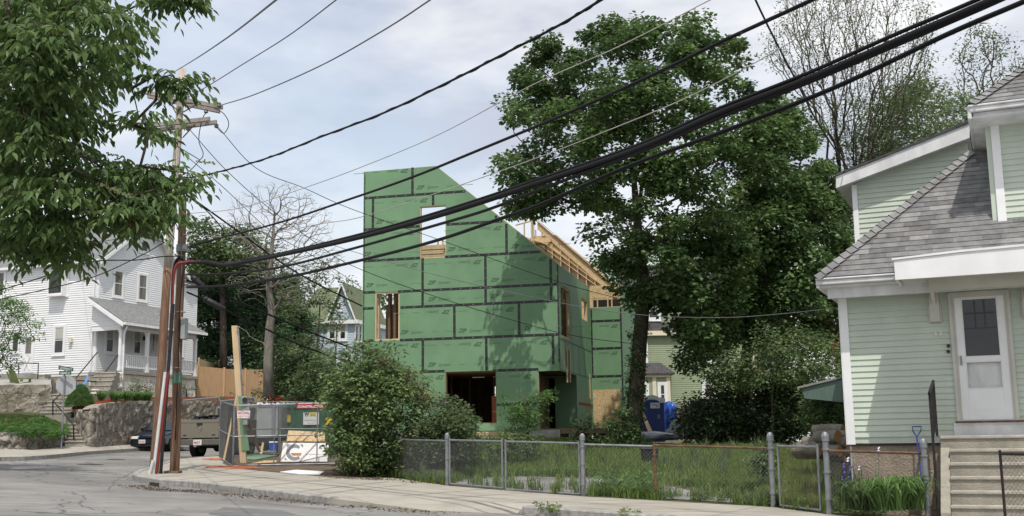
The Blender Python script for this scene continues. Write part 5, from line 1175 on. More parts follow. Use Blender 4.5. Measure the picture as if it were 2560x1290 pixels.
# handrails (black pipe)
def pipes(name, label, runs, r=.03, cat='handrail', mt='iron', pn='rail'):
    ro = empty(name, runs[0][0], label, cat)
    for k, pts in enumerate(runs):
        mb = MB(); mb.tube(pts, r, 7); obj(pn if k == 0 else 'post', mb, M[mt], ro)
    return ro
pipes('pipe_handrail', 'dark pipe handrail sloping down beside the lowest corner stairs', [[at(132, 1001, 48.5), at(185, 1064, 46.6)], [at(132, 1001, 48.5), at(132, 1038, 48.5)], [at(184, 1063, 46.6), at(184, 1100, 46.6)]])
pipes('pipe_handrail', 'dark pipe handrail bending up past the blue chair to the porch', [[at(133, 1003, 49), at(160, 976, 51), at(187, 951, 54), at(246, 954, 56), at(298, 883, 58.6)], [at(190, 951, 54), at(190, 974, 54)]])
pipes('pipe_handrail', 'dark pipe handrail sloping from the house corner over the upper stairs', [[at(190, 945, 54.6), at(244, 880, 57.5)]])
pipes('pipe_handrail', 'square dark pipe rail standing at the side door landing', [[at(47, 935, 55.5), at(47, 908, 55.5), at(96, 908, 55.5), at(94, 957, 55.5)]])
# adirondack chairs
def adir(mt, sc_=1.0):
    r = empty('garden_chair', (0, 0, 0), 'x', 'garden chair', 'moulded garden chairs on the terrace')
    mb = MB()
    for i in range(5): x = -.24+i*.12; h = .98-.05*abs(i-2)**1.5; mb.prism([(x-.055, .30, .3), (x+.055, .30, .3), (x+.055+.02*(i-2)/2, .58, h), (x+.02*(i-2)/2, .60, h+.03), (x-.055+.02*(i-2)/2, .58, h)], (0, .025, -.005))
    obj('backrest', mb, M[mt], r)
    mb = MB(); mb.prism([(-.27, -.25, .38), (.27, -.25, .38), (.27, .32, .28), (-.27, .32, .28)], (0, 0, .03)); obj('seat', mb, M[mt], r)
    for s in (-1, 1):
        mb = MB(); mb.box(s*.34-.06, -.32, .53, s*.34+.06, .42, .56); obj('armrest', mb, M[mt], r)
        mb = MB(); mb.box(s*.30-.03, -.28, 0, s*.30+.03, -.18, .53); obj('leg', mb, M[mt], r)
        mb = MB(); mb.prism([(s*.30-.03, .5, 0), (s*.30-.03, .6, .0), (s*.30-.03, -.1, .36), (s*.30-.03, -.2, .36)], (.04, 0, 0)); obj('leg', mb, M[mt], r)
    return r
c1 = adir('bluechair'); c1.location = at(184, 990, 54.3); c1['label'] = 'sky blue slatted garden chair at the foot of the upper porch stairs'; c1.rotation_euler[2] = R(-60)
c2 = adir('limechair'); c2.location = at(52, 976, 52.6); c2['label'] = 'olive green garden chair behind the left terrace wall'; c2.rotation_euler[2] = R(150)
# cedar fence behind
def boardfence(pts, tops, lab, mt='cedar'):
    ro = empty('board_fence', pts[0], lab, 'fence')
    for i in range(len(pts)-1):
        a, b = Vector(pts[i]), Vector(pts[i+1]); u = (b-a); L_ = u.length; ud = Vector((u.x, u.y, 0)).normalized(); n = Vector((ud.y, -ud.x, 0))
        mb = MB(); k = 0
        while k < L_-.05:
            t0, t1 = k/L_, min(1, (k+.135)/L_); p = a.lerp(b, t0); q = a.lerp(b, t1); z = tops[i]+(tops[i+1]-tops[i])*t0+random.uniform(-.01, .01)
            mb.prism([p, q, Vector((q.x, q.y, z)), Vector((p.x, p.y, z))], n*(.015+.008*(int(k/.14) % 2))); k += .14
        obj('board_panel', mb, M[mt], ro)
        for e in (a, b) if i == len(pts)-2 else (a,):
            mb = MB(); mb.box(e.x-.06, e.y-.1, e.z-.3, e.x+.06, e.y+.02, tops[i]+.08); obj('post', mb, M['cedar'], ro)
    return ro
boardfence([at(491, 1003, 66), at(559, 1004, 68), at(612, 1004, 70), at(662, 1004, 72)], [at(491, 915, 66).z, at(559, 922, 68).z, at(612, 924, 70).z, at(662, 924, 72).z], 'tall natural wood board fence behind the stone retaining wall')
boardfence([at(496, 960, 72), at(545, 960, 77), at(600, 960, 83)], [at(496, 897, 72).z, at(545, 912, 77).z, at(600, 921, 83).z], 'darker board fence receding behind the tall natural wood fence', 'lumber')
# ---------------------------------------------------------------- utility poles
def pole(base, top, r0_, r1_, mats, lab, split=None):
    ro = empty('utility_pole', base, lab, 'utility pole')
    b, t = Vector(base), Vector(top); pts = [b.lerp(t, k/14) for k in range(15)]
    mb = MB()
    for i, p in enumerate(pts): pts[i] = p+Vector((math.sin(i*.7)*.015, 0, 0))
    rs = [r0_+(r1_-r0_)*k/14 for k in range(15)]
    if split: k = int(14*split); mb.tube(pts[:k+1], rs[:k+1], 18); obj('shaft', mb, M[mats[0]], ro, smooth=True); mb = MB(); mb.tube(pts[k:], rs[k:], 18); obj('shaft', mb, M[mats[1]], ro, smooth=True, label=None)
    else: mb.tube(pts, rs, 18); obj('shaft', mb, M[mats[0]], ro, smooth=True)
    return ro
gA = ground(383, 1183); ZA = gA.y
pa = pole(gA-Vector((0, 0, .3)), at(456, 172, ZA+.6), .122, .095, ('pole', 'polegrey'), 'tall weathered utility pole with two pairs of crossarms', .56)
def on(px, py, dy=0): return at(px, py, ZA+.5+dy)
def parm(p, q, lab, par, dy): 
    a, b = on(*p, dy), on(*q, dy); mb = MB(); u = (b-a); mb.obox(a, u, Vector((0, .09, 0)), Vector((0, 0, -.12))); return obj('crossarm', mb, M['arm'], par, bevel=.01)
parm((352, 222), (556, 262), '', pa, -.26); parm((368, 234), (549, 272), '', pa, .2)
parm((378, 307), (524, 291), '', pa, -.26); parm((372, 322), (541, 299), '', pa, .2)
def strut(p, q, dy): mb = MB(); mb.tube([on(*p, dy), on(*q, dy)], .018, 5); obj('arm_brace', mb, M['rust'], pa)
strut((408, 243), (452, 283), -.22); strut((418, 243), (440, 283), .2); strut((490, 262), (458, 280), -.22); strut((470, 306), (436, 340), -.22); strut((414, 314), (436, 338), .2); strut((488, 310), (457, 344), .2)
for (x, y, dy) in [(463, 244, -.4), (538, 250, -.2), (548, 262, -.3), (515, 278, 0), (428, 314, 0), (403, 332, .2), (470, 322, .2), (541, 315, .2)]:
    c = on(x, y, dy); mb = MB(); mb.tube([c-Vector((0, 0, .06)), c-Vector((0, 0, .03)), c, c+Vector((0, 0, .03)), c+Vector((0, 0, .07))], [.03, .065, .05, .065, .03], 10); obj('insulator', mb, M['porc'], pa)
mb = MB(); mb.tube(cat_rom([on(*p) for p in [(391, 1180), (398, 1100), (411, 1000), (422, 900), (430, 760), (433, 700), (441, 664), (462, 656), (500, 655)]], 5), .042, 8); obj('conduit', mb, M['redpipe'], pa, label='red conduit bending over at the top')
for k, (x0, x1, mtt) in enumerate([(378, 386, 'whitepipe'), (387, 411, 'whitepipe'), (404, 416, 'redpipe')]):
    a = ground([376, 388, 396][k], 1185)-Vector((0, .22, .2)); b = at([383, 413, 421][k], [1150, 930, 930][k], a.y); mb = MB(); mb.tube([a, a.lerp(b, .5), b], .038 if k < 2 else .03, 10); obj('conduit', mb, M[mtt], pa)
mb = MB(); a = at(401, 1182, ZA-.15); mb.tube([a-Vector((0, 0, .2)), at(433, 760, ZA+.1)], .045, 8); obj('conduit', mb, M['iron'], pa)
gB = ground(426, 1180)+Vector((0, .35, 0))
pb = pole(gB-Vector((0, 0, .3)), at(457, 492, gB.y+.3), .132, .108, ('pole',), 'shorter brown utility pole carrying the green box, right of the tall one')
def onB(px, py, dy=-.3): return at(px, py, gB.y+dy)
mb = MB(); c = onB(445, 946, -.25); mb.box(c.x-.11, c.y-.16, c.z-.13, c.x+.11, c.y, c.z+.13); mb.box(c.x-.12, c.y-.17, c.z+.11, c.x+.12, c.y, c.z+.14); obj('green_box', mb, M['boxgreen'], pb, bevel=.01)
mb = MB(); c = onB(463, 822, .1); mb.box(c.x-.07, c.y-.2, c.z-.3, c.x+.05, c.y+.1, c.z+.3); obj('grey_box', mb, M['boxgrey'], pb, bevel=.01)
mb = MB(); mb.box(c.x-.12, c.y-.15, c.z-.3, c.x-.07, c.y+.1, c.z+.25); obj('grey_box', mb, M['black'], pb)
mb = MB(); c = onB(456, 621, 0); mb.tube([c-Vector((0, 0, .1)), c+Vector((0, 0, .1))], .17, 14); obj('splice_can', mb, M['porc'], pb)
for y in (920, 622, 640, 780): 
    c = onB(443 if y > 900 else 452, y, .0); mb = MB(); mb.tube([c+Vector((math.cos(a*math.pi/6)*.13, math.sin(a*math.pi/6)*.13, 0)) for a in range(13)], .012, 5); obj('band', mb, M['steel'], pb)
for k, pts in enumerate([[(438, 1100), (446, 900), (449, 780), (457, 690), (470, 660)], [(430, 760), (433, 690), (440, 655), (452, 645), (470, 660)], [(455, 700), (452, 600), (440, 560), (432, 560)], [(449, 880), (455, 1000), (448, 960)]]):
    mb = MB(); mb.tube(cat_rom([onB(*p, -.22) for p in pts], 5), .016 if k != 1 else .05, 6); obj('riser_cable', mb, M['wire' if k < 2 else 'wireg'], pb, smooth=True)
mb = MB(); c = ground(426, 1184); mb.box(c.x-.17, c.y+.02, c.z-.05, c.x+.19, c.y+.4, c.z+.06); obj('wood_collar', mb, M['lumber2'], pb)
# ---------------------------------------------------------------- overhead cables
def cable(name, label, px, A, B, r, mt='wire', group=None, tw=0):
    pl = Pl((A[0], A[1], 0), (B[0]-A[0], B[1]-A[1])); pts = cat_rom([pl.w(*p) for p in px], 8)
    n = len(pts)
    if isinstance(r, tuple): r = [r[0]+(r[1]-r[0])*i/(n-1) for i in range(n)]
    mb = MB(); mb.tube(pts, r, 7)
    if tw:
        L_ = 0; hel = []
        for i in range(n-1):
            a, b = pts[i], pts[i+1]; k = max(2, int((b-a).length/.12)); t = (b-a).normalized(); s = t.orthogonal().normalized(); v = t.cross(s)
            for j in range(k): q = a.lerp(b, j/k); ph = L_*6; L_ += .12; hel.append(q+(s*math.cos(ph)+v*math.sin(ph))*tw)
        mb.tube(hel, tw*.55, 4)
    return obj(name, mb, M[mt], smooth=True, label=label, cat='cable', group=group)
PA = (gA.x, gA.y); PB = (gB.x, gB.y-.2); NEAR = (4.6, 9.5)
ex = lambda pts: pts
g1 = 'black cables crossing the street overhead'
cable('overhead_cable', 'thickest black cable bundle slanting across the picture in front of the green house', [(470, 657), (520, 655), (560, 662), (604, 656), (700, 638), (905, 592), (1122, 531), (1364, 452), (1600, 371), (1800, 283), (2017, 200), (2234, 108), (2503, -8), (2760, -130)], PB, NEAR, (.045, .042), group=g1)
cable('overhead_cable', 'thinner black cable strapped along the top of the thickest bundle', [(604, 650), (700, 633), (905, 584), (1122, 522), (1364, 442), (1600, 360), (1800, 270), (2017, 184), (2234, 88), (2442, 0), (2700, -118)], PB, NEAR, (.022, .022), group=g1)
cable('overhead_cable', 'black cable joining the thick bundle from just below near the maple', [(466, 686), (560, 684), (700, 668), (880, 622), (1114, 556), (1231, 520), (1400, 455), (1600, 380), (1800, 294), (2017, 208), (2234, 116), (2520, -8), (2760, -125)], PB, NEAR, (.027, .022), group=g1)
cable('overhead_cable', 'lowest single black cable running below the thick bundle', [(468, 718), (560, 714), (700, 696), (880, 656), (1082, 604), (1259, 544), (1364, 506), (1581, 412), (1800, 332), (2082, 221), (2364, 88), (2560, 4), (2760, -85)], PB, (4.9, 9.8), (.031, .027), group=g1)
cable('overhead_cable', 'upper smooth black cable above the thick bundle reaching the top edge', [(478, 612), (530, 600), (700, 556), (880, 496), (1031, 443), (1186, 380), (1400, 291), (1600, 202), (1800, 106), (2030, 0), (2200, -85)], PB, (4, 12), (.022, .028), group=g1)
cable('overhead_cable', 'twisted black cable arching from the tall pole to the top edge left of the maple', [(438, 447), (515, 437), (660, 398), (800, 343), (960, 282), (1120, 206), (1250, 140), (1400, 62), (1503, 0), (1620, -66)], PA, (2, 12), .019, group=g1, tw=.02)
g2_ = 'thin overhead wires'
for lab, pts, A, B, r, mtt in [
    ('thin wire from the right crossarm end rising to the top edge', [(556, 262), (640, 235), (800, 165), (960, 75), (1075, 0), (1150, -52)], PA, (1, 10), .011, 'wireg'),
    ('thin wire from the crossarm middle rising to the top edge', [(466, 245), (520, 215), (600, 165), (720, 90), (840, 0), (920, -62)], PA, (-1, 12), .010, 'wireg'),
    ('thin wire leftmost of those leaving the pole top upward', [(352, 222), (390, 205), (460, 165), (560, 100), (690, 0), (750, -48)], PA, (-3, 12), .010, 'wireg'),
    ('faint reddish wire passing behind the maple to the top edge', [(458, 535), (600, 520), (760, 470), (910, 415), (1100, 335), (1330, 213), (1550, 115), (1775, 0), (1900, -60)], PA, (4, 16), .009, 'wirel'),
    ('pale wire crossing the maple crown below the upper cable', [(458, 586), (620, 592), (800, 560), (905, 542), (1100, 480), (1350, 392), (1540, 318), (1715, 245), (1900, 150), (2050, 60), (2170, -10)], PB, (4.5, 14), .008, 'wirel'),
    ('steep black wire dropping from the top edge to the mint house gable', [(1868, -50), (1889, 0), (1935, 95), (1987, 195), (2043, 304), (2112, 410), (2124, 428)], (2.5, 12), (6.5, 21.5), .014, 'wire'),
    ('sagging service wire from the pole area to the corner of the mint house', [(462, 560), (600, 560), (760, 590), (880, 628), (1100, 690), (1400, 757), (1600, 787), (1800, 794), (1950, 785), (2070, 772), (2108, 768)], PB, (6.1, 20), .007, 'wireg'),
    ('thin wire slanting down across the green front to its right corner', [(545, 318), (640, 420), (760, 470), (880, 523), (1100, 600), (1400, 706), (1600, 760)], PA, (4, 38), .010, 'wire'),
    ('thin wire from the lower crossarm down past the bare tree', [(475, 325), (560, 420), (660, 510), (780, 600), (880, 664), (1100, 745), (1400, 832), (1600, 862)], PA, (4, 38), .010, 'wire'),
    ('thin wire from the left crossarm end slanting down behind the pole', [(403, 335), (460, 385), (560, 470), (680, 580), (800, 650), (905, 720)], PA, (-3, 44), .010, 'wire'),
    ('black cable drooping from behind the pole past the blue house roof', [(444, 470), (514, 520), (602, 583), (711, 662), (790, 708), (868, 747), (905, 765)], PA, (-2, 44), .025, 'wire'),
    ('black cable slanting down from the brown pole toward the dumpster', [(467, 700), (534, 725), (600, 756), (681, 790), (780, 832), (905, 880), (950, 900)], PB, (-2, 44), .028, 'wire'),
    ('lower black cable slanting down from the brown pole to the shrubs', [(467, 730), (540, 762), (600, 793), (664, 822), (750, 862), (868, 905), (930, 930)], PB, (-2, 42), .026, 'wire'),
    ('black cable loop drooping from the tall pole to the brown pole right side', [(440, 452), (470, 490), (520, 530), (560, 585), (516, 605), (470, 618)], PA, (-6, 34), .018, 'wire'),
    ('upper of three wires running left from the pole to the white house', [(452, 640), (400, 642), (340, 650), (245, 652), (180, 668), (90, 698), (-30, 735)], PA, (-18, 30), .016, 'wire'),
    ('middle of three wires running left past the white house', [(412, 605), (350, 640), (240, 690), (120, 722), (0, 748), (-60, 760)], PA, (-16, 26), .013, 'wire'),
    ('wire from the tall pole to the white house gable corner', [(412, 606), (380, 598), (330, 592), (245, 604), (190, 600)], PA, (-19, 50), .012, 'wire')]:
    cable('overhead_wire', lab, pts, A, B, r, mtt, g2_)
for k, (p, q, lab) in enumerate([((478, 690), (517, 727), 'dark splice case hanging on the cable close beside the brown pole'), ((508, 745), (562, 775), 'dark splice case on the lower cable near the cedar fence'), ((612, 662), (560, 660), 'dark splice case on the thick bundle right of the pole')]):
    a = at(*p, gB.y-.1+.6*k); b = at(*q, gB.y+.1+.6*k); mb = MB(); mb.tube([a, a.lerp(b, .08), a.lerp(b, .92), b], [.03, .085, .085, .03], 10); obj('splice_case', mb, M['black'], smooth=True, label=lab, cat='splice case')
for k, pts in enumerate([[(541, 318), (560, 333), (572, 310), (560, 285), (535, 270), (510, 262), (460, 258)], [(516, 280), (505, 300), (497, 350), (508, 385), (495, 405), (470, 430), (430, 450)]]):
    mb = MB(); mb.tube(cat_rom([on(*p, -.1) for p in pts], 6), .012, 5); obj('jumper_wire', mb, M['wire'], pa)
# ---------------------------------------------------------------- street name post
sp = empty('street_sign_post', at(152, 1128, 44.6), 'galvanised post with two green street name plates and a traffic sign seen from behind', 'street sign')
base = at(153, 1127, 44.6); mb = MB(); mb.tube([base-Vector((0, 0, .2)), at(162, 925, 44.6)], .035, 8); obj('post', mb, M['steel'], sp)
def plate(p, q, h, txt, dy, dep):
    a = at(*p, 44.6+dy[0]); b = at(*q, 44.6+dy[1]); u = b-a; mb = MB(); n = Vector((u.y, -u.x, 0)).normalized()*.012
    mb.prism([a, b, b+Vector((0, 0, h)), a+Vector((0, 0, h))], n); o = obj('name_plate', mb, M['signgreen'], sp); ud = u.normalized(); mb = MB()
    vs, fs = text_geo(txt, .01); wd = max(v[0] for v in vs); s = h*.78; k = min(1, (u.length-.08)/(wd*s)); o_ = a+ud*.04+Vector((0, 0, h*.2))+n*1.3
    mb.add([o_+ud*(v[0]*s*k)+Vector((0, 0, 1))*(v[1]*s) for v in vs], fs); obj('lettering', mb, M['sharps'], o)
plate((146, 923), (183, 929), .15, 'CATHERINE ST', (0, .25), 0); plate((148, 937), (178, 937), .15, 'ALBANO ST', (-.05, -.05), 0)
c = at(165, 962, 44.75); s = .40; mb = MB(); u_ = Vector((.93, .36, 0)); mb.prism([c+u_*s*math.cos(R(22.5+45*k))+Vector((0, 0, s*math.sin(R(22.5+45*k)))) for k in range(8)], Vector((-.36, .93, 0))*-.006); obj('octagonal_sign', mb, M['signback'], sp)
# ---------------------------------------------------------------- vehicles
def wheel(par, c, ax, r=.38, w_=.26, name='wheel'):
    c = Vector(c); ax = Vector(ax).normalized(); e = empty('x', c, None, None) if False else None
    mb = MB(); mb.tube([c-ax*w_/2, c-ax*(w_/2-.04), c+ax*(w_/2-.04), c+ax*w_/2], [r-.05, r, r, r-.05], 28); o = obj('tyre', mb, M['tyre'], par, smooth=False, bevel=.01); o.name = 'wheel'; WL[o.name] = WL.get(o.name, WL['tyre'] if 'tyre' in WL else c)
    mb = MB(); mb.tube([c-ax*(w_/2+.004), c+ax*(w_/2+.004)], r*.58, 20); obj('rim', mb, M['steel'], o)
    return o
def body(mb, prof, x0, x1, sh=0):       # side profile [(y,z)] extruded across x
    mb.prism([(x0, y, z) for y, z in prof], (x1-x0, 0, 0))
# pickup, built locally heading +y, origin at ground under rear bumper centre
tk = empty('pickup_truck', (0, 0, 0), 'tan pickup truck seen from behind between the brown pole and the construction fence', 'pickup truck')
mb = MB(); 
body(mb, [(0.02, .62), (.02, 1.34), (.06, 1.40), (2.35, 1.40), (2.35, .55), (1.75, .55), (1.68, .8), (1.45, 1.0), (1.2, 1.03), (.95, 1.0), (.72, .8), (.62, .58)], -.96, -.88)
body(mb, [(0.02, .62), (.02, 1.34), (.06, 1.40), (2.35, 1.40), (2.35, .55), (1.75, .55), (1.68, .8), (1.45, 1.0), (1.2, 1.03), (.95, 1.0), (.72, .8), (.62, .58)], .88, .96)
mb.box(-.88, .1, .75, .88, 2.35, .8); mb.box(-.88, 2.27, .8, .88, 2.35, 1.4); obj('bed', mb, M['tan'], tk, bevel=.02)
mb = MB(); mb.box(-.80, -.03, .72, .80, .04, 1.36); mb.box(-.80, -.045, 1.26, .80, -.03, 1.37); tg = obj('tailgate', mb, M['tan'], tk, bevel=.012)
mb = MB(); mb.box(-.10, -.06, 1.17, .12, -.035, 1.25); obj('handle', mb, M['black'], tg, bevel=.008)
mb = MB(); mb.tube([(math.cos(a*math.pi/8)*.085+.01, -.04, 1.05+math.sin(a*math.pi/8)*.11) for a in range(17)], .008, 5); mb.ball((.01, -.036, 1.05), .035, 10, 6, (1, .2, 1)); obj('emblem', mb, M['steel'], tg)
for x in (-.66, .52): mb = MB(); mb.box(x, -.038, .80, x+.14, -.03, .84); obj('badge', mb, M['black'], tg)
for s in (-1, 1):
    mb = MB(); x = s*.88; mb.box(x-.075, -.03, .82, x+.075, .03, 1.30); o = obj('tail_light', mb, M['taillamp'], tk, bevel=.015); mb = MB(); mb.box(x-.06, -.036, 1.02, x+.06, -.03, 1.10); obj('reverse_lens', mb, M['lamp'], o)
mb = MB(); mb.box(-.98, -.22, .46, .98, .0, .68); mb.box(-.98, -.22, .46, -.9, .5, .62); mb.box(.9, -.22, .46, .98, .5, .62); bp = obj('bumper', mb, M['bumper'], tk, bevel=.03)
mb = MB(); mb.box(-.1, -.232, .47, .24, -.222, .66); pt = obj('number_plate', mb, M['plate'], bp)
mb = MB(); text_on(mb, '4837', Vector((-.08, -.236, .51)), (1, 0, 0), (0, 0, 1), .13, bold=.01); obj('lettering', mb, M['redsign'], pt)
mb = MB(); mb.box(-.03, -.3, .40, .05, -.05, .46); obj('tow_hitch', mb, M['steel'], bp)
mb = MB(); mb.box(-.5, .2, .42, .5, 5.2, .6); mb.tube([(-.95, 1.22, .4), (.95, 1.22, .4)], .05, 8); mb.ball((0, 1.22, .38), .16); obj('chassis', mb, M['black'], tk)
for s in (-1, 1):
    wheel(tk, (s*.82, 1.22, .40), (1, 0, 0), .40, .30); wheel(tk, (s*.82, 4.75, .40), (1, 0, 0), .40, .30)
mb = MB(); body(mb, [(2.42, .55), (2.42, 1.42), (2.55, 1.92), (3.1, 1.99), (3.75, 1.95), (4.25, 1.42), (5.7, 1.28), (5.85, 1.1), (5.85, .6), (5.2, .55), (5.1, .85), (4.75, 1.0), (4.4, .85), (4.3, .55)], -.94, .94); cab = obj('cab', mb, M['tan'], tk, bevel=.04)
mb = MB(); mb.box(-.78, 2.40, 1.45, .78, 2.47, 1.85); obj('rear_window', mb, M['glass'], cab)
for s in (-1, 1): mb = MB(); mb.prism([(s*.945, 2.62, 1.45), (s*.945, 2.70, 1.88), (s*.945, 3.68, 1.88), (s*.945, 4.05, 1.45)], (s*.006, 0, 0)); obj('side_window', mb, M['glass'], cab)
for s in (-1, 1): mb = MB(); mb.box(s*1.0-.1, 3.9, 1.35, s*1.0+.1, 4.0, 1.6); obj('wing_mirror', mb, M['black'], tk, bevel=.02)
mb = MB()
for i in range(12):
    x = random.uniform(-.8, .6); y = random.uniform(.15, 1.2); s_ = random.uniform(.14, .26); mb.ball((x, y, 1.38), s_, 9, 6, (1.2, 1, .6))
for i in range(3): mb.tube([(-.3+.3*i, .1, 1.47+.02*i), (.6+.1*i, 1.9, 1.5)], .035, 6)
obj('load', mb, M['black'], tk, label='dark sacks and tools heaped in the bed')
tp = ground(478, 1140, off=-.13) ; yaw = R(-17)
tk.rotation_euler[2] = yaw; tk.scale = (1.1, 1.1, 1.1)
tpos = at(497, 1140, 44.6); tpos.z = Hs(tpos.x, tpos.y)-.13; tk.location = tpos
# dark blue car facing us
cr_ = empty('parked_car', (0, 0, 0), 'dark blue compact car parked facing the camera at the foot of the stone wall', 'car')
mb = MB(); body(mb, [(0, .30), (-.02, .48), (.03, .66), (.18, .76), (1.1, .93), (1.75, 1.32), (2.3, 1.42), (3.1, 1.38), (3.75, 1.0), (4.3, .95), (4.4, .6), (4.35, .3), (3.75, .25), (3.6, .55), (3.3, .62), (3.0, .5), (2.9, .25), (1.2, .25), (1.1, .5), (.8, .62), (.5, .52), (.38, .28)], -.84, .84)
o = obj('body', mb, M['darkblue'], cr_, bevel=.07)
mb = MB(); mb.prism([(-.70, 1.13, .955), (.70, 1.13, .955), (.60, 1.71, 1.32), (-.60, 1.71, 1.32)], (0, -.012, .012)); obj('windscreen', mb, M['glass'], cr_)
for s in (-1, 1):
    mb = MB(); x = s*.62; mb.prism([(x-.17, -.01, .56), (x+.17, .02, .56), (x+.19, .06, .69), (x-.15, .05, .68)], (0, -.03, .01)); obj('headlight', mb, M['lamp'], cr_, bevel=.01)
    mb = MB(); mb.box(s*.80-.04, .0, .57, s*.80+.04, .06, .67); obj('indicator', mb, M['orange'], cr_, bevel=.01)
    mb = MB(); mb.prism([(s*.845, 1.35, .97), (s*.845, 1.9, 1.30), (s*.845, 3.0, 1.30), (s*.845, 3.4, 1.0)], (s*.006, 0, 0)); obj('side_window', mb, M['glass'], cr_)
    mb = MB(); mb.box(s*.95-.09, 1.35, .95, s*.95+.09, 1.45, 1.08); obj('wing_mirror', mb, M['darkblue'], cr_, bevel=.02)
    wheel(cr_, (s*.74, .80, .31), (1, 0, 0), .31, .2); wheel(cr_, (s*.74, 3.3, .31), (1, 0, 0), .31, .2)
mb = MB(); mb.box(-.45, -.035, .60, .45, -.0, .66); obj('grille', mb, M['black'], cr_); mb = MB(); mb.box(-.8, -.03, .22, .8, .1, .33); obj('air_dam', mb, M['black'], cr_)
mb = MB(); mb.box(-.40, -.06, .36, -.08, -.03, .53); o = obj('number_plate', mb, M['plate'], cr_); mb = MB(); text_on(mb, '27 KX', Vector((-.38, -.064, .40)), (1, 0, 0), (0, 0, 1), .10); obj('lettering', mb, M['redsign'], o)
mb = MB(); mb.box(.02, -.045, .36, .6, -.02, .45); obj('lower_grille', mb, M['black'], cr_)
cp = at(368, 1121, 51.5); cp.z = Hs(cp.x, cp.y)-.13; cr_.location = cp; cr_.rotation_euler[2] = R(-8)
# ---------------------------------------------------------------- chain-link fencing
def linkmesh(mb, a, b, h0, h1, r=.0024, pitch=.056, wv=.006):
    """diagonal wires between plan points a,b; h0/h1 functions of t giving bottom/top z"""
    a, b = Vector(a), Vector(b); u = Vector((b.x-a.x, b.y-a.y, 0)); L_ = u.length; u.normalize(); n = Vector((u.y, -u.x, 0))
    H0 = lambda s: h0(max(0, min(1, s/L_))); H1 = lambda s: h1(max(0, min(1, s/L_)))
    hh = H1(L_/2)-H0(L_/2)
    for sg in (1, -1):
        s = -hh
        while s < L_+hh:
            s0, s1 = (s, s+hh) if sg > 0 else (s+hh, s)
            t0, t1 = 0, 1
            lo, hi = min(s0, s1), max(s0, s1)
            if hi > 0 and lo < L_:
                if s1 != s0:
                    ts = sorted(((0-s0)/(s1-s0), (L_-s0)/(s1-s0))); t0 = max(0, ts[0]); t1 = min(1, ts[1])
                if t1 > t0+.01:
                    k = []
                    for t in (t0, t1):
                        q = s0+(s1-s0)*t; z = H0(q)+(H1(q)-H0(q))*t; k.append(a.lerp(a+u*L_, 0)*1+u*q+n*wv*sg+Vector((0, 0, z-a.z)))
                    if t1 > .99: d = (k[1]-k[0]).normalized(); k[1] = k[1]+d*.035
                    mb.tube(k, r, 3, caps=False)
            s += pitch*1.41
def V2(p, z=0): return Vector((p[0], p[1], z))
def cpost(par, p, h, r=.032, cap=True, mt='steel', name='post'):
    mb = MB(); z = Hs(p[0], p[1]); mb.tube([V2(p, z-.1), V2(p, z+h)], r, 12); o = obj(name, mb, M[mt], par, smooth=False)
    if cap: mb = MB(); mb.ball(V2(p, z+h+.01), r*1.35, 12, 7, (1, 1, 1.4)); mb.tube([V2(p, z+h-.05), V2(p, z+h-.01)], r*1.3, 12); obj('cap', mb, M[mt], o)
    for q in (.2, .55, .85):
        mb = MB(); mb.tube([V2(p, z+h*q-.012), V2(p, z+h*q+.012)], r*1.35, 12); obj('clamp', mb, M[mt], o)
def gnd(px, py): g = ground(px, py); return (g.x, g.y)
def panel(lab, p, q, h, mt='steel', wmt='steelm', posts=(), kind='chain_link_fence', cat='fence', rail=True, b0=.06, group=None, frame=False, top=None):
    ro = empty(kind, V2(p, Hs(*p)), lab, cat, group)
    za = lambda t: Hs(*lerp2(p, q, t))+b0; zb = lambda t: Hs(*lerp2(p, q, t))+h-.03
    mb = MB(); linkmesh(mb, V2(p, Hs(*p)), V2(q, Hs(*q)), za, zb); obj('wire_mesh', mb, M[wmt], ro)
    P = [V2(lerp2(p, q, t), zb(t)) for t in (0, .5, 1)]; Q = [V2(lerp2(p, q, t), za(t)) for t in (0, .5, 1)]
    mb = MB(); mb.tube(P, .021, 8); obj('top_rail', mb, M[mt], ro)
    if frame:
        mb = MB(); mb.tube(Q, .021, 8); obj('bottom_rail', mb, M[mt], ro)
        for a, b in ((P[0], Q[0]), (P[-1], Q[-1])): mb = MB(); mb.tube([b, a+Vector((0, 0, .05))], .021, 8); obj('stile', mb, M[mt], ro)
    for (pp, hh, r_, m_) in posts: cpost(ro, pp, hh, r_, True, m_)
    return ro
A0_ = gnd(972, 1192); A1_ = gnd(1118, 1214); A2_ = gnd(1459, 1240); A3_ = gnd(1640, 1249); A4_ = gnd(1934, 1268); A5_ = gnd(2074, 1286); A6_ = gnd(2322, 1302)
mid_ = lerp2(A1_, A2_, .47)
d12 = lambda t: lerp2(A1_, A2_, t)
mid_ = (mid_[0]-.05, mid_[1]-.25)
panel('chain link fence length overgrown by the lilac, left of the double gate', A0_, A1_, 1.06, 'steel', 'steelm', [(A0_, 1.03, .028, 'steel'), (A1_, 1.13, .042, 'steel')])
panel('left leaf of the sagging galvanised double gate', lerp2(A1_, mid_, .05), lerp2(A1_, mid_, .975), 1.08, frame=True, kind='fence_gate', cat='gate', b0=.05, group='leaves of the double gate')
panel('right leaf of the sagging galvanised double gate', lerp2(mid_, A2_, .025), lerp2(mid_, A2_, .96), 1.08, frame=True, kind='fence_gate', cat='gate', b0=.03, group='leaves of the double gate')
panel('chain link fence length with a grey top rail right of the double gate', A2_, A3_, 1.06, 'steel', 'steelm', [(A2_, 1.16, .045, 'steel')])
panel('chain link fence length with a rusty brown top rail', A3_, A4_, 1.08, 'rust', 'steelm', [(A3_, 1.02, .03, 'rust'), (A4_, 1.24, .05, 'steel')])
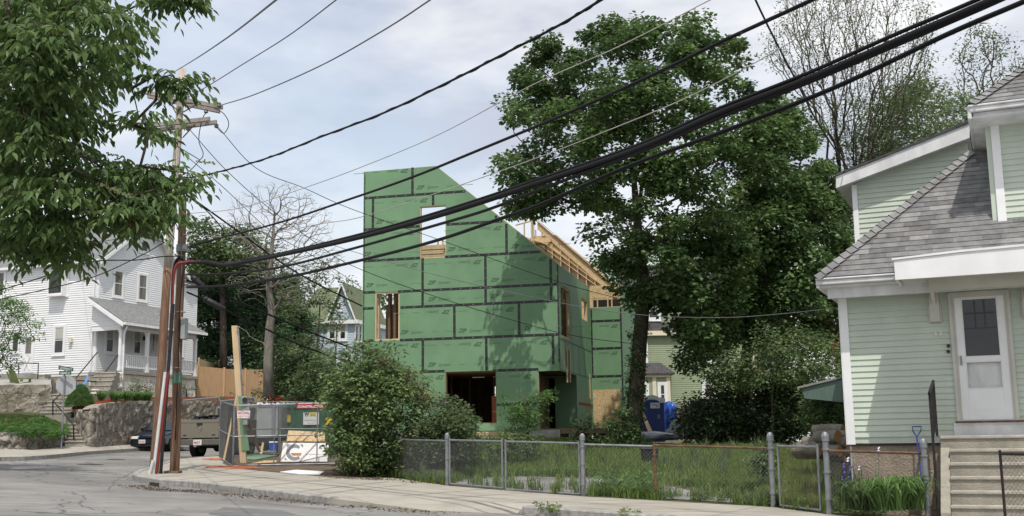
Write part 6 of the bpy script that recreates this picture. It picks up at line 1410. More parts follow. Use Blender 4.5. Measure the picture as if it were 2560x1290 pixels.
panel('narrow rusty garden gate between two thick posts', lerp2(A4_, A5_, .14), lerp2(A4_, A5_, .86), 1.12, 'steel', 'rustm', frame=True, kind='fence_gate', cat='gate', b0=.05)
panel('chain link fence length with irises behind it, in front of the mint house', A5_, A6_, 1.06, 'rust', 'steelm', [(A5_, 1.24, .05, 'steel'), (A6_, 1.17, .045, 'steel')])
A7_ = (at(2528, 1290, 16.3).x, 16.3); A8_ = (at(2640, 1290, 16.9).x, 17.4)
panel('dark open gate swung in front of the steps at the right edge', (at(2513, 1290, 16.0).x, 16.0), (at(2630, 1290, 15.2).x, 15.2), 1.08, 'iron', 'rustm', frame=True, kind='fence_gate', cat='gate', b0=.05)
# ornamental scroll wires on top of gates
mb = MB(); c = at(2105, 870, 20)
# ---------------------------------------------------------------- construction fence panels (temporary)
T0 = gnd(583, 1166); T1 = gnd(548, 1142); 
tA = at(583, 1165, T0[1]); sT = pxm(tA)
def tpanel(lab, a, b, za0, za1, zb0, zb1, mids=()):
    """a,b plan pts; z bottom/top at each"""
    ro = empty('construction_fence_panel', V2(a, za0), lab, 'fence panel', 'temporary chain link panels round the building site')
    A, B, C_, D_ = V2(a, za0), V2(b, zb0), V2(b, zb1), V2(a, za1)
    for p, q, nm in ((A, B, 'bottom_rail'), (D_, C_, 'top_rail'), (A, D_, 'upright'), (B, C_, 'upright'), (A.lerp(D_, .48), B.lerp(C_, .48), 'middle_rail')):
        mb = MB(); mb.tube([p, q], .021, 8); obj(nm, mb, M['steel'], ro)
    for t in mids: mb = MB(); mb.tube([A.lerp(B, t), D_.lerp(C_, t)], .019, 8); obj('upright', mb, M['steel'], ro)
    mb = MB(); linkmesh(mb, A, V2(b, za0), lambda t: za0+(zb0-za0)*t, lambda t: za1+(zb1-za1)*t, pitch=.06, r=.003); obj('wire_mesh', mb, M['steelm'], ro)
    return ro
YT = T0[1]; q = lambda px, py, Y: at(px, py, Y)
a, b = q(583, 1164, YT), q(583, 1014, YT); c, d = q(860, 1158, YT+.8), q(860, 1007, YT+.8)
tpanel('construction fence panel facing the street, nearest the corner', (a.x, a.y), (c.x, c.y), a.z, b.z, c.z, d.z, (.36, .75))
e, f = q(548, 1142, YT+6), q(546, 1003, YT+6)
tpanel('construction fence panel folding back along the side street, mesh bunched', (a.x-.02, a.y), (e.x, e.y), a.z, b.z, e.z, f.z)
e2, f2 = q(697, 1134, YT+8.2), q(699, 1005, YT+8.2); 
tpanel('rear construction fence panel standing before the grey container', (e.x+.05, e.y+.05), (e2.x, e2.y), e.z, f.z, e2.z, f2.z)
e3, f3 = q(850, 1132, YT+9), q(850, 1008, YT+9); tpanel('rear construction fence panel standing before the green dumpster', (e2.x+.05, e2.y), (e3.x, e3.y), e2.z, f2.z, e3.z, f3.z)
e4, f4 = q(1062, 1110, 36.5), q(1062, 1008, 36.5); e5, f5 = q(1130, 1108, 35.5), q(1130, 1006, 35.5)
tpanel('construction fence panel standing behind the lilac, before the large opening', (e4.x-2.2, e4.y+.4), (e5.x, e5.y), e4.z, f4.z, e5.z, f5.z)
# sagging loose pipes of folded panels
for k, (p1, p2, p3, lab) in enumerate([((440, 1003), (548, 993), (553, 1012), 'bent galvanised rail sticking out left above the pickup'), ((552, 1003), (636, 994), (641, 1010), 'bent galvanised rail leaning above the construction fence corner')]):
    mb = MB(); mb.tube([at(*p1, 38.5+k), at(*p2, 38+k), at(*p3, 38+k)], .026, 8); obj('loose_rail', mb, M['steel'], label=lab, cat='pipe')
# sign on the fence
def board(name, px0, py0, px1, py1, Y, mt, lab, cat, th=.01, par=None, tilt=0):
    a = at(px0, py1, Y); b = at(px1, py1, Y); z1 = at((px0+px1)/2, py0, Y).z; mb = MB(); mb.box(a.x, Y-th, a.z, b.x, Y, z1); return obj(name, mb, M[mt], par, label=lab, cat=cat), a, b, z1
def txt(par, s, px, py, Y, h, mt, wmax=None, **kw):
    vs, fs = text_geo(s, **kw); wd = max(v[0] for v in vs)-min(v[0] for v in vs); o = at(px, py, Y); k = 1 if not wmax else wmax/(wd*h)
    mb = MB(); mb.add([o+Vector((v[0]*h*k, 0, v[1]*h)) for v in vs], fs); return obj('lettering', mb, M[mt], par)
Yf = YT-.03; s_, *_r = board('fence_sign', 593, 1027, 625, 1045, Yf, 'sharps', 'white sign with red NATIONAL lettering tied to the construction fence', 'sign')
wp = 1/pxm(at(600, 1035, Yf)); txt(s_, 'NATIONAL', 594.5, 1035, Yf-.014, .11, 'redsign', 29*wp, bold=.03); txt(s_, 'CONSTRUCTION', 596, 1038.5, Yf-.014, .035, 'redsign', 27*wp); txt(s_, 'RENTALS', 595, 1043, Yf-.014, .06, 'redsign', 28*wp)
s_, *_r = board('fence_banner', 741, 1010, 815, 1021, YT+.45, 'redsign', 'long red and white banner along the fence top beside the shrub', 'banner'); txt(s_, 'CONSTRUCTION', 744, 1019.5, YT+.42, .1, 'sharps', 68*wp, bold=.02)
# ---- green dumpster
YD = YT+11.5
def pbox(x0, y0, x1, y1, Y, dep): a = at(x0, y1, Y); b = at(x1, y1, Y); z = at((x0+x1)/2, y0, Y).z; m_ = MB(); m_.box(a.x, Y, a.z, b.x, Y+dep, z); return m_, a, b, z
a = at(694, 1113, YD); b = at(905, 1113, YD); zt_ = at(780, 1011, YD).z; zb0 = Hs(a.x, YD)+.1
ds = empty('dumpster', ((a.x+b.x)/2, YD, zb0), 'large green roll-off dumpster with white and yellow stickers behind the site fence', 'dumpster')
mb = MB(); t = .08; mb.box(a.x, YD, zb0, b.x, YD+t, zt_); mb.box(a.x, YD+2.2, zb0, b.x, YD+2.28, zt_); mb.box(a.x, YD+t, zb0, a.x+t, YD+2.2, zt_); mb.box(b.x-t, YD+t, zb0, b.x, YD+2.2, zt_); mb.box(a.x+t, YD+t, zb0, b.x-t, YD+2.2, zb0+.1); obj('hull', mb, M['dumpster'], ds, bevel=.01)
mb = MB(); mb.box(a.x-.05, YD-.06, zt_-.12, b.x+.05, YD, zt_+.02); mb.box(a.x-.05, YD-.05, zb0, b.x+.05, YD, zb0+.14); obj('top_rim', mb, M['dumpster'], ds)
k = a.x+.55
while k < b.x: mb = MB(); mb.box(k, YD-.05, zb0+.145, k+.09, YD-.0, zt_-.125); obj('rib', mb, M['dumpster'], ds); k += .85
s_, *_r = board('white_sticker', 758, 1031, 797, 1062, YD-.06, 'sharps', None, None, par=ds); wp = 1/pxm(at(760, 1040, YD))
txt(s_, 'W', 761, 1041, YD-.075, .24, 'signgreen', 13*wp, bold=.05); txt(s_, 'M', 774, 1041, YD-.075, .24, 'yellow', 15*wp, bold=.05); txt(s_, '800-972-4545', 762, 1053, YD-.075, .09, 'greyprint', 31*wp); txt(s_, 'www.wm.com', 768, 1059, YD-.075, .05, 'greyprint', 20*wp)
s_, *_r = board('yellow_sticker', 701, 1037, 726, 1056, YD-.06, 'yellow', None, None, par=ds); s2_, *_r = board('orange_band', 701.3, 1037.4, 725.7, 1040.5, YD-.072, 'orange', None, None, par=s_, th=.003); txt(s_, 'DANGER', 703, 1047, YD-.075, .11, 'greyprint', 20*wp); txt(s_, 'KEEP OFF', 703, 1054, YD-.075, .07, 'greyprint', 20*wp)
board('yellow_sticker', 813, 1043, 830, 1062, YD-.06, 'yellow', None, None, par=ds)
# ---- grey container / trailer
YG = YT+9.6; a = at(640, 1095, YG); b = at(694, 1090, YG); zt_ = at(660, 1012, YG).z; gc = empty('utility_trailer', (a.x+.5, YG, a.z-.4), 'light grey box trailer behind the site fence, left of the dumpster', 'trailer')
mb = MB(); mb.box(a.x, YG, a.z, b.x, YG+2.8, zt_); obj('box_body', mb, M['boxgrey'], gc, bevel=.03)
mb = MB(); mb.box(b.x-.25, YG-.04, a.z+.05, b.x-.1, YG, zt_-.08); mb.box(a.x+.02, YG-.02, zt_-.1, b.x-.02, YG-.0, zt_-.03); obj('door_frame', mb, M['steel'], gc)
wheel(gc, (a.x+.3, YG+.4, a.z-.18), (1, 0, 0), .33, .22); wheel(gc, (b.x-.3, YG+.4, a.z-.18), (1, 0, 0), .33, .22); mb = MB(); mb.box(a.x+.1, YG+.05, a.z-.2, b.x-.1, YG+2.6, a.z-.01); obj('chassis', mb, M['black'], gc)
# ---- temporary service post
YP = YT+2.2; sv_ = empty('service_post', at(600, 1142, YP), 'leaning temporary power post with a meter box and conduit inside the site fence', 'service post')
mb = MB(); a, b = at(608, 1142, YP), at(586, 814, YP); mb.prism([a-Vector((.10, 0, .2)), a+Vector((.10, 0, -.2)), b+Vector((.10, 0, 0)), b-Vector((.10, 0, 0))], (0, .14, 0)); obj('timber', mb, M['lumber'], sv_)
mb = MB(); mb.tube([at(609, 1040, YP-.08), at(596, 826, YP-.08), at(592, 818, YP-.08), at(600, 818, YP-.1)], .028, 8); obj('conduit', mb, M['steel'], sv_)
mb = MB(); a, b = at(617, 1126, YP-.03), at(600, 990, YP-.03); mb.prism([at(604, 1127, YP-.03), at(624, 1126, YP-.03), at(617, 1080, YP-.03), at(605, 1030, YP-.03), at(605, 990, YP-.03), at(595, 990, YP-.03)], (0, .02, 0)); obj('green_backing_board', mb, M['green'], sv_)
for (x0, y0, x1, y1, d) in [(603, 991, 617, 1008, .18), (605, 1008, 622, 1048, .16), (607, 1050, 618, 1062, .15)]: m_, *_r = pbox(x0, y0, x1, y1, YP-.2, d); obj('meter_box', m_, M['boxgrey'], sv_, bevel=.01)
mb = MB(); mb.tube([at(612, 1000, YP-.2), at(612, 1000, YP-.3)], .09, 14); obj('meter', mb, M['glass'], sv_)
mb = MB(); a, b = at(648, 1130, YP+.4), at(622, 1062, YP+.1); mb.prism([a-Vector((.04, 0, 0)), a+Vector((.05, 0, 0)), b+Vector((.05, 0, 0)), b-Vector((.04, 0, 0))], (0, .05, 0)); obj('brace', mb, M['lumber2'], sv_)
mb = MB(); mb.prism([at(557, 1150, YT+.9), at(562, 1150, YT+.9), at(580, 1060, YT+.9), at(594, 985, YT+.9), at(590, 985, YT+.9), at(575, 1060, YT+.9)], (0, .04, 0)); obj('loose_plank', mb, M['lumber'], label='slim bent plank leaning up against the left end of the site fence', cat='plank')
mb = MB(); mb.prism([at(650, 1135, YP+.5), at(655, 1135, YP+.5), at(660, 1107, YP+.6), at(655, 1106, YP+.6)], (0, .04, 0)); obj('survey_stake', mb, M['lumber'], label='short wooden stake standing in the dirt right of the power post', cat='stake')
# green panel and board lying on the dirt, cords, bucket
def flat(name, pts, mt, lab, cat, h=.03, th=.02):
    P = [ground(*p, off=h, H=Yz) for p in pts]; mb = MB(); mb.prism(P, (0, 0, th)); return obj(name, mb, M[mt], label=lab, cat=cat)
flat('sheathing_offcut', [(602, 1148), (640, 1150), (700, 1138), (690, 1135), (632, 1137)], 'green', 'offcut of green sheathing lying on the dirt inside the fence', 'panel')
flat('board_offcut', [(628, 1160), (690, 1157), (694, 1152), (660, 1153)], 'osb', 'strand board offcut lying on the dirt before the company sign', 'panel')
flat('white_sheet', [(700, 1181), (745, 1186), (800, 1187), (810, 1180), (740, 1176)], 'sharps', 'white plastic sheet lying flat on the dirt beside the pavement', 'plastic sheet', .015, .02)
bk_ = empty('bucket', at(683, 1127, YT+6), 'blue bucket with white contents near the grey trailer', 'bucket'); c = at(683, 1126, YT+6); mb = MB(); mb.tube([c, c+Vector((0, 0, .28))], [.13, .16], 14); obj('pail', mb, M['tarp'], bk_); mb = MB(); mb.tube([c+Vector((0, 0, .281)), c+Vector((0, 0, .32))], [.165, .15], 14); obj('lid', mb, M['sharps'], bk_)
for k, (cx, cy, rx, lab) in enumerate([(585, 1172, .75, 'coil of orange cord on the pavement at the fence corner'), (543, 1151, .45, 'orange cord at the left foot of the site fence')]):
    c = ground(cx, cy); mb = MB(); pts = []
    for i in range(44): t = i/44*2*math.pi*3; rr = rx*(1-.16*math.sin(t*1.7)); x, y = c.x+rr*math.cos(t), c.y+rr*.8*math.sin(t)+.12*math.sin(t*2.3); pts.append((x, y, Hs(x, y)+.03+.006*i/10))
    mb.tube(pts, .010, 6); obj('orange_cord', mb, M['cord'], smooth=True, label=lab, cat='cord')
# company sign board (letter C and bar), osb board behind
YS = YT+1.4
sb = empty('company_sign', at(700, 1158, YS), 'white company sign board with a large grey letter C leaning in the dirt', 'sign')
def tiltw(px, py, d=0): t = (1156-py)/50; return at(px, py, YS+t*.35-d)
mb = MB(); mb.prism([tiltw(701, 1154), tiltw(818, 1154), tiltw(822, 1108), tiltw(708, 1107)], (0, .02, 0)); fb = obj('face', mb, M['sharps'], sb)
mb = MB(); mb.prism([tiltw(694, 1157, -.03), tiltw(820, 1157, -.03), tiltw(822, 1104, -.03), tiltw(705, 1102, -.03)], (0, .04, 0)); obj('backing', mb, M['lumber2'], sb)
mb = MB(); cx, cy = 736, 1131; 
def arc(r0_, r1_, a0, a1, n=20):
    o_ = [(cx+math.cos(R(a0+(a1-a0)*i/n))*r0_*1.02-(-(cy-0)+cy)*0, cy-math.sin(R(a0+(a1-a0)*i/n))*r0_) for i in range(n+1)]; i_ = [(cx+2+math.cos(R(a0+(a1-a0)*i/n))*r1_[0], cy-math.sin(R(a0+(a1-a0)*i/n))*r1_[1]) for i in range(n+1)]; return o_, i_
o_, i_ = arc(20.5, (14, 11.5), 48, 312)
for k in range(20): mb.add([tiltw(*o_[k], .004), tiltw(*o_[k+1], .004), tiltw(*i_[k+1], .004), tiltw(*i_[k], .004)], [(0, 1, 2, 3)])
for tr_ in ([(717, 1111), (727, 1111), (717, 1119)], [(750, 1111), (758, 1111), (757, 1120)], [(711, 1150), (718, 1150), (712, 1143)]): mb.add([tiltw(*p, .004) for p in tr_], [(0, 1, 2)])
obj('letter_mark', mb, M['greyprint'], fb)
mb = MB(); mb.add([tiltw(*p, .0045) for p in [(726, 1132.5), (754, 1132.5), (752, 1139), (731, 1139)]], [(0, 1, 2, 3)]); obj('orange_bar', mb, M['log'], fb)
vs, fs = text_geo('www.gfcdevelopment.com'); wd = max(v[0] for v in vs); mb = MB(); mb.add([tiltw(763+v[0]/wd*52, 1137-v[1]*4, .005) for v in vs], fs); obj('lettering', mb, M['log'], fb)
mb = MB(); mb.prism([at(716, 1104, YS+.6), at(812, 1106, YS+.6), at(812, 1080, YS+.9), at(721, 1076, YS+.9)], (0, .02, 0)); obj('strand_board_sheet', mb, M['osb'], label='strand board sheet propped behind the company sign', cat='panel')
# ---------------------------------------------------------------- portable toilet and site clutter at the right
YQ = 46.5; pt_ = empty('portable_toilet', at(1631, 1095, YQ), 'navy blue portable toilet with a pale arched roof right of the maple trunk', 'portable toilet')
a, b = at(1600, 1096, YQ), at(1664, 1096, YQ); zt_ = at(1632, 1006, YQ).z; z0_ = a.z-.15; w_ = b.x-a.x
mb = MB(); mb.box(a.x, YQ, z0_, b.x, YQ+1.1, zt_-.0); obj('cabin', mb, M['navy'], pt_, bevel=.03)
mb = MB(); mb.box(a.x+.16, YQ-.04, z0_+.08, b.x-.16, YQ+.0, zt_-.04); pdn = obj('door', mb, M['navy'], pt_, bevel=.02); mb = MB(); mb.box(b.x-.3, YQ-.07, z0_+.95, b.x-.22, YQ-.04, z0_+1.1); obj('latch', mb, M['steel'], pdn)
cx = (a.x+b.x)/2; arcp = [(cx+math.cos(R(t))*w_*.37, zt_-.10+math.sin(R(t))*.30) for t in range(180, -1, -15)]
mb = MB(); out = [(cx+math.cos(R(t))*w_*.40, zt_-.04+math.sin(R(t))*.34) for t in range(0, 181, 15)]
ring = [(a.x-.03, zt_-.02), (a.x-.03, zt_+.14), (a.x+.10, zt_+.2)]+[(x, z) for x, z in out[::-1] if z > zt_+.16]+[(b.x-.10, zt_+.2), (b.x+.03, zt_+.14), (b.x+.03, zt_-.02), (cx+w_*.37, zt_-.02)]
mb.prism([(x, YQ-.06, z) for x, z in ring]+[(cx-w_*.37, YQ-.06, zt_-.02)], (0, 1.2, 0)); obj('roof', mb, M['paleplastic'], pt_)
mb = MB(); inn = [(cx-w_*.30, zt_-.05)]+[(cx+math.cos(R(t))*w_*.30, zt_-.02+math.sin(R(t))*.14) for t in range(180, -1, -15)]+[(cx+w_*.30, zt_-.05)]; mb.prism([(x, YQ-.075, z) for x, z in inn], (0, .014, 0)); obj('arch_vent', mb, M['navy'], pt_)
s_, *_r = board('name_sticker', 1626, 1007, 1649, 1021, YQ-.05, 'sharps', None, None, par=pt_, th=.03); wp = 1/pxm(at(1630, 1010, YQ)); txt(s_, 'United', 1629, 1014.5, YQ-.085, .12, 'navy', 17*wp, bold=.02); txt(s_, 'Site', 1640, 1017.3, YQ-.085, .055, 'navy', 7*wp, bold=.02); txt(s_, '1-800-864-5387', 1628, 1020, YQ-.085, .035, 'greyprint', 19*wp)
def lump(name, c, sx, sy, sz, mt, lab, cat, amp=.25, f=2.5, seed=0, kind=None):
    import mathutils
    mb = MB(); mb.ball((0, 0, 0), 1, 28, 18, (1, 1, 1)); V = []
    for v in mb.v:
        p = Vector(v); n_ = mathutils.noise.noise(p*f+Vector((seed, 0, 0)))*amp+mathutils.noise.noise(p*f*2.7+Vector((0, seed, 0)))*amp*.5; p = p*(1+n_); p.z = max(p.z, -.55)
        V.append((c[0]+p.x*sx, c[1]+p.y*sy, c[2]+(p.z+.55)*sz))
    mb.v = V; return obj(name, mb, M[mt], smooth=True, label=lab, cat=cat, kind=kind)
mb = MB(); a, b = at(1590, 1090, 47.8), at(1696, 1090, 47.8); zt_ = at(1650, 1005, 47.8).z; n_ = 26
rows = []
for j in range(9):
    t = j/8; rows.append([Vector((a.x+(b.x-a.x)*i/n_, 47.8+math.sin(i*1.3+j*.4)*.12*(1.3-t)+.35*t, a.z-.2+(zt_-a.z+.2-.05*math.sin(i*.8))*t)) for i in range(n_+1)])
rows.append([Vector((p.x, 49.3, p.z-.1)) for p in rows[-1]]); grid_mesh(mb, rows)
mb.add([rows[0][-1], rows[8][-1], rows[9][-1], Vector((b.x, 49.3, a.z-.2))], [(0, 1, 2, 3)]); obj('tarp_cover', mb, M['tarp'], smooth=True, label='bright blue tarpaulin draped over a stack behind the portable toilet', cat='tarpaulin')
lump('covered_pile', at(1740, 1098, 44), 1.15, .7, .62, 'bag', 'grey white plastic covered pile with dark lettering right of the blue tarpaulin', 'covered pile', .22, 2, 3)
lump('covered_pile', at(1625, 1100, 42.6), 1.0, .6, .2, 'bag', 'flat grey plastic covered bundle below the portable toilet', 'covered pile', .2, 3, 5)
mb = MB(); mb.box(at(1708, 1085, 43).x, 43, at(1708, 1091, 43).z, at(1754, 1085, 43).x, 43.03, at(1708, 1079, 43).z); obj('labelled_board', mb, M['sharps'], label='pale lettered strip lying across the covered pile', cat='board')
mb = MB(); mb.prism([at(1681, 1062, 45), at(1712, 1060, 45), at(1714, 1046, 45), at(1683, 1048, 45)], (0, .6, 0)); obj('cardboard_box', mb, M['log'], label='brown carton lying between the blue tarpaulin and the grey pile', cat='box', bevel=.02)
mb = MB(); mb.prism([at(1674, 1082, 44.6), at(1690, 1062, 44.6), at(1710, 1060, 44.6), at(1690, 1082, 44.6)], (0, .4, 0)); obj('dark_sheet', mb, M['black'], label='black plastic sheet slanting down below the brown carton', cat='sheet')
mb = MB(); mb.prism([at(1622, 1083, 43.5), at(1633, 1083, 43.5), at(1596, 1000, 44.6), at(1591, 1002, 44.6)], (0, .05, 0)); obj('leaning_plank', mb, M['lumber'], label='pale plank leaning from the trunk over the portable toilet', cat='plank')
for x, lab in ((1592, 'upright plank standing tight behind the maple trunk'), (1600, 'second upright plank beside the maple trunk, nearer the toilet')):
    mb = MB(); mb.prism([at(x-4, 1068, 44), at(x+3, 1068, 44), at(x+3, 990 if x > 1595 else 975, 44), at(x-2, 990 if x > 1595 else 975, 44)], (0, .05, 0)); obj('standing_plank', mb, M['lumber'], label=lab, cat='plank')
lump('wheeled_bin', at(1621, 1168, 32), .01, .01, .01, 'black', None, None) if False else None
bn = empty('waste_bin', ground(1627, 1172, H=Yz), 'black plastic bin in the grass behind the rusty railed fence', 'bin'); g_ = ground(1627, 1172, H=Yz); mb = MB(); mb.prism([(g_.x-.17, g_.y, g_.z), (g_.x+.17, g_.y, g_.z), (g_.x+.22, g_.y, g_.z+.5), (g_.x-.22, g_.y, g_.z+.5)], (0, .4, 0)); obj('bin_body', mb, M['black'], bn, bevel=.02); mb = MB(); mb.box(g_.x-.24, g_.y-.03, g_.z+.505, g_.x+.24, g_.y+.43, g_.z+.55); obj('lid', mb, M['black'], bn, bevel=.02)
# log pile
YL = 25.5; k = 0
for (x0, x1, y, r_, dx) in [(2035, 2108, 1075, .13, .2), (2040, 2095, 1092, .14, .3), (2060, 2125, 1090, .12, .2), (2010, 2075, 1105, .13, .3), (1985, 2050, 1125, .13, .2), (2050, 2118, 1107, .13, .2), (1990, 2070, 1135, .12, .3), (2035, 2100, 1128, .14, .2), (2075, 2130, 1128, .13, .2), (2000, 2050, 1113, .11, .2), (2060, 2115, 1142, .13, .2)]:
    yy = YL+(.35 if k % 3 == 0 else 0)+random.uniform(-.1, .1); a = at(x0, y, yy+.5); b = at(x1, y, yy); lr = empty('log', a, ['uppermost long log of the pile beside the mint house', 'round ended log just under the uppermost one in the pile', 'log at the right end of the pile second row', 'left log in the middle row of the pile', 'thin log lying low at the left foot of the pile', 'log in the middle row nearest the house wall', 'lowest left log lying in the grass by the pile', 'thick log in the lower middle of the pile', 'lower right log of the pile against the house', 'short thin log poking out left of the pile', 'bottom log of the pile nearest the garden gate'][k], 'log', 'logs in the woodpile'); k += 1
    mb = MB(); mb.tube([a, a.lerp(b, .5)+Vector((0, 0, .01)), b], [r_*.9, r_, r_], 14); obj('bark_body', mb, M['barkg'], lr, smooth=False)
    d = (b-a).normalized(); mb = MB(); mb.tube([b, b+d*.006], r_*.9, 14); obj('cut_end', mb, M['log'], lr)
# teal shed
ts = empty('teal_shed', at(2060, 1090, 29), 'low teal boarded shed corner showing left of the mint house', 'shed')
mb = MB(); TP = Pl(at(2005, 980, 28.5), (.85, -.52)); 
pts = [TP.uv(2012, 996), TP.uv(2150, 1010), TP.uv(2150, 935), TP.uv(2004, 972)]; 
mb.prism([TP.p(u, z) for u, z in pts], -TP.n*.06); obj('boards', mb, M['teal'], ts); mb = MB(); mb.prism([TP.p(pts[3][0]-.1, pts[3][1], .05), TP.p(pts[2][0], pts[2][1], .05), TP.p(pts[2][0], pts[2][1]+.05, .05), TP.p(pts[3][0]-.1, pts[3][1]+.05, .05)], -TP.n*2.5); obj('roof', mb, M['found'], ts)
# red porch structure
rp_ = empty('red_stair_tower', at(2075, 900, 48), 'dark red timber stair and porch frame showing through the trees', 'porch')
YR = 48
for (x0, y0, x1, y1) in [(2052, 810, 2095, 822), (2072, 795, 2082, 890), (2086, 820, 2097, 890), (2070, 850, 2097, 857), (2070, 872, 2097, 879), (1875, 924, 1900, 940), (1900, 930, 1962, 938), (1950, 924, 1962, 945)]:
    m_, *_r = pbox(x0, y0, x1, y1, YR, .15); obj('timber', m_, M['barn'], rp_)
mb = MB(); mb.prism([at(2066, 815, YR+.2), at(2090, 815, YR+.2), at(2074, 780, YR+.2)], (0, .1, 0)); obj('gable_panel', mb, M['barn'], rp_)
# ---------------------------------------------------------------- trees and plants
def tree(name, label, trunk, rad, poly, n, Y, depth, lm, bark='bark', nper=40, crad=.5, leaf=.15, cat='tree', group=None, tipr=.008, pull=.25, flat=.6, droop=.3, asp=.6, inset=8, keep=None, sides=5, wob=.12, extra=None, lim=None, rag=0, roundr=160, jit=.35, cn='crown', fold=.25, upw=0):
    ro = empty(name, trunk[0], label, cat, group)
    cen = crown_points(poly, n, Y, depth, inset, roundr=roundr, rag=rag)
    if extra is not None: cen = np.concatenate([cen, extra])
    if len(cen): grow('trunk', trunk, rad, cen, M[bark], ro, tipr=tipr, pull=pull, sides=sides, wob=wob, lim=lim, upw=upw)
    if nper:
        k = cen if keep is None else cen[rng.random(len(cen)) < keep]
        leafcloud(cn, k, nper, crad*(.7+.6*rng.random(len(k))), leaf, G[lm], ro, flat=flat, droop=droop, asp=asp, jit=jit, fold=fold)
    return ro
# -- big maple in the middle
YM = 38
tr = [at(*p, YM) for p in [(1572, 1106), (1584, 1050), (1592, 960), (1599, 860), (1606, 780), (1606, 700), (1600, 620), (1592, 540), (1585, 450), (1580, 360), (1578, 270)]]
tr[0].z -= .3
mp_ = [(1290, 150), (1330, 95), (1385, 75), (1400, 110), (1445, 75), (1480, 55), (1500, 75), (1535, 28), (1560, 50), (1600, 38), (1640, 60), (1680, 28), (1715, 60), (1745, 45), (1775, 85), (1800, 60), (1850, 60), (1862, 120), (1850, 160), (1885, 180), (1880, 240), (1930, 235), (1945, 300), (1965, 360), (1960, 470), (1930, 560), (1890, 640), (1860, 740), (1820, 800), (1790, 860), (1745, 905), (1715, 912), (1700, 860), (1690, 800), (1640, 770), (1590, 780), (1545, 740), (1490, 722), (1545, 690), (1500, 650), (1468, 590), (1490, 560), (1465, 525), (1425, 520), (1400, 470), (1370, 540), (1340, 520), (1330, 580), (1318, 520), (1285, 545), (1270, 490), (1235, 460), (1235, 395), (1290, 375), (1300, 335), (1265, 320), (1275, 290), (1265, 235), (1330, 240), (1300, 200)]
cen = np.concatenate([crown_points(mp_, 520, YM, 4.2, 6), crown_points([(1640, 560), (1850, 520), (1860, 720), (1790, 850), (1720, 890), (1690, 790), (1630, 720)], 70, YM, 2.5, 4)])
holes = [(1500, 395, 30), (1560, 480, 35), (1535, 350, 28), (1610, 350, 24), (1660, 330, 20), (1500, 540, 32), (1445, 440, 22), (1395, 420, 22), (1690, 600, 18), (1700, 380, 22), (1760, 640, 22), (1430, 320, 20), (1350, 320, 18), (1600, 440, 26), (1690, 480, 24), (1540, 610, 26), (1620, 560, 22), (1570, 250, 16), (1480, 200, 14), (1750, 300, 16), (1720, 560, 22), (1800, 500, 18), (1380, 200, 16), (1650, 180, 12), (1820, 330, 14), (1470, 620, 30)]
def proj(P): D_ = np.asarray(P)-np.array(CAM); q = D_ @ _B.T; return 1280+F*q[:, 0]/q[:, 2], 645-F*q[:, 1]/q[:, 2]
def punch(cen, holes, p=.92):
    x, y = proj(cen); k = np.ones(len(cen), bool)
    for hx, hy, hr in holes: k &= ~((np.hypot(x-hx, y-hy) < hr) & (rng.random(len(x)) < p))
    return cen[k]
cen = punch(cen, holes)
ro = empty('maple_tree', tr[0], 'big dense maple standing alone before the green house with an ivied dark trunk', 'tree')
grow('trunk', tr, [.36, .30, .27, .25, .24, .21, .17, .14, .10, .07, .04], cen, M['bark'], ro, tipr=.013, pull=.35, lim=4, wob=.14)
leafcloud('crown', cen, 170, .58*(.6+.7*rng.random(len(cen))), .155, G['maple'], ro, flat=.6, droop=.35, asp=.8, jit=.45)
iv = []
for _ in range(120):
    t = random.random()**1.3*4; i = int(t); p = tr[i].lerp(tr[i+1], t-i); a = random.uniform(-math.pi, 0.6); r_ = .36-.03*t; iv.append((p.x+math.cos(a)*r_-.08, p.y+math.sin(a)*r_, p.z))
leafcloud('ivy', np.array(iv), 22, .16, .09, G['maple'], ro, flat=1, asp=.8)
tree('street_tree', 'mid green tree crown seen only through gaps in the foreground leaves at the left', [Vector((-16.6, 28.5, .9)), Vector((-16.4, 28.6, 4)), Vector((-15.6, 28.8, 7))], [.2, .17, .12], [(-220, 180), (60, 240), (150, 330), (130, 430), (0, 500), (-220, 480)], 70, 29, 2.0, 'mid', nper=70, crad=.6, leaf=.13, tipr=.01)
# -- darker maple behind, right
mb_ = [(1930, 235), (1985, 275), (2040, 325), (2065, 400), (2100, 470), (2118, 560), (2130, 640), (2095, 720), (2105, 800), (2050, 850), (1960, 860), (1850, 845), (1800, 875), (1770, 800), (1830, 700), (1850, 560), (1860, 400), (1900, 300)]
tr = [at(*p, 41) for p in [(1850, 1105), (1856, 1000), (1866, 900), (1880, 780), (1900, 660), (1920, 540), (1935, 430), (1940, 350)]]
cen = punch(crown_points(mb_, 330, 41, 3.6, 4), [(1850, 600, 24), (2090, 560, 22), (1960, 400, 16), (2060, 640, 18)])
ro = empty('maple_tree', tr[0], 'darker maple right of the big one, in front of the sage house', 'tree')
grow('trunk', tr, [.26, .24, .22, .19, .15, .11, .07, .04], cen, M['bark'], ro, tipr=.012, pull=.35, lim=3)
leafcloud('crown', cen, 170, .62*(.6+.7*rng.random(len(cen))), .16, G['maple'], ro, flat=.6, droop=.35, asp=.8, jit=.45)
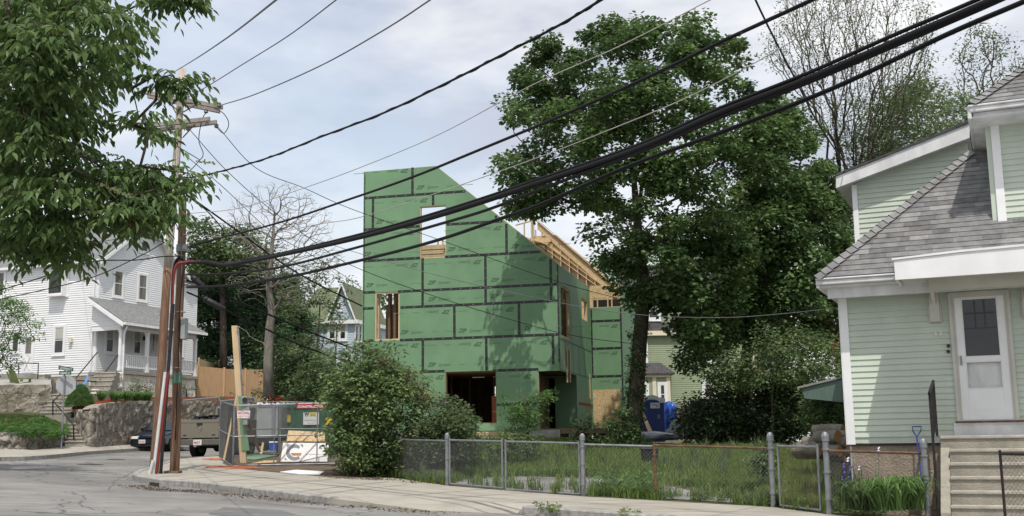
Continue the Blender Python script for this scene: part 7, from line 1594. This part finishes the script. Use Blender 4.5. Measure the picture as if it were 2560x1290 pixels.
# -- foreground cherry, hanging in from the left
ch_ = [(-60, -60), (340, -60), (352, 20), (385, 30), (392, 95), (378, 120), (390, 165), (350, 190), (380, 215), (420, 270), (432, 310), (400, 345), (350, 330), (330, 250), (300, 200), (235, 215), (215, 290), (285, 315), (272, 350), (235, 345), (225, 380), (305, 395), (345, 385), (340, 420), (415, 395), (430, 450), (505, 400), (522, 470), (470, 505), (430, 500), (470, 540), (468, 590), (430, 600), (372, 588), (350, 640), (330, 600), (250, 585), (185, 590), (200, 690), (185, 710), (160, 640), (130, 655), (95, 640), (88, 700), (70, 650), (20, 650), (-60, 640)]
YC = 8.6
trunk = [Vector((-6.4, 9.0, .5)), Vector((-6.35, 9.0, 2.2)), Vector((-6.1, 8.9, 3.8)), Vector((-5.6, 8.8, 4.9)), Vector((-5.2, 8.7, 6.0)), Vector((-5.0, 8.7, 7.0))]
limbs = [[(-120, 330), (0, 300), (100, 330), (200, 420), (300, 470), (420, 460), (500, 400)], [(-100, 120), (60, 130), (160, 90), (240, 20)], [(-100, 430), (60, 395), (150, 380), (230, 390)], [(60, 60), (170, 90), (230, 150), (330, 220), (390, 250)], [(100, 480), (230, 520), (330, 570), (400, 590)]]
cen = crown_points([(x-(26 if x > 330 else 0), y-(12 if y > 560 else 0)) for x, y in ch_], 390, YC, 1.8, 24, roundr=260)
cen = punch(cen, [(70, 320, 0), (20, 420, 26), (90, 405, 24), (150, 410, 18), (250, 250, 30), (300, 230, 26), (280, 60, 12), (30, 200, 8), (225, 370, 16), (45, 330, 12), (320, 280, 24), (250, 330, 20), (120, 400, 20), (60, 470, 16), (300, 150, 12), (190, 480, 12), (330, 370, 16), (150, 250, 8), (250, 120, 9), (40, 230, 8), (210, 530, 10)], .95)
ex_ = crown_points([(345, -8), (430, -30), (500, -25), (496, 2), (440, -2), (380, 5)], 10, YC, .2, 0)
ex2 = crown_points([(385, 180), (450, 192), (462, 212), (420, 210)], 6, YC-.2, .2, 0)
cen = np.concatenate([cen, ex_, ex2])
ro = empty('cherry_tree', trunk[0], 'leafy foreground tree hanging its drooping branches over the upper left corner', 'tree')
nodes = list(trunk)
lp = []
for lb in limbs: lp += [tuple(at(*p, YC+.1*math.sin(i))) for i, p in enumerate(lb)]
grow('trunk', nodes, [.24, .22, .2, .16, .12, .08], np.concatenate([np.array(lp), cen]), M['bark'], ro, tipr=.0034, pull=.18, wob=.10, lim=2, sides=5, expo=2.7)
def sprays(name, cen, ntw, nleaf, leaf, mt, par, tlen=.27, asp=.42, down=.55):
    """twigs radiating from each centre, long leaves hanging in pairs along them"""
    Vs = []; T_ = []
    for c in cen:
        tone = random.random()
        for _ in range(ntw):
            a = random.uniform(0, 2*math.pi); d = Vector((math.cos(a), math.sin(a)*.8, random.uniform(-.5, .35))).normalized(); L_ = tlen*random.uniform(.6, 1.2); p0 = Vector(c)
            for k in range(nleaf):
                t = (k+1)/nleaf; p = p0+d*L_*t-Vector((0, 0, .25*L_*t*t)); s = d.cross(Vector((0, 0, 1))).normalized()*(1 if k % 2 else -1)
                ax = (s*random.uniform(.25, .8)+d*random.uniform(.2, .7)-Vector((0, 0, random.uniform(down*.5, down*1.7)))).normalized(); l_ = leaf*random.uniform(.65, 1.2); w2 = l_*asp*.5
                sd = ax.cross(Vector((random.uniform(-.5, .5), random.uniform(-.5, .5), 1))).normalized(); nn = sd.cross(ax)
                m1 = p+ax*l_*.33; m2 = p+ax*l_*.68; tip = p+ax*l_-Vector((0, 0, l_*.12)); c_ = nn*(-w2*.35)
                Vs += [p, m1+sd*w2-c_, m2+sd*w2*.75-c_, tip, p, tip, m2-sd*w2*.75-c_, m1-sd*w2-c_]
                v = min(1, max(0, tone*.5+random.random()*.5)); T_ += [v, v]
    V = np.array([tuple(v) for v in Vs]); return quadmesh(name, V, np.array(T_), mt, par)
xy = proj(cen); near_edge = cen
sprays('crown', cen, 6, 6, .09, G['cherry'], ro)
x_, y_ = proj(cen); k = rng.random(len(cen)) < .16
# pale seed tassels
V = []; 
for c in cen[k]:
    p = Vector(c)+Vector((random.uniform(-.2, .2), -.15, random.uniform(-.1, .1))); d = Vector((random.uniform(-1, 1), 0, random.uniform(-.4, .5))).normalized()
    for i in range(26):
        q = p+d*(.006*i)+Vector(rng.normal(size=3)*.007); s = .006; V += [q-Vector((s, 0, s)), q+Vector((s, 0, -s)), q+Vector((s, 0, s)), q+Vector((-s, 0, s))]
V = np.array([tuple(v) for v in V]); quadmesh('seed_tassels', V, rng.random(len(V)//4), G['olive'], ro)
bc = [at(352, 525, YC-.6), at(360, 535, YC-.6), at(349, 512, YC-.6)]
sprays('withered_leaves', bc, 3, 6, .10, G['brown'], ro, tlen=.12, down=1.2)
# -- bare grey tree behind the dumpster
YB = 50
tr = [at(*p, YB) for p in [(672, 992), (670, 900), (674, 820), (680, 780), (672, 720), (676, 660), (682, 600), (686, 540)]]
bp_ = [(655, 455), (720, 450), (790, 490), (840, 540), (832, 600), (868, 640), (850, 690), (800, 680), (790, 760), (720, 760), (650, 745), (600, 760), (575, 700), (585, 640), (560, 560), (575, 490), (620, 470)]
cen = crown_points(bp_, 1200, YB, 3.2, 0)
ro = empty('bare_tree', tr[0], 'leafless pale grey tree with fine twigs rising behind the site fence', 'tree')
grow('trunk', tr, [.25, .20, .19, .17, .13, .10, .08, .05], cen, M['barkg'], ro, tipr=.0052, pull=.45, lim=3, wob=.2, expo=2.15, upw=.05)
grow('low_branch', [tr[1], at(660, 858, YB)], .03, np.array([tuple(at(602, 820, YB)), tuple(at(616, 828, YB)), tuple(at(640, 850, YB))]), M['barkg'], ro, tipr=.012, lim=1, pull=.1)
kk = crown_points([(700, 660), (790, 640), (800, 700), (730, 720)], 16, YB-1, .8, 0); leafcloud('sparse_leaves', kk, 14, .35, .13, G['mid'], ro)
# -- trees behind at left: light deciduous, dark pines, shrubs
tree('leafy_tree', 'light green leafy tree top rising above the pines behind the poles', [at(560, 1000, 74), at(558, 800, 74), at(555, 650, 74)], [.3, .22, .1], [(475, 560), (510, 545), (545, 575), (600, 562), (640, 575), (690, 640), (690, 700), (470, 700)], 110, 74, 4, 'mid', nper=60, crad=.95, leaf=.28, tipr=.02)
def pine(label, base, top, half, Y, n=230, lm='pine'):
    b, t = at(*base, Y), at(*top, Y); ro = empty('pine_tree', b, label, 'pine tree', 'dark pines behind the board fence'); mb = MB(); mb.tube([b, t], [.25, .04], 8); obj('trunk', mb, M['bark'], ro)
    hw = half/pxm(t); cc = []
    for i in range(n):
        h = random.random()**.9; a = random.uniform(0, 6.28); rr = hw*(1.1-h*.8)*(.35+.75*random.random()); p = b.lerp(t, h); cc.append((p.x+math.cos(a)*rr, p.y+math.sin(a)*rr, p.z-.1*rr+random.uniform(-.2, .2)))
    leafcloud('foliage', np.array(cc), 170, .85, .26, G[lm], ro, flat=.55, droop=.05, asp=.28, jit=.8)
pine('dark pine directly behind the right end of the white porch', (520, 960), (525, 640), 85, 78)
pine('dark pine between the brown pole and the bare tree', (600, 960), (610, 655), 95, 80, 130)
pine('dark pine just left of the bare tree trunk', (655, 960), (650, 700), 75, 76)
pine('dark pine behind the bare tree, right of its trunk', (720, 960), (715, 690), 80, 82)
tree('leafy_tree', 'slender mid green tree before the mossy roof of the blue grey house', [at(790, 1010, 66), at(792, 900, 66), at(800, 760, 66)], [.12, .08, .04], [(700, 720), (760, 700), (800, 640), (860, 660), (880, 720), (855, 790), (800, 840), (770, 930), (700, 930)], 60, 66, 2.2, 'dull', nper=40, crad=.6, leaf=.2, tipr=.012, asp=.55)
tree('leafy_tree', 'thin leaning bright sapling beside the blue grey house windows', [at(840, 1010, 62), at(838, 900, 62), at(842, 820, 62)], [.07, .05, .02], [(790, 780), (840, 760), (872, 800), (850, 870), (800, 900)], 16, 62, 1, 'mid', nper=26, crad=.45, leaf=.18, tipr=.01)
tree('leafy_tree', 'dark tree showing between the blue grey house and the green house', [at(900, 1000, 95), at(900, 850, 95)], [.2, .1], [(872, 740), (905, 720), (940, 760), (945, 860), (900, 900), (872, 820)], 30, 95, 2, 'mid', nper=50, crad=1, leaf=.3)
tree('leafy_tree', 'round pale green tree top peeking right of the green house roof', [at(1500, 1000, 90), at(1500, 700, 90)], [.3, .2], [(1430, 700), (1455, 650), (1490, 640), (1530, 665), (1575, 700), (1660, 690), (1690, 740), (1600, 800), (1450, 770)], 70, 90, 3, 'bright', nper=60, crad=1, leaf=.3)
tree('leafy_tree', 'tall tree standing behind the side door end of the white house', [at(-60, 900, 80), at(-60, 500, 80)], [.3, .2], [(-200, 500), (-20, 520), (20, 600), (0, 700), (-200, 760)], 40, 80, 3, 'mid', nper=50, crad=1, leaf=.3)
# generic shrubs
def shrub(label, poly, Y, depth, n, lm, leaf=.1, crad=.3, nper=45, base=None, cat='shrub', name='shrub', trunkr=.05, group=None, rag=13, **kw):
    xs = [p[0] for p in poly]; ys = [p[1] for p in poly]; bx = sum(xs)/len(xs) if base is None else base[0]; by = max(ys) if base is None else base[1]
    b = at(bx, by, Y); t = at(bx, (by+min(ys))/2, Y)
    return tree(name, label, [b, b.lerp(t, .4), t], [trunkr, trunkr*.7, trunkr*.4], poly, n, Y, depth, lm, nper=nper, crad=crad, leaf=leaf, tipr=.006, cat=cat, group=group, lim=1, rag=rag, **kw)
shrub('large dark green shrub mass behind the dumpster left of the lilac', [(672, 900), (710, 860), (760, 880), (800, 860), (850, 900), (870, 960), (850, 1010), (700, 1012), (665, 990)], 60, 2.6, 150, 'dark', .17, .55, 70)
shrub('lighter green shrub top among the dark ones behind the dumpster', [(740, 905), (790, 880), (830, 900), (845, 960), (790, 1000), (730, 980)], 57, 1.5, 50, 'mid', .15, .45, 60)
for k, (pl_, Y, lab) in enumerate([([(835, 880), (880, 868), (905, 862), (935, 880), (975, 865), (1000, 900), (1010, 960), (960, 1020), (870, 1020), (820, 960)], 31.6, 'tall leafy top of the lilac thicket against the green house corner'),
    ([(845, 935), (880, 895), (930, 915), (980, 900), (1010, 930), (1055, 945), (1078, 1000), (1060, 1030), (1072, 1065), (1010, 1085), (1020, 1120), (985, 1150), (965, 1195), (850, 1190), (825, 1165), (845, 1110), (815, 1090), (845, 1040), (812, 1010), (838, 980)], 31, 'huge rounded bush beside the left end of the chain link fence')]):
    ro_ = shrub(lab, pl_, Y, 1.5, 70 if k == 0 else 290, 'lilac' if k else 'mid', .12, .33, 58, cat='bush', name='lilac_bush', base=(890, 1196), trunkr=.09)
fl = crown_points([(1030, 930), (1070, 960), (1110, 1010), (1060, 1010), (990, 920), (940, 900), (960, 880)], 40, 29.6, .4, 0); leafcloud('spent_flowers', fl, 30, .13, .035, G['flower'], ro_, flat=1.4)
litter('shrub_litter', [tuple(ground(*p))[:2] for p in [(820, 1192), (900, 1199), (980, 1200), (1060, 1210)]], 260, G['brown'], .22, .05, .012)
shrub('straggly low bush behind the leftmost chain link length', [(985, 1100), (1040, 1060), (1090, 1040), (1120, 1000), (1160, 1012), (1190, 1050), (1195, 1110), (1150, 1190), (1110, 1200), (990, 1190)], 30.5, 1.2, 150, 'dull', .10, .3, 60, cat='bush', name='lilac_bush', base=(1080, 1198))
shrub('bush growing on just behind the left leaf of the double gate', [(1110, 1040), (1150, 1020), (1185, 1060), (1200, 1110), (1190, 1160), (1130, 1190), (1110, 1140)], 32.5, .9, 70, 'mid', .10, .28, 60, cat='bush', name='lilac_bush', base=(1150, 1190))
tree('sumac_tree', 'small bright green feathery tree before the dark doorway of the green house', [ground(1315, 1118, H=Yz), at(1322, 1050, 35), at(1312, 1010, 35), at(1305, 985, 35)], [.06, .05, .035, .02], [(1235, 965), (1262, 985), (1275, 1000), (1340, 985), (1385, 965), (1388, 985), (1370, 1020), (1378, 1045), (1345, 1075), (1270, 1105), (1245, 1085), (1258, 1040), (1250, 1000)], 75, 35, 1.0, 'bright', nper=34, crad=.24, leaf=.12, tipr=.006, asp=.3, flat=.5)
shrub('low weedy shrub at the foot of the small feathery tree', [(1190, 1100), (1250, 1085), (1340, 1095), (1360, 1140), (1190, 1150)], 33.5, .8, 45, 'mid', .09, .24, 50)
shrub('dark shrub beside the strand board door panel', [(1440, 1060), (1475, 1050), (1485, 1110), (1430, 1120)], 37.5, .5, 18, 'dark', .1, .25, 50)
shrub('ivy mound at the foot of the maple trunk', [(1520, 1060), (1560, 1000), (1580, 1060), (1600, 1110), (1515, 1115)], 37, .5, 30, 'maple', .1, .25, 55)
# right hand thicket
shrub('bright leafy shrub before the red stair tower', [(1745, 900), (1790, 880), (1830, 838), (1900, 850), (1960, 830), (2050, 842), (2100, 860), (2120, 900), (2118, 960), (2060, 970), (1950, 960), (1850, 975), (1760, 960)], 37, 2.2, 170, 'mid', .13, .5, 48, base=(1930, 1090))
shrub('dark thicket filling the back of the yard left of the woodpile', [(1700, 1010), (1760, 970), (1850, 960), (1950, 950), (2030, 960), (2040, 1060), (2000, 1110), (1760, 1112), (1720, 1080)], 38.5, 2.0, 260, 'dark', .14, .5, 75, base=(1870, 1112))
shrub('dark leafy shrub between the woodpile and the teal shed', [(2015, 1000), (2060, 990), (2130, 995), (2135, 1080), (2030, 1075)], 29.3, .9, 75, 'mid', .11, .35, 60)
shrub('ragged shrub in the thicket just right of the grey covered pile', [(1690, 1040), (1740, 1000), (1790, 1000), (1800, 1100), (1720, 1075)], 42, 1.0, 45, 'dark', .12, .4, 50)
# background right: tall sparse tree + green crowns
tr = [at(*p, 44) for p in [(2125, 1080), (2122, 800), (2118, 640), (2112, 560), (2106, 480)]]
sp_ = [(1905, 130), (1940, 40), (1960, -60), (2230, -60), (2330, 10), (2340, 120), (2290, 260), (2250, 380), (2180, 440), (2120, 420), (2060, 330), (1980, 220)]
cen = crown_points(sp_, 1300, 44, 3.6, 0)
ro = empty('sparse_tree', tr[0], 'tall thinly leaved tree with upswept twigs behind the mint house gable', 'tree')
grow('trunk', tr, [.28, .25, .2, .17, .14], cen, M['bark'], ro, tipr=.0062, pull=.85, lim=3, wob=.16, expo=2.25, upw=-.04)
kk = cen[rng.random(len(cen)) < .5]; leafcloud('sparse_leaves', kk, 15, .45, .11, G['dull'], ro)
kk = crown_points([(2180, 210), (2300, 200), (2420, 240), (2430, 330), (2330, 360), (2200, 420), (2130, 560), (2060, 520), (2110, 380)], 190, 45, 2.5, 0); leafcloud('lower_leaves', kk, 40, .7, .15, G['dull'], ro)
tree('leafy_tree', 'mid green tree behind the white rake of the mint house', [at(2330, 900, 50), at(2325, 600, 50), at(2320, 400, 50)], [.25, .2, .12], [(2190, 330), (2230, 240), (2300, 180), (2380, 220), (2440, 260), (2440, 420), (2300, 460), (2180, 560), (2130, 560), (2160, 440)], 170, 50, 3, 'mid', nper=55, crad=.8, leaf=.18, tipr=.012)
tree('leafy_tree', 'wispy light green tree top above the upper gutter of the mint house', [at(2470, 600, 60), at(2465, 400, 60), at(2460, 250, 60)], [.2, .12, .06], [(2380, 260), (2390, 120), (2430, 50), (2500, 60), (2545, 110), (2600, 170), (2620, 300), (2420, 330)], 190, 60, 3, 'dull', nper=14, crad=.7, leaf=.17, tipr=.013, pull=.6)
tree('leafy_tree', 'darker tree crown between the sparse tree and the mint house corner', [at(2100, 1080, 52), at(2100, 700, 52)], [.25, .15], [(2040, 500), (2100, 470), (2150, 560), (2150, 760), (2100, 860), (2040, 700)], 80, 52, 2.5, 'mid', nper=50, crad=.8, leaf=.18)
# backdrop wood beyond the houses, one crown each
for k, (x, top, Y, lm, lab) in enumerate([(1680, 600, 105, 'mid', 'distant tree just right of the maple trunk above the sage roof'), (1350, 900, 110, 'mid', 'distant tree seen only through the green house openings'), (985, 715, 105, 'mid', 'distant tree behind the left side of the green house'), (1900, 560, 95, 'dark', 'distant dark tree filling the gap behind the two maples'), (2000, 700, 90, 'dark', 'distant dark tree low behind the red stair tower'), (760, 800, 115, 'mid', 'distant tree between the pines and the blue grey house'), (1780, 880, 88, 'dark', 'distant dark tree beyond the right end of the sage house')]):
    tree('leafy_tree', lab, [at(x, 1080, Y), at(x, (top+1080)/2, Y)], [.4, .2], [(x-90, top+60), (x-40, top+5), (x+30, top), (x+90, top+60), (x+110, top+200), (x+60, 1100), (x-70, 1100), (x-110, top+180)], 60, Y, 4, lm, nper=70, crad=1.6, leaf=.42)
# left side garden plants
shrub('small fresh green tree at the left edge before the white house', [(-60, 730), (0, 700), (50, 740), (95, 800), (100, 850), (60, 880), (20, 920), (-60, 940)], 46, 1.6, 110, 'bright', .10, .38, 60, name='leafy_tree', cat='tree', base=(-20, 1020), trunkr=.09)
# clipped conical evergreen
c = at(199, 1018, 49); ro = empty('conical_shrub', c, 'clipped cone shaped yellow green evergreen on the red mulch', 'shrub'); cc = []
for _ in range(420):
    h = random.random()**1.1; a = random.uniform(0, 6.28); r_ = .53*(1-h**1.6)**.7+.03; cc.append((c.x+math.cos(a)*r_, c.y+math.sin(a)*r_, c.z+.05+h*.86))
leafcloud('foliage', np.array(cc), 34, .07, .07, G['juniper'], ro, flat=1.4, droop=-.6, asp=.2, jit=.8); mb = MB(); mb.ball((c.x, c.y, c.z+.38), .42, 14, 9, (1, 1, .9)); obj('inner_stems', mb, M['bark'], ro)
# juniper over the boulder wall
cc = []
for _ in range(900):
    x = random.uniform(-120, 158); Y = random.uniform(44.4, 47.5); t = (Y-44.4)/3.1; top = 1062-8*math.sin(x*.03); edge = 1 if x < 120 else 1-(x-120)/60
    p = at(x, 1092-30*t*edge-12*edge+8*math.sin(x*.11), Y); cc.append(tuple(p))
ro = empty('juniper', at(60, 1095, 45), 'broad spreading bright green juniper spilling over the boulder wall', 'shrub'); leafcloud('foliage', np.array(cc), 34, .22, .17, G['juniper'], ro, flat=.45, droop=.25, asp=.14, jit=.9)
def grasstuft(name, pts, nb, h, mt, wdt=.012, lean=.5, par=None, **kw):
    n = len(pts)*nb; P = np.repeat(np.asarray(pts, float), nb, 0)+rng.normal(size=(n, 3))*np.array([.06, .06, 0]); a = rng.random(n)*2*np.pi; H_ = h*(.5+.8*rng.random(n)); ln = lean*rng.random(n)*H_
    dx, dy = np.cos(a), np.sin(a); s = np.stack([-dy, dx, 0*a], 1)*wdt; s[:, 0] += 0
    m_ = P+np.stack([dx*ln*.3, dy*ln*.3, H_*.6], 1); t = P+np.stack([dx*ln, dy*ln, H_*(1-.25*ln/H_)], 1)
    V = np.stack([P-s, P+s, m_+s*.8, m_-s*.8, m_-s*.8, m_+s*.8, t+s*.1, t-s*.1], 1).reshape(-1, 3); tn = np.repeat(rng.random(n), 2)
    return quadmesh(name, V, tn, mt, par, **kw)
def strapleaves(name, pts, nb, h, mt, wdt, par):
    V = []; T_ = []
    for p in pts:
        for _ in range(nb):
            a = random.uniform(0, 6.28); H_ = h*random.uniform(.55, 1.15); reach = H_*random.uniform(.5, 1.5); d = Vector((math.cos(a), math.sin(a), 0)); s = Vector((-d.y, d.x, 0)); q = Vector(p)+Vector(rng.normal(size=3)*.04); q.z = p[2]
            P_ = [q+d*reach*t+Vector((0, 0, H_*(2.3*t-1.75*t*t)*1.25)) for t in (0, .2, .4, .6, .8, 1)]; W_ = [.7, 1, 1, .8, .5, .08]; v = random.random()
            for i in range(5): V += [P_[i]-s*wdt*W_[i], P_[i]+s*wdt*W_[i], P_[i+1]+s*wdt*W_[i+1], P_[i+1]-s*wdt*W_[i+1]]; T_.append(v)
    return quadmesh(name, np.array([tuple(v) for v in V]), np.array(T_), mt, par)
def clump(name, label, px, Y, n, h, lm, nb=40, w_=.02, lean=.8, cat='plant', spread=.3, group=None, zf=None):
    b = at(*px, Y); 
    if zf: b.z = zf(b.x, b.y)
    ro = empty(name, b, label, cat, group); pts = [(b.x+random.uniform(-spread, spread), b.y+random.uniform(-spread*.6, spread*.6), b.z) for _ in range(n)]; strapleaves('leaves', pts, nb, h, G[lm], w_, ro); return ro
for i, (x, y, Y, lab) in enumerate([(275, 1002, 50.5, 'leftmost grassy daylily clump on the stone wall top'), (300, 1002, 52, 'second grassy daylily clump from the left on the wall top'), (326, 1002, 53.5, 'third grassy daylily clump, below the porch steps'), (350, 1002, 55, 'daylily clump just left of the tall pole')]): clump('daylily', lab, (x, y), Y, 6, .42, 'bright', 34, .02, .9, spread=.4, group='daylilies along the wall top')
for x, y, Y, lab, lm in [(330, 985, 57, 'low rounded shrub against the whitewashed porch base', 'lilac'), (365, 985, 58, 'low green shrub left of the tall pole at the porch base', 'mid'), (466, 992, 63, 'small shrub right of the brown pole before the porch base', 'mid'), (345, 985, 56, 'airy low plant under the porch column', 'dull')]: shrub(lab, [(x-22, y), (x-18, y-22), (x, y-32), (x+20, y-18), (x+22, y)], Y, .5, 14, lm, .08, .28, 40)
for x, lab in ((590, 'little staked plant before the board fence, left one'), (632, 'little staked plant before the board fence, right one')): shrub(lab, [(x-12, 1002), (x-8, 985), (x, 978), (x+10, 990), (x+12, 1002)], 64, .3, 7, 'mid', .09, .2, 26)
cc = [tuple(at(random.uniform(-80, 100), 1061, random.uniform(46, 50))) for _ in range(420)]; grasstuft('terrace_grass', cc, 10, .28, G['grass'], .02, .6, kind='stuff')
# yard grass and weeds
P = []
while len(P) < 9500:
    t = random.random()**1.6; i = random.random()*5.0+2.3; k = int(i); a = lerp2(INN[k], INN[k+1], i-k); b = (a[0]+2.8, a[1]+15); x, y = lerp2(a, b, t); x += random.uniform(-1, 1)
    if not inblock(x, y): continue
    q = Vector((x, y, 0)); dr = math.sin(x*1.9+y*.7)+math.sin(y*2.3-x)
    z = Yz(x, y); sx, sy = proj(np.array([[x, y, z]])); sx, sy = sx[0], sy[0]
    if 1130 < sx < 1910 and sy > 1192+max(0, (sx-1500))*.12 and not (1480 < sx < 1650 and sy > 1225 and random.random() < .4) and random.random() < .96: continue
    P.append((x, y, z))
grasstuft('yard_grass', P, 16, .24, G['grass'], .011, .7, kind='stuff')
_w = []
for _ in range(150):
    t = random.random(); i = random.random()*5.4+2.2; k = int(i); a = lerp2(INN[k], INN[k+1], i-k); x, y = lerp2(a, (a[0]+2.8, a[1]+14), t*t); _w.append((x, y, Yz(x, y)+.1))
def onlawn(p):
    sx, sy = proj(np.array([p])); sx, sy = sx[0], sy[0]; return inblock(p[0], p[1]) and not (1130 < sx < 1930 and sy > 1190+max(0, (sx-1500))*.10)
_w = [p for p in _w if onlawn(p)]
leafcloud('yard_weeds', np.array(_w), 34, .22, .075, G['bright'], flat=.8, droop=0, kind='stuff')
_w2 = [(p[0]+random.uniform(-2, 2), p[1]+random.uniform(-1, 1), p[2]) for p in _w[:70]]; grasstuft('tall_grass', [(x, y, Yz(x, y)) for x, y, z in _w2 if onlawn((x, y, Yz(x, y)))], 40, .5, G['dull'], .009, .5, kind='stuff')
def weeds(label, pxs, h, lm, n, sp=.2, leaf=.07, name='weeds', cat='weeds'):
    cc = []; g0 = ground(*pxs[0])
    for _ in range(n):
        p = random.choice(pxs); g = ground(p[0]+random.uniform(-14, 14), p[1]+random.uniform(-4, 2)); cc.append((g.x, g.y, Yz(g.x, g.y)+random.random()**1.5*h))
    ro = empty(name, g0, label, cat); leafcloud('leaves', np.array(cc), 26, sp, leaf, G[lm], ro, flat=.8, droop=0)
    return ro
weeds('broad leaved weeds at the fence foot right of the double gate', [(1500, 1238), (1530, 1240), (1580, 1244), (1610, 1246), (1630, 1247)], .42, 'bright', 55, .14, .10)
weeds('low weeds along the foot of the rusty railed fence', [(1680, 1250), (1740, 1254), (1800, 1258), (1760, 1254)], .12, 'mid', 26, .10, .06)
weeds('vine weeds at the foot of the leftmost fence post', [(945, 1192), (960, 1190), (975, 1194), (930, 1188)], .8, 'bright', 26, .14, .09)
weeds('tall pale weeds in the yard behind the fence right of the gate', [(1500, 1180), (1560, 1170), (1620, 1180), (1430, 1160)], .35, 'grass', 40, .2, .09)
weeds('grassy weeds growing on the kerb return beside the road', [(1352, 1270), (1385, 1272), (1370, 1271)], .06, 'grass', 10, .07, .05)
weeds('weed tuft in the pavement edge far along the kerb to the right', [(1560, 1284), (1600, 1286)], .05, 'grass', 6, .06, .05)
weeds('low green plants behind the fence before the mint house', [(2100, 1284), (2130, 1286), (2160, 1288), (2190, 1288)], .22, 'bright', 26, .12, .07)
shrub('tall weed shrub beside the rusty garden gate post inside the yard', [(1880, 1150), (1900, 1110), (1935, 1120), (1940, 1180), (1890, 1190)], 23.5, .4, 24, 'mid', .07, .18, 40)
# daylily and irises before the mint house
clump('daylily', 'arching strap leaved daylily clump between the fence and the stucco foundation', (2255, 1275), 17.75, 9, .5, 'bright', 34, .014, 1.25, spread=.34)
clump('daylily', 'smaller strap leaved clump left of the big daylily', (2195, 1275), 18.4, 6, .5, 'mid', 36, .011, .8, spread=.3)
ir = empty('iris_clump', at(2118, 1270, 18.6), 'purple and pale irises standing at the left corner of the mint house', 'flower')
pts = [tuple(at(x, 1272, 18.6)) for x in (2105, 2112, 2120, 2128, 2140, 2196, 2150)]; grasstuft('leaves', pts, 16, .6, G['mid'], .012, .3, ir)
for x, y, c_ in [(2112, 1178, 'iris'), (2122, 1190, 'iris'), (2106, 1196, 'iris'), (2116, 1210, 'iris'), (2126, 1172, 'iris'), (2110, 1164, 'iris'), (2120, 1150, 'irisw'), (2148, 1171, 'irisw'), (2197, 1124, 'irisw')]:
    p = at(x, y, 18.5); mb = MB(); mb.tube([p, at(x, 1268, 18.6)], .005, 5); obj('stem', mb, M['boxgreen'], ir); mb = MB()
    for a in range(6):
        d = Vector((math.cos(a*1.05), math.sin(a*1.05), .9 if a % 2 else -.5))*.045; s = Vector((-d.y, d.x, 0))*.5; mb.add([p, p+d*.6+s, p+d*1.2, p+d*.6-s], [(0, 1, 2, 3)])
    obj('flower_head', mb, M[c_], ir)
mb = MB(); g = at(2124, 1180, 19.2)
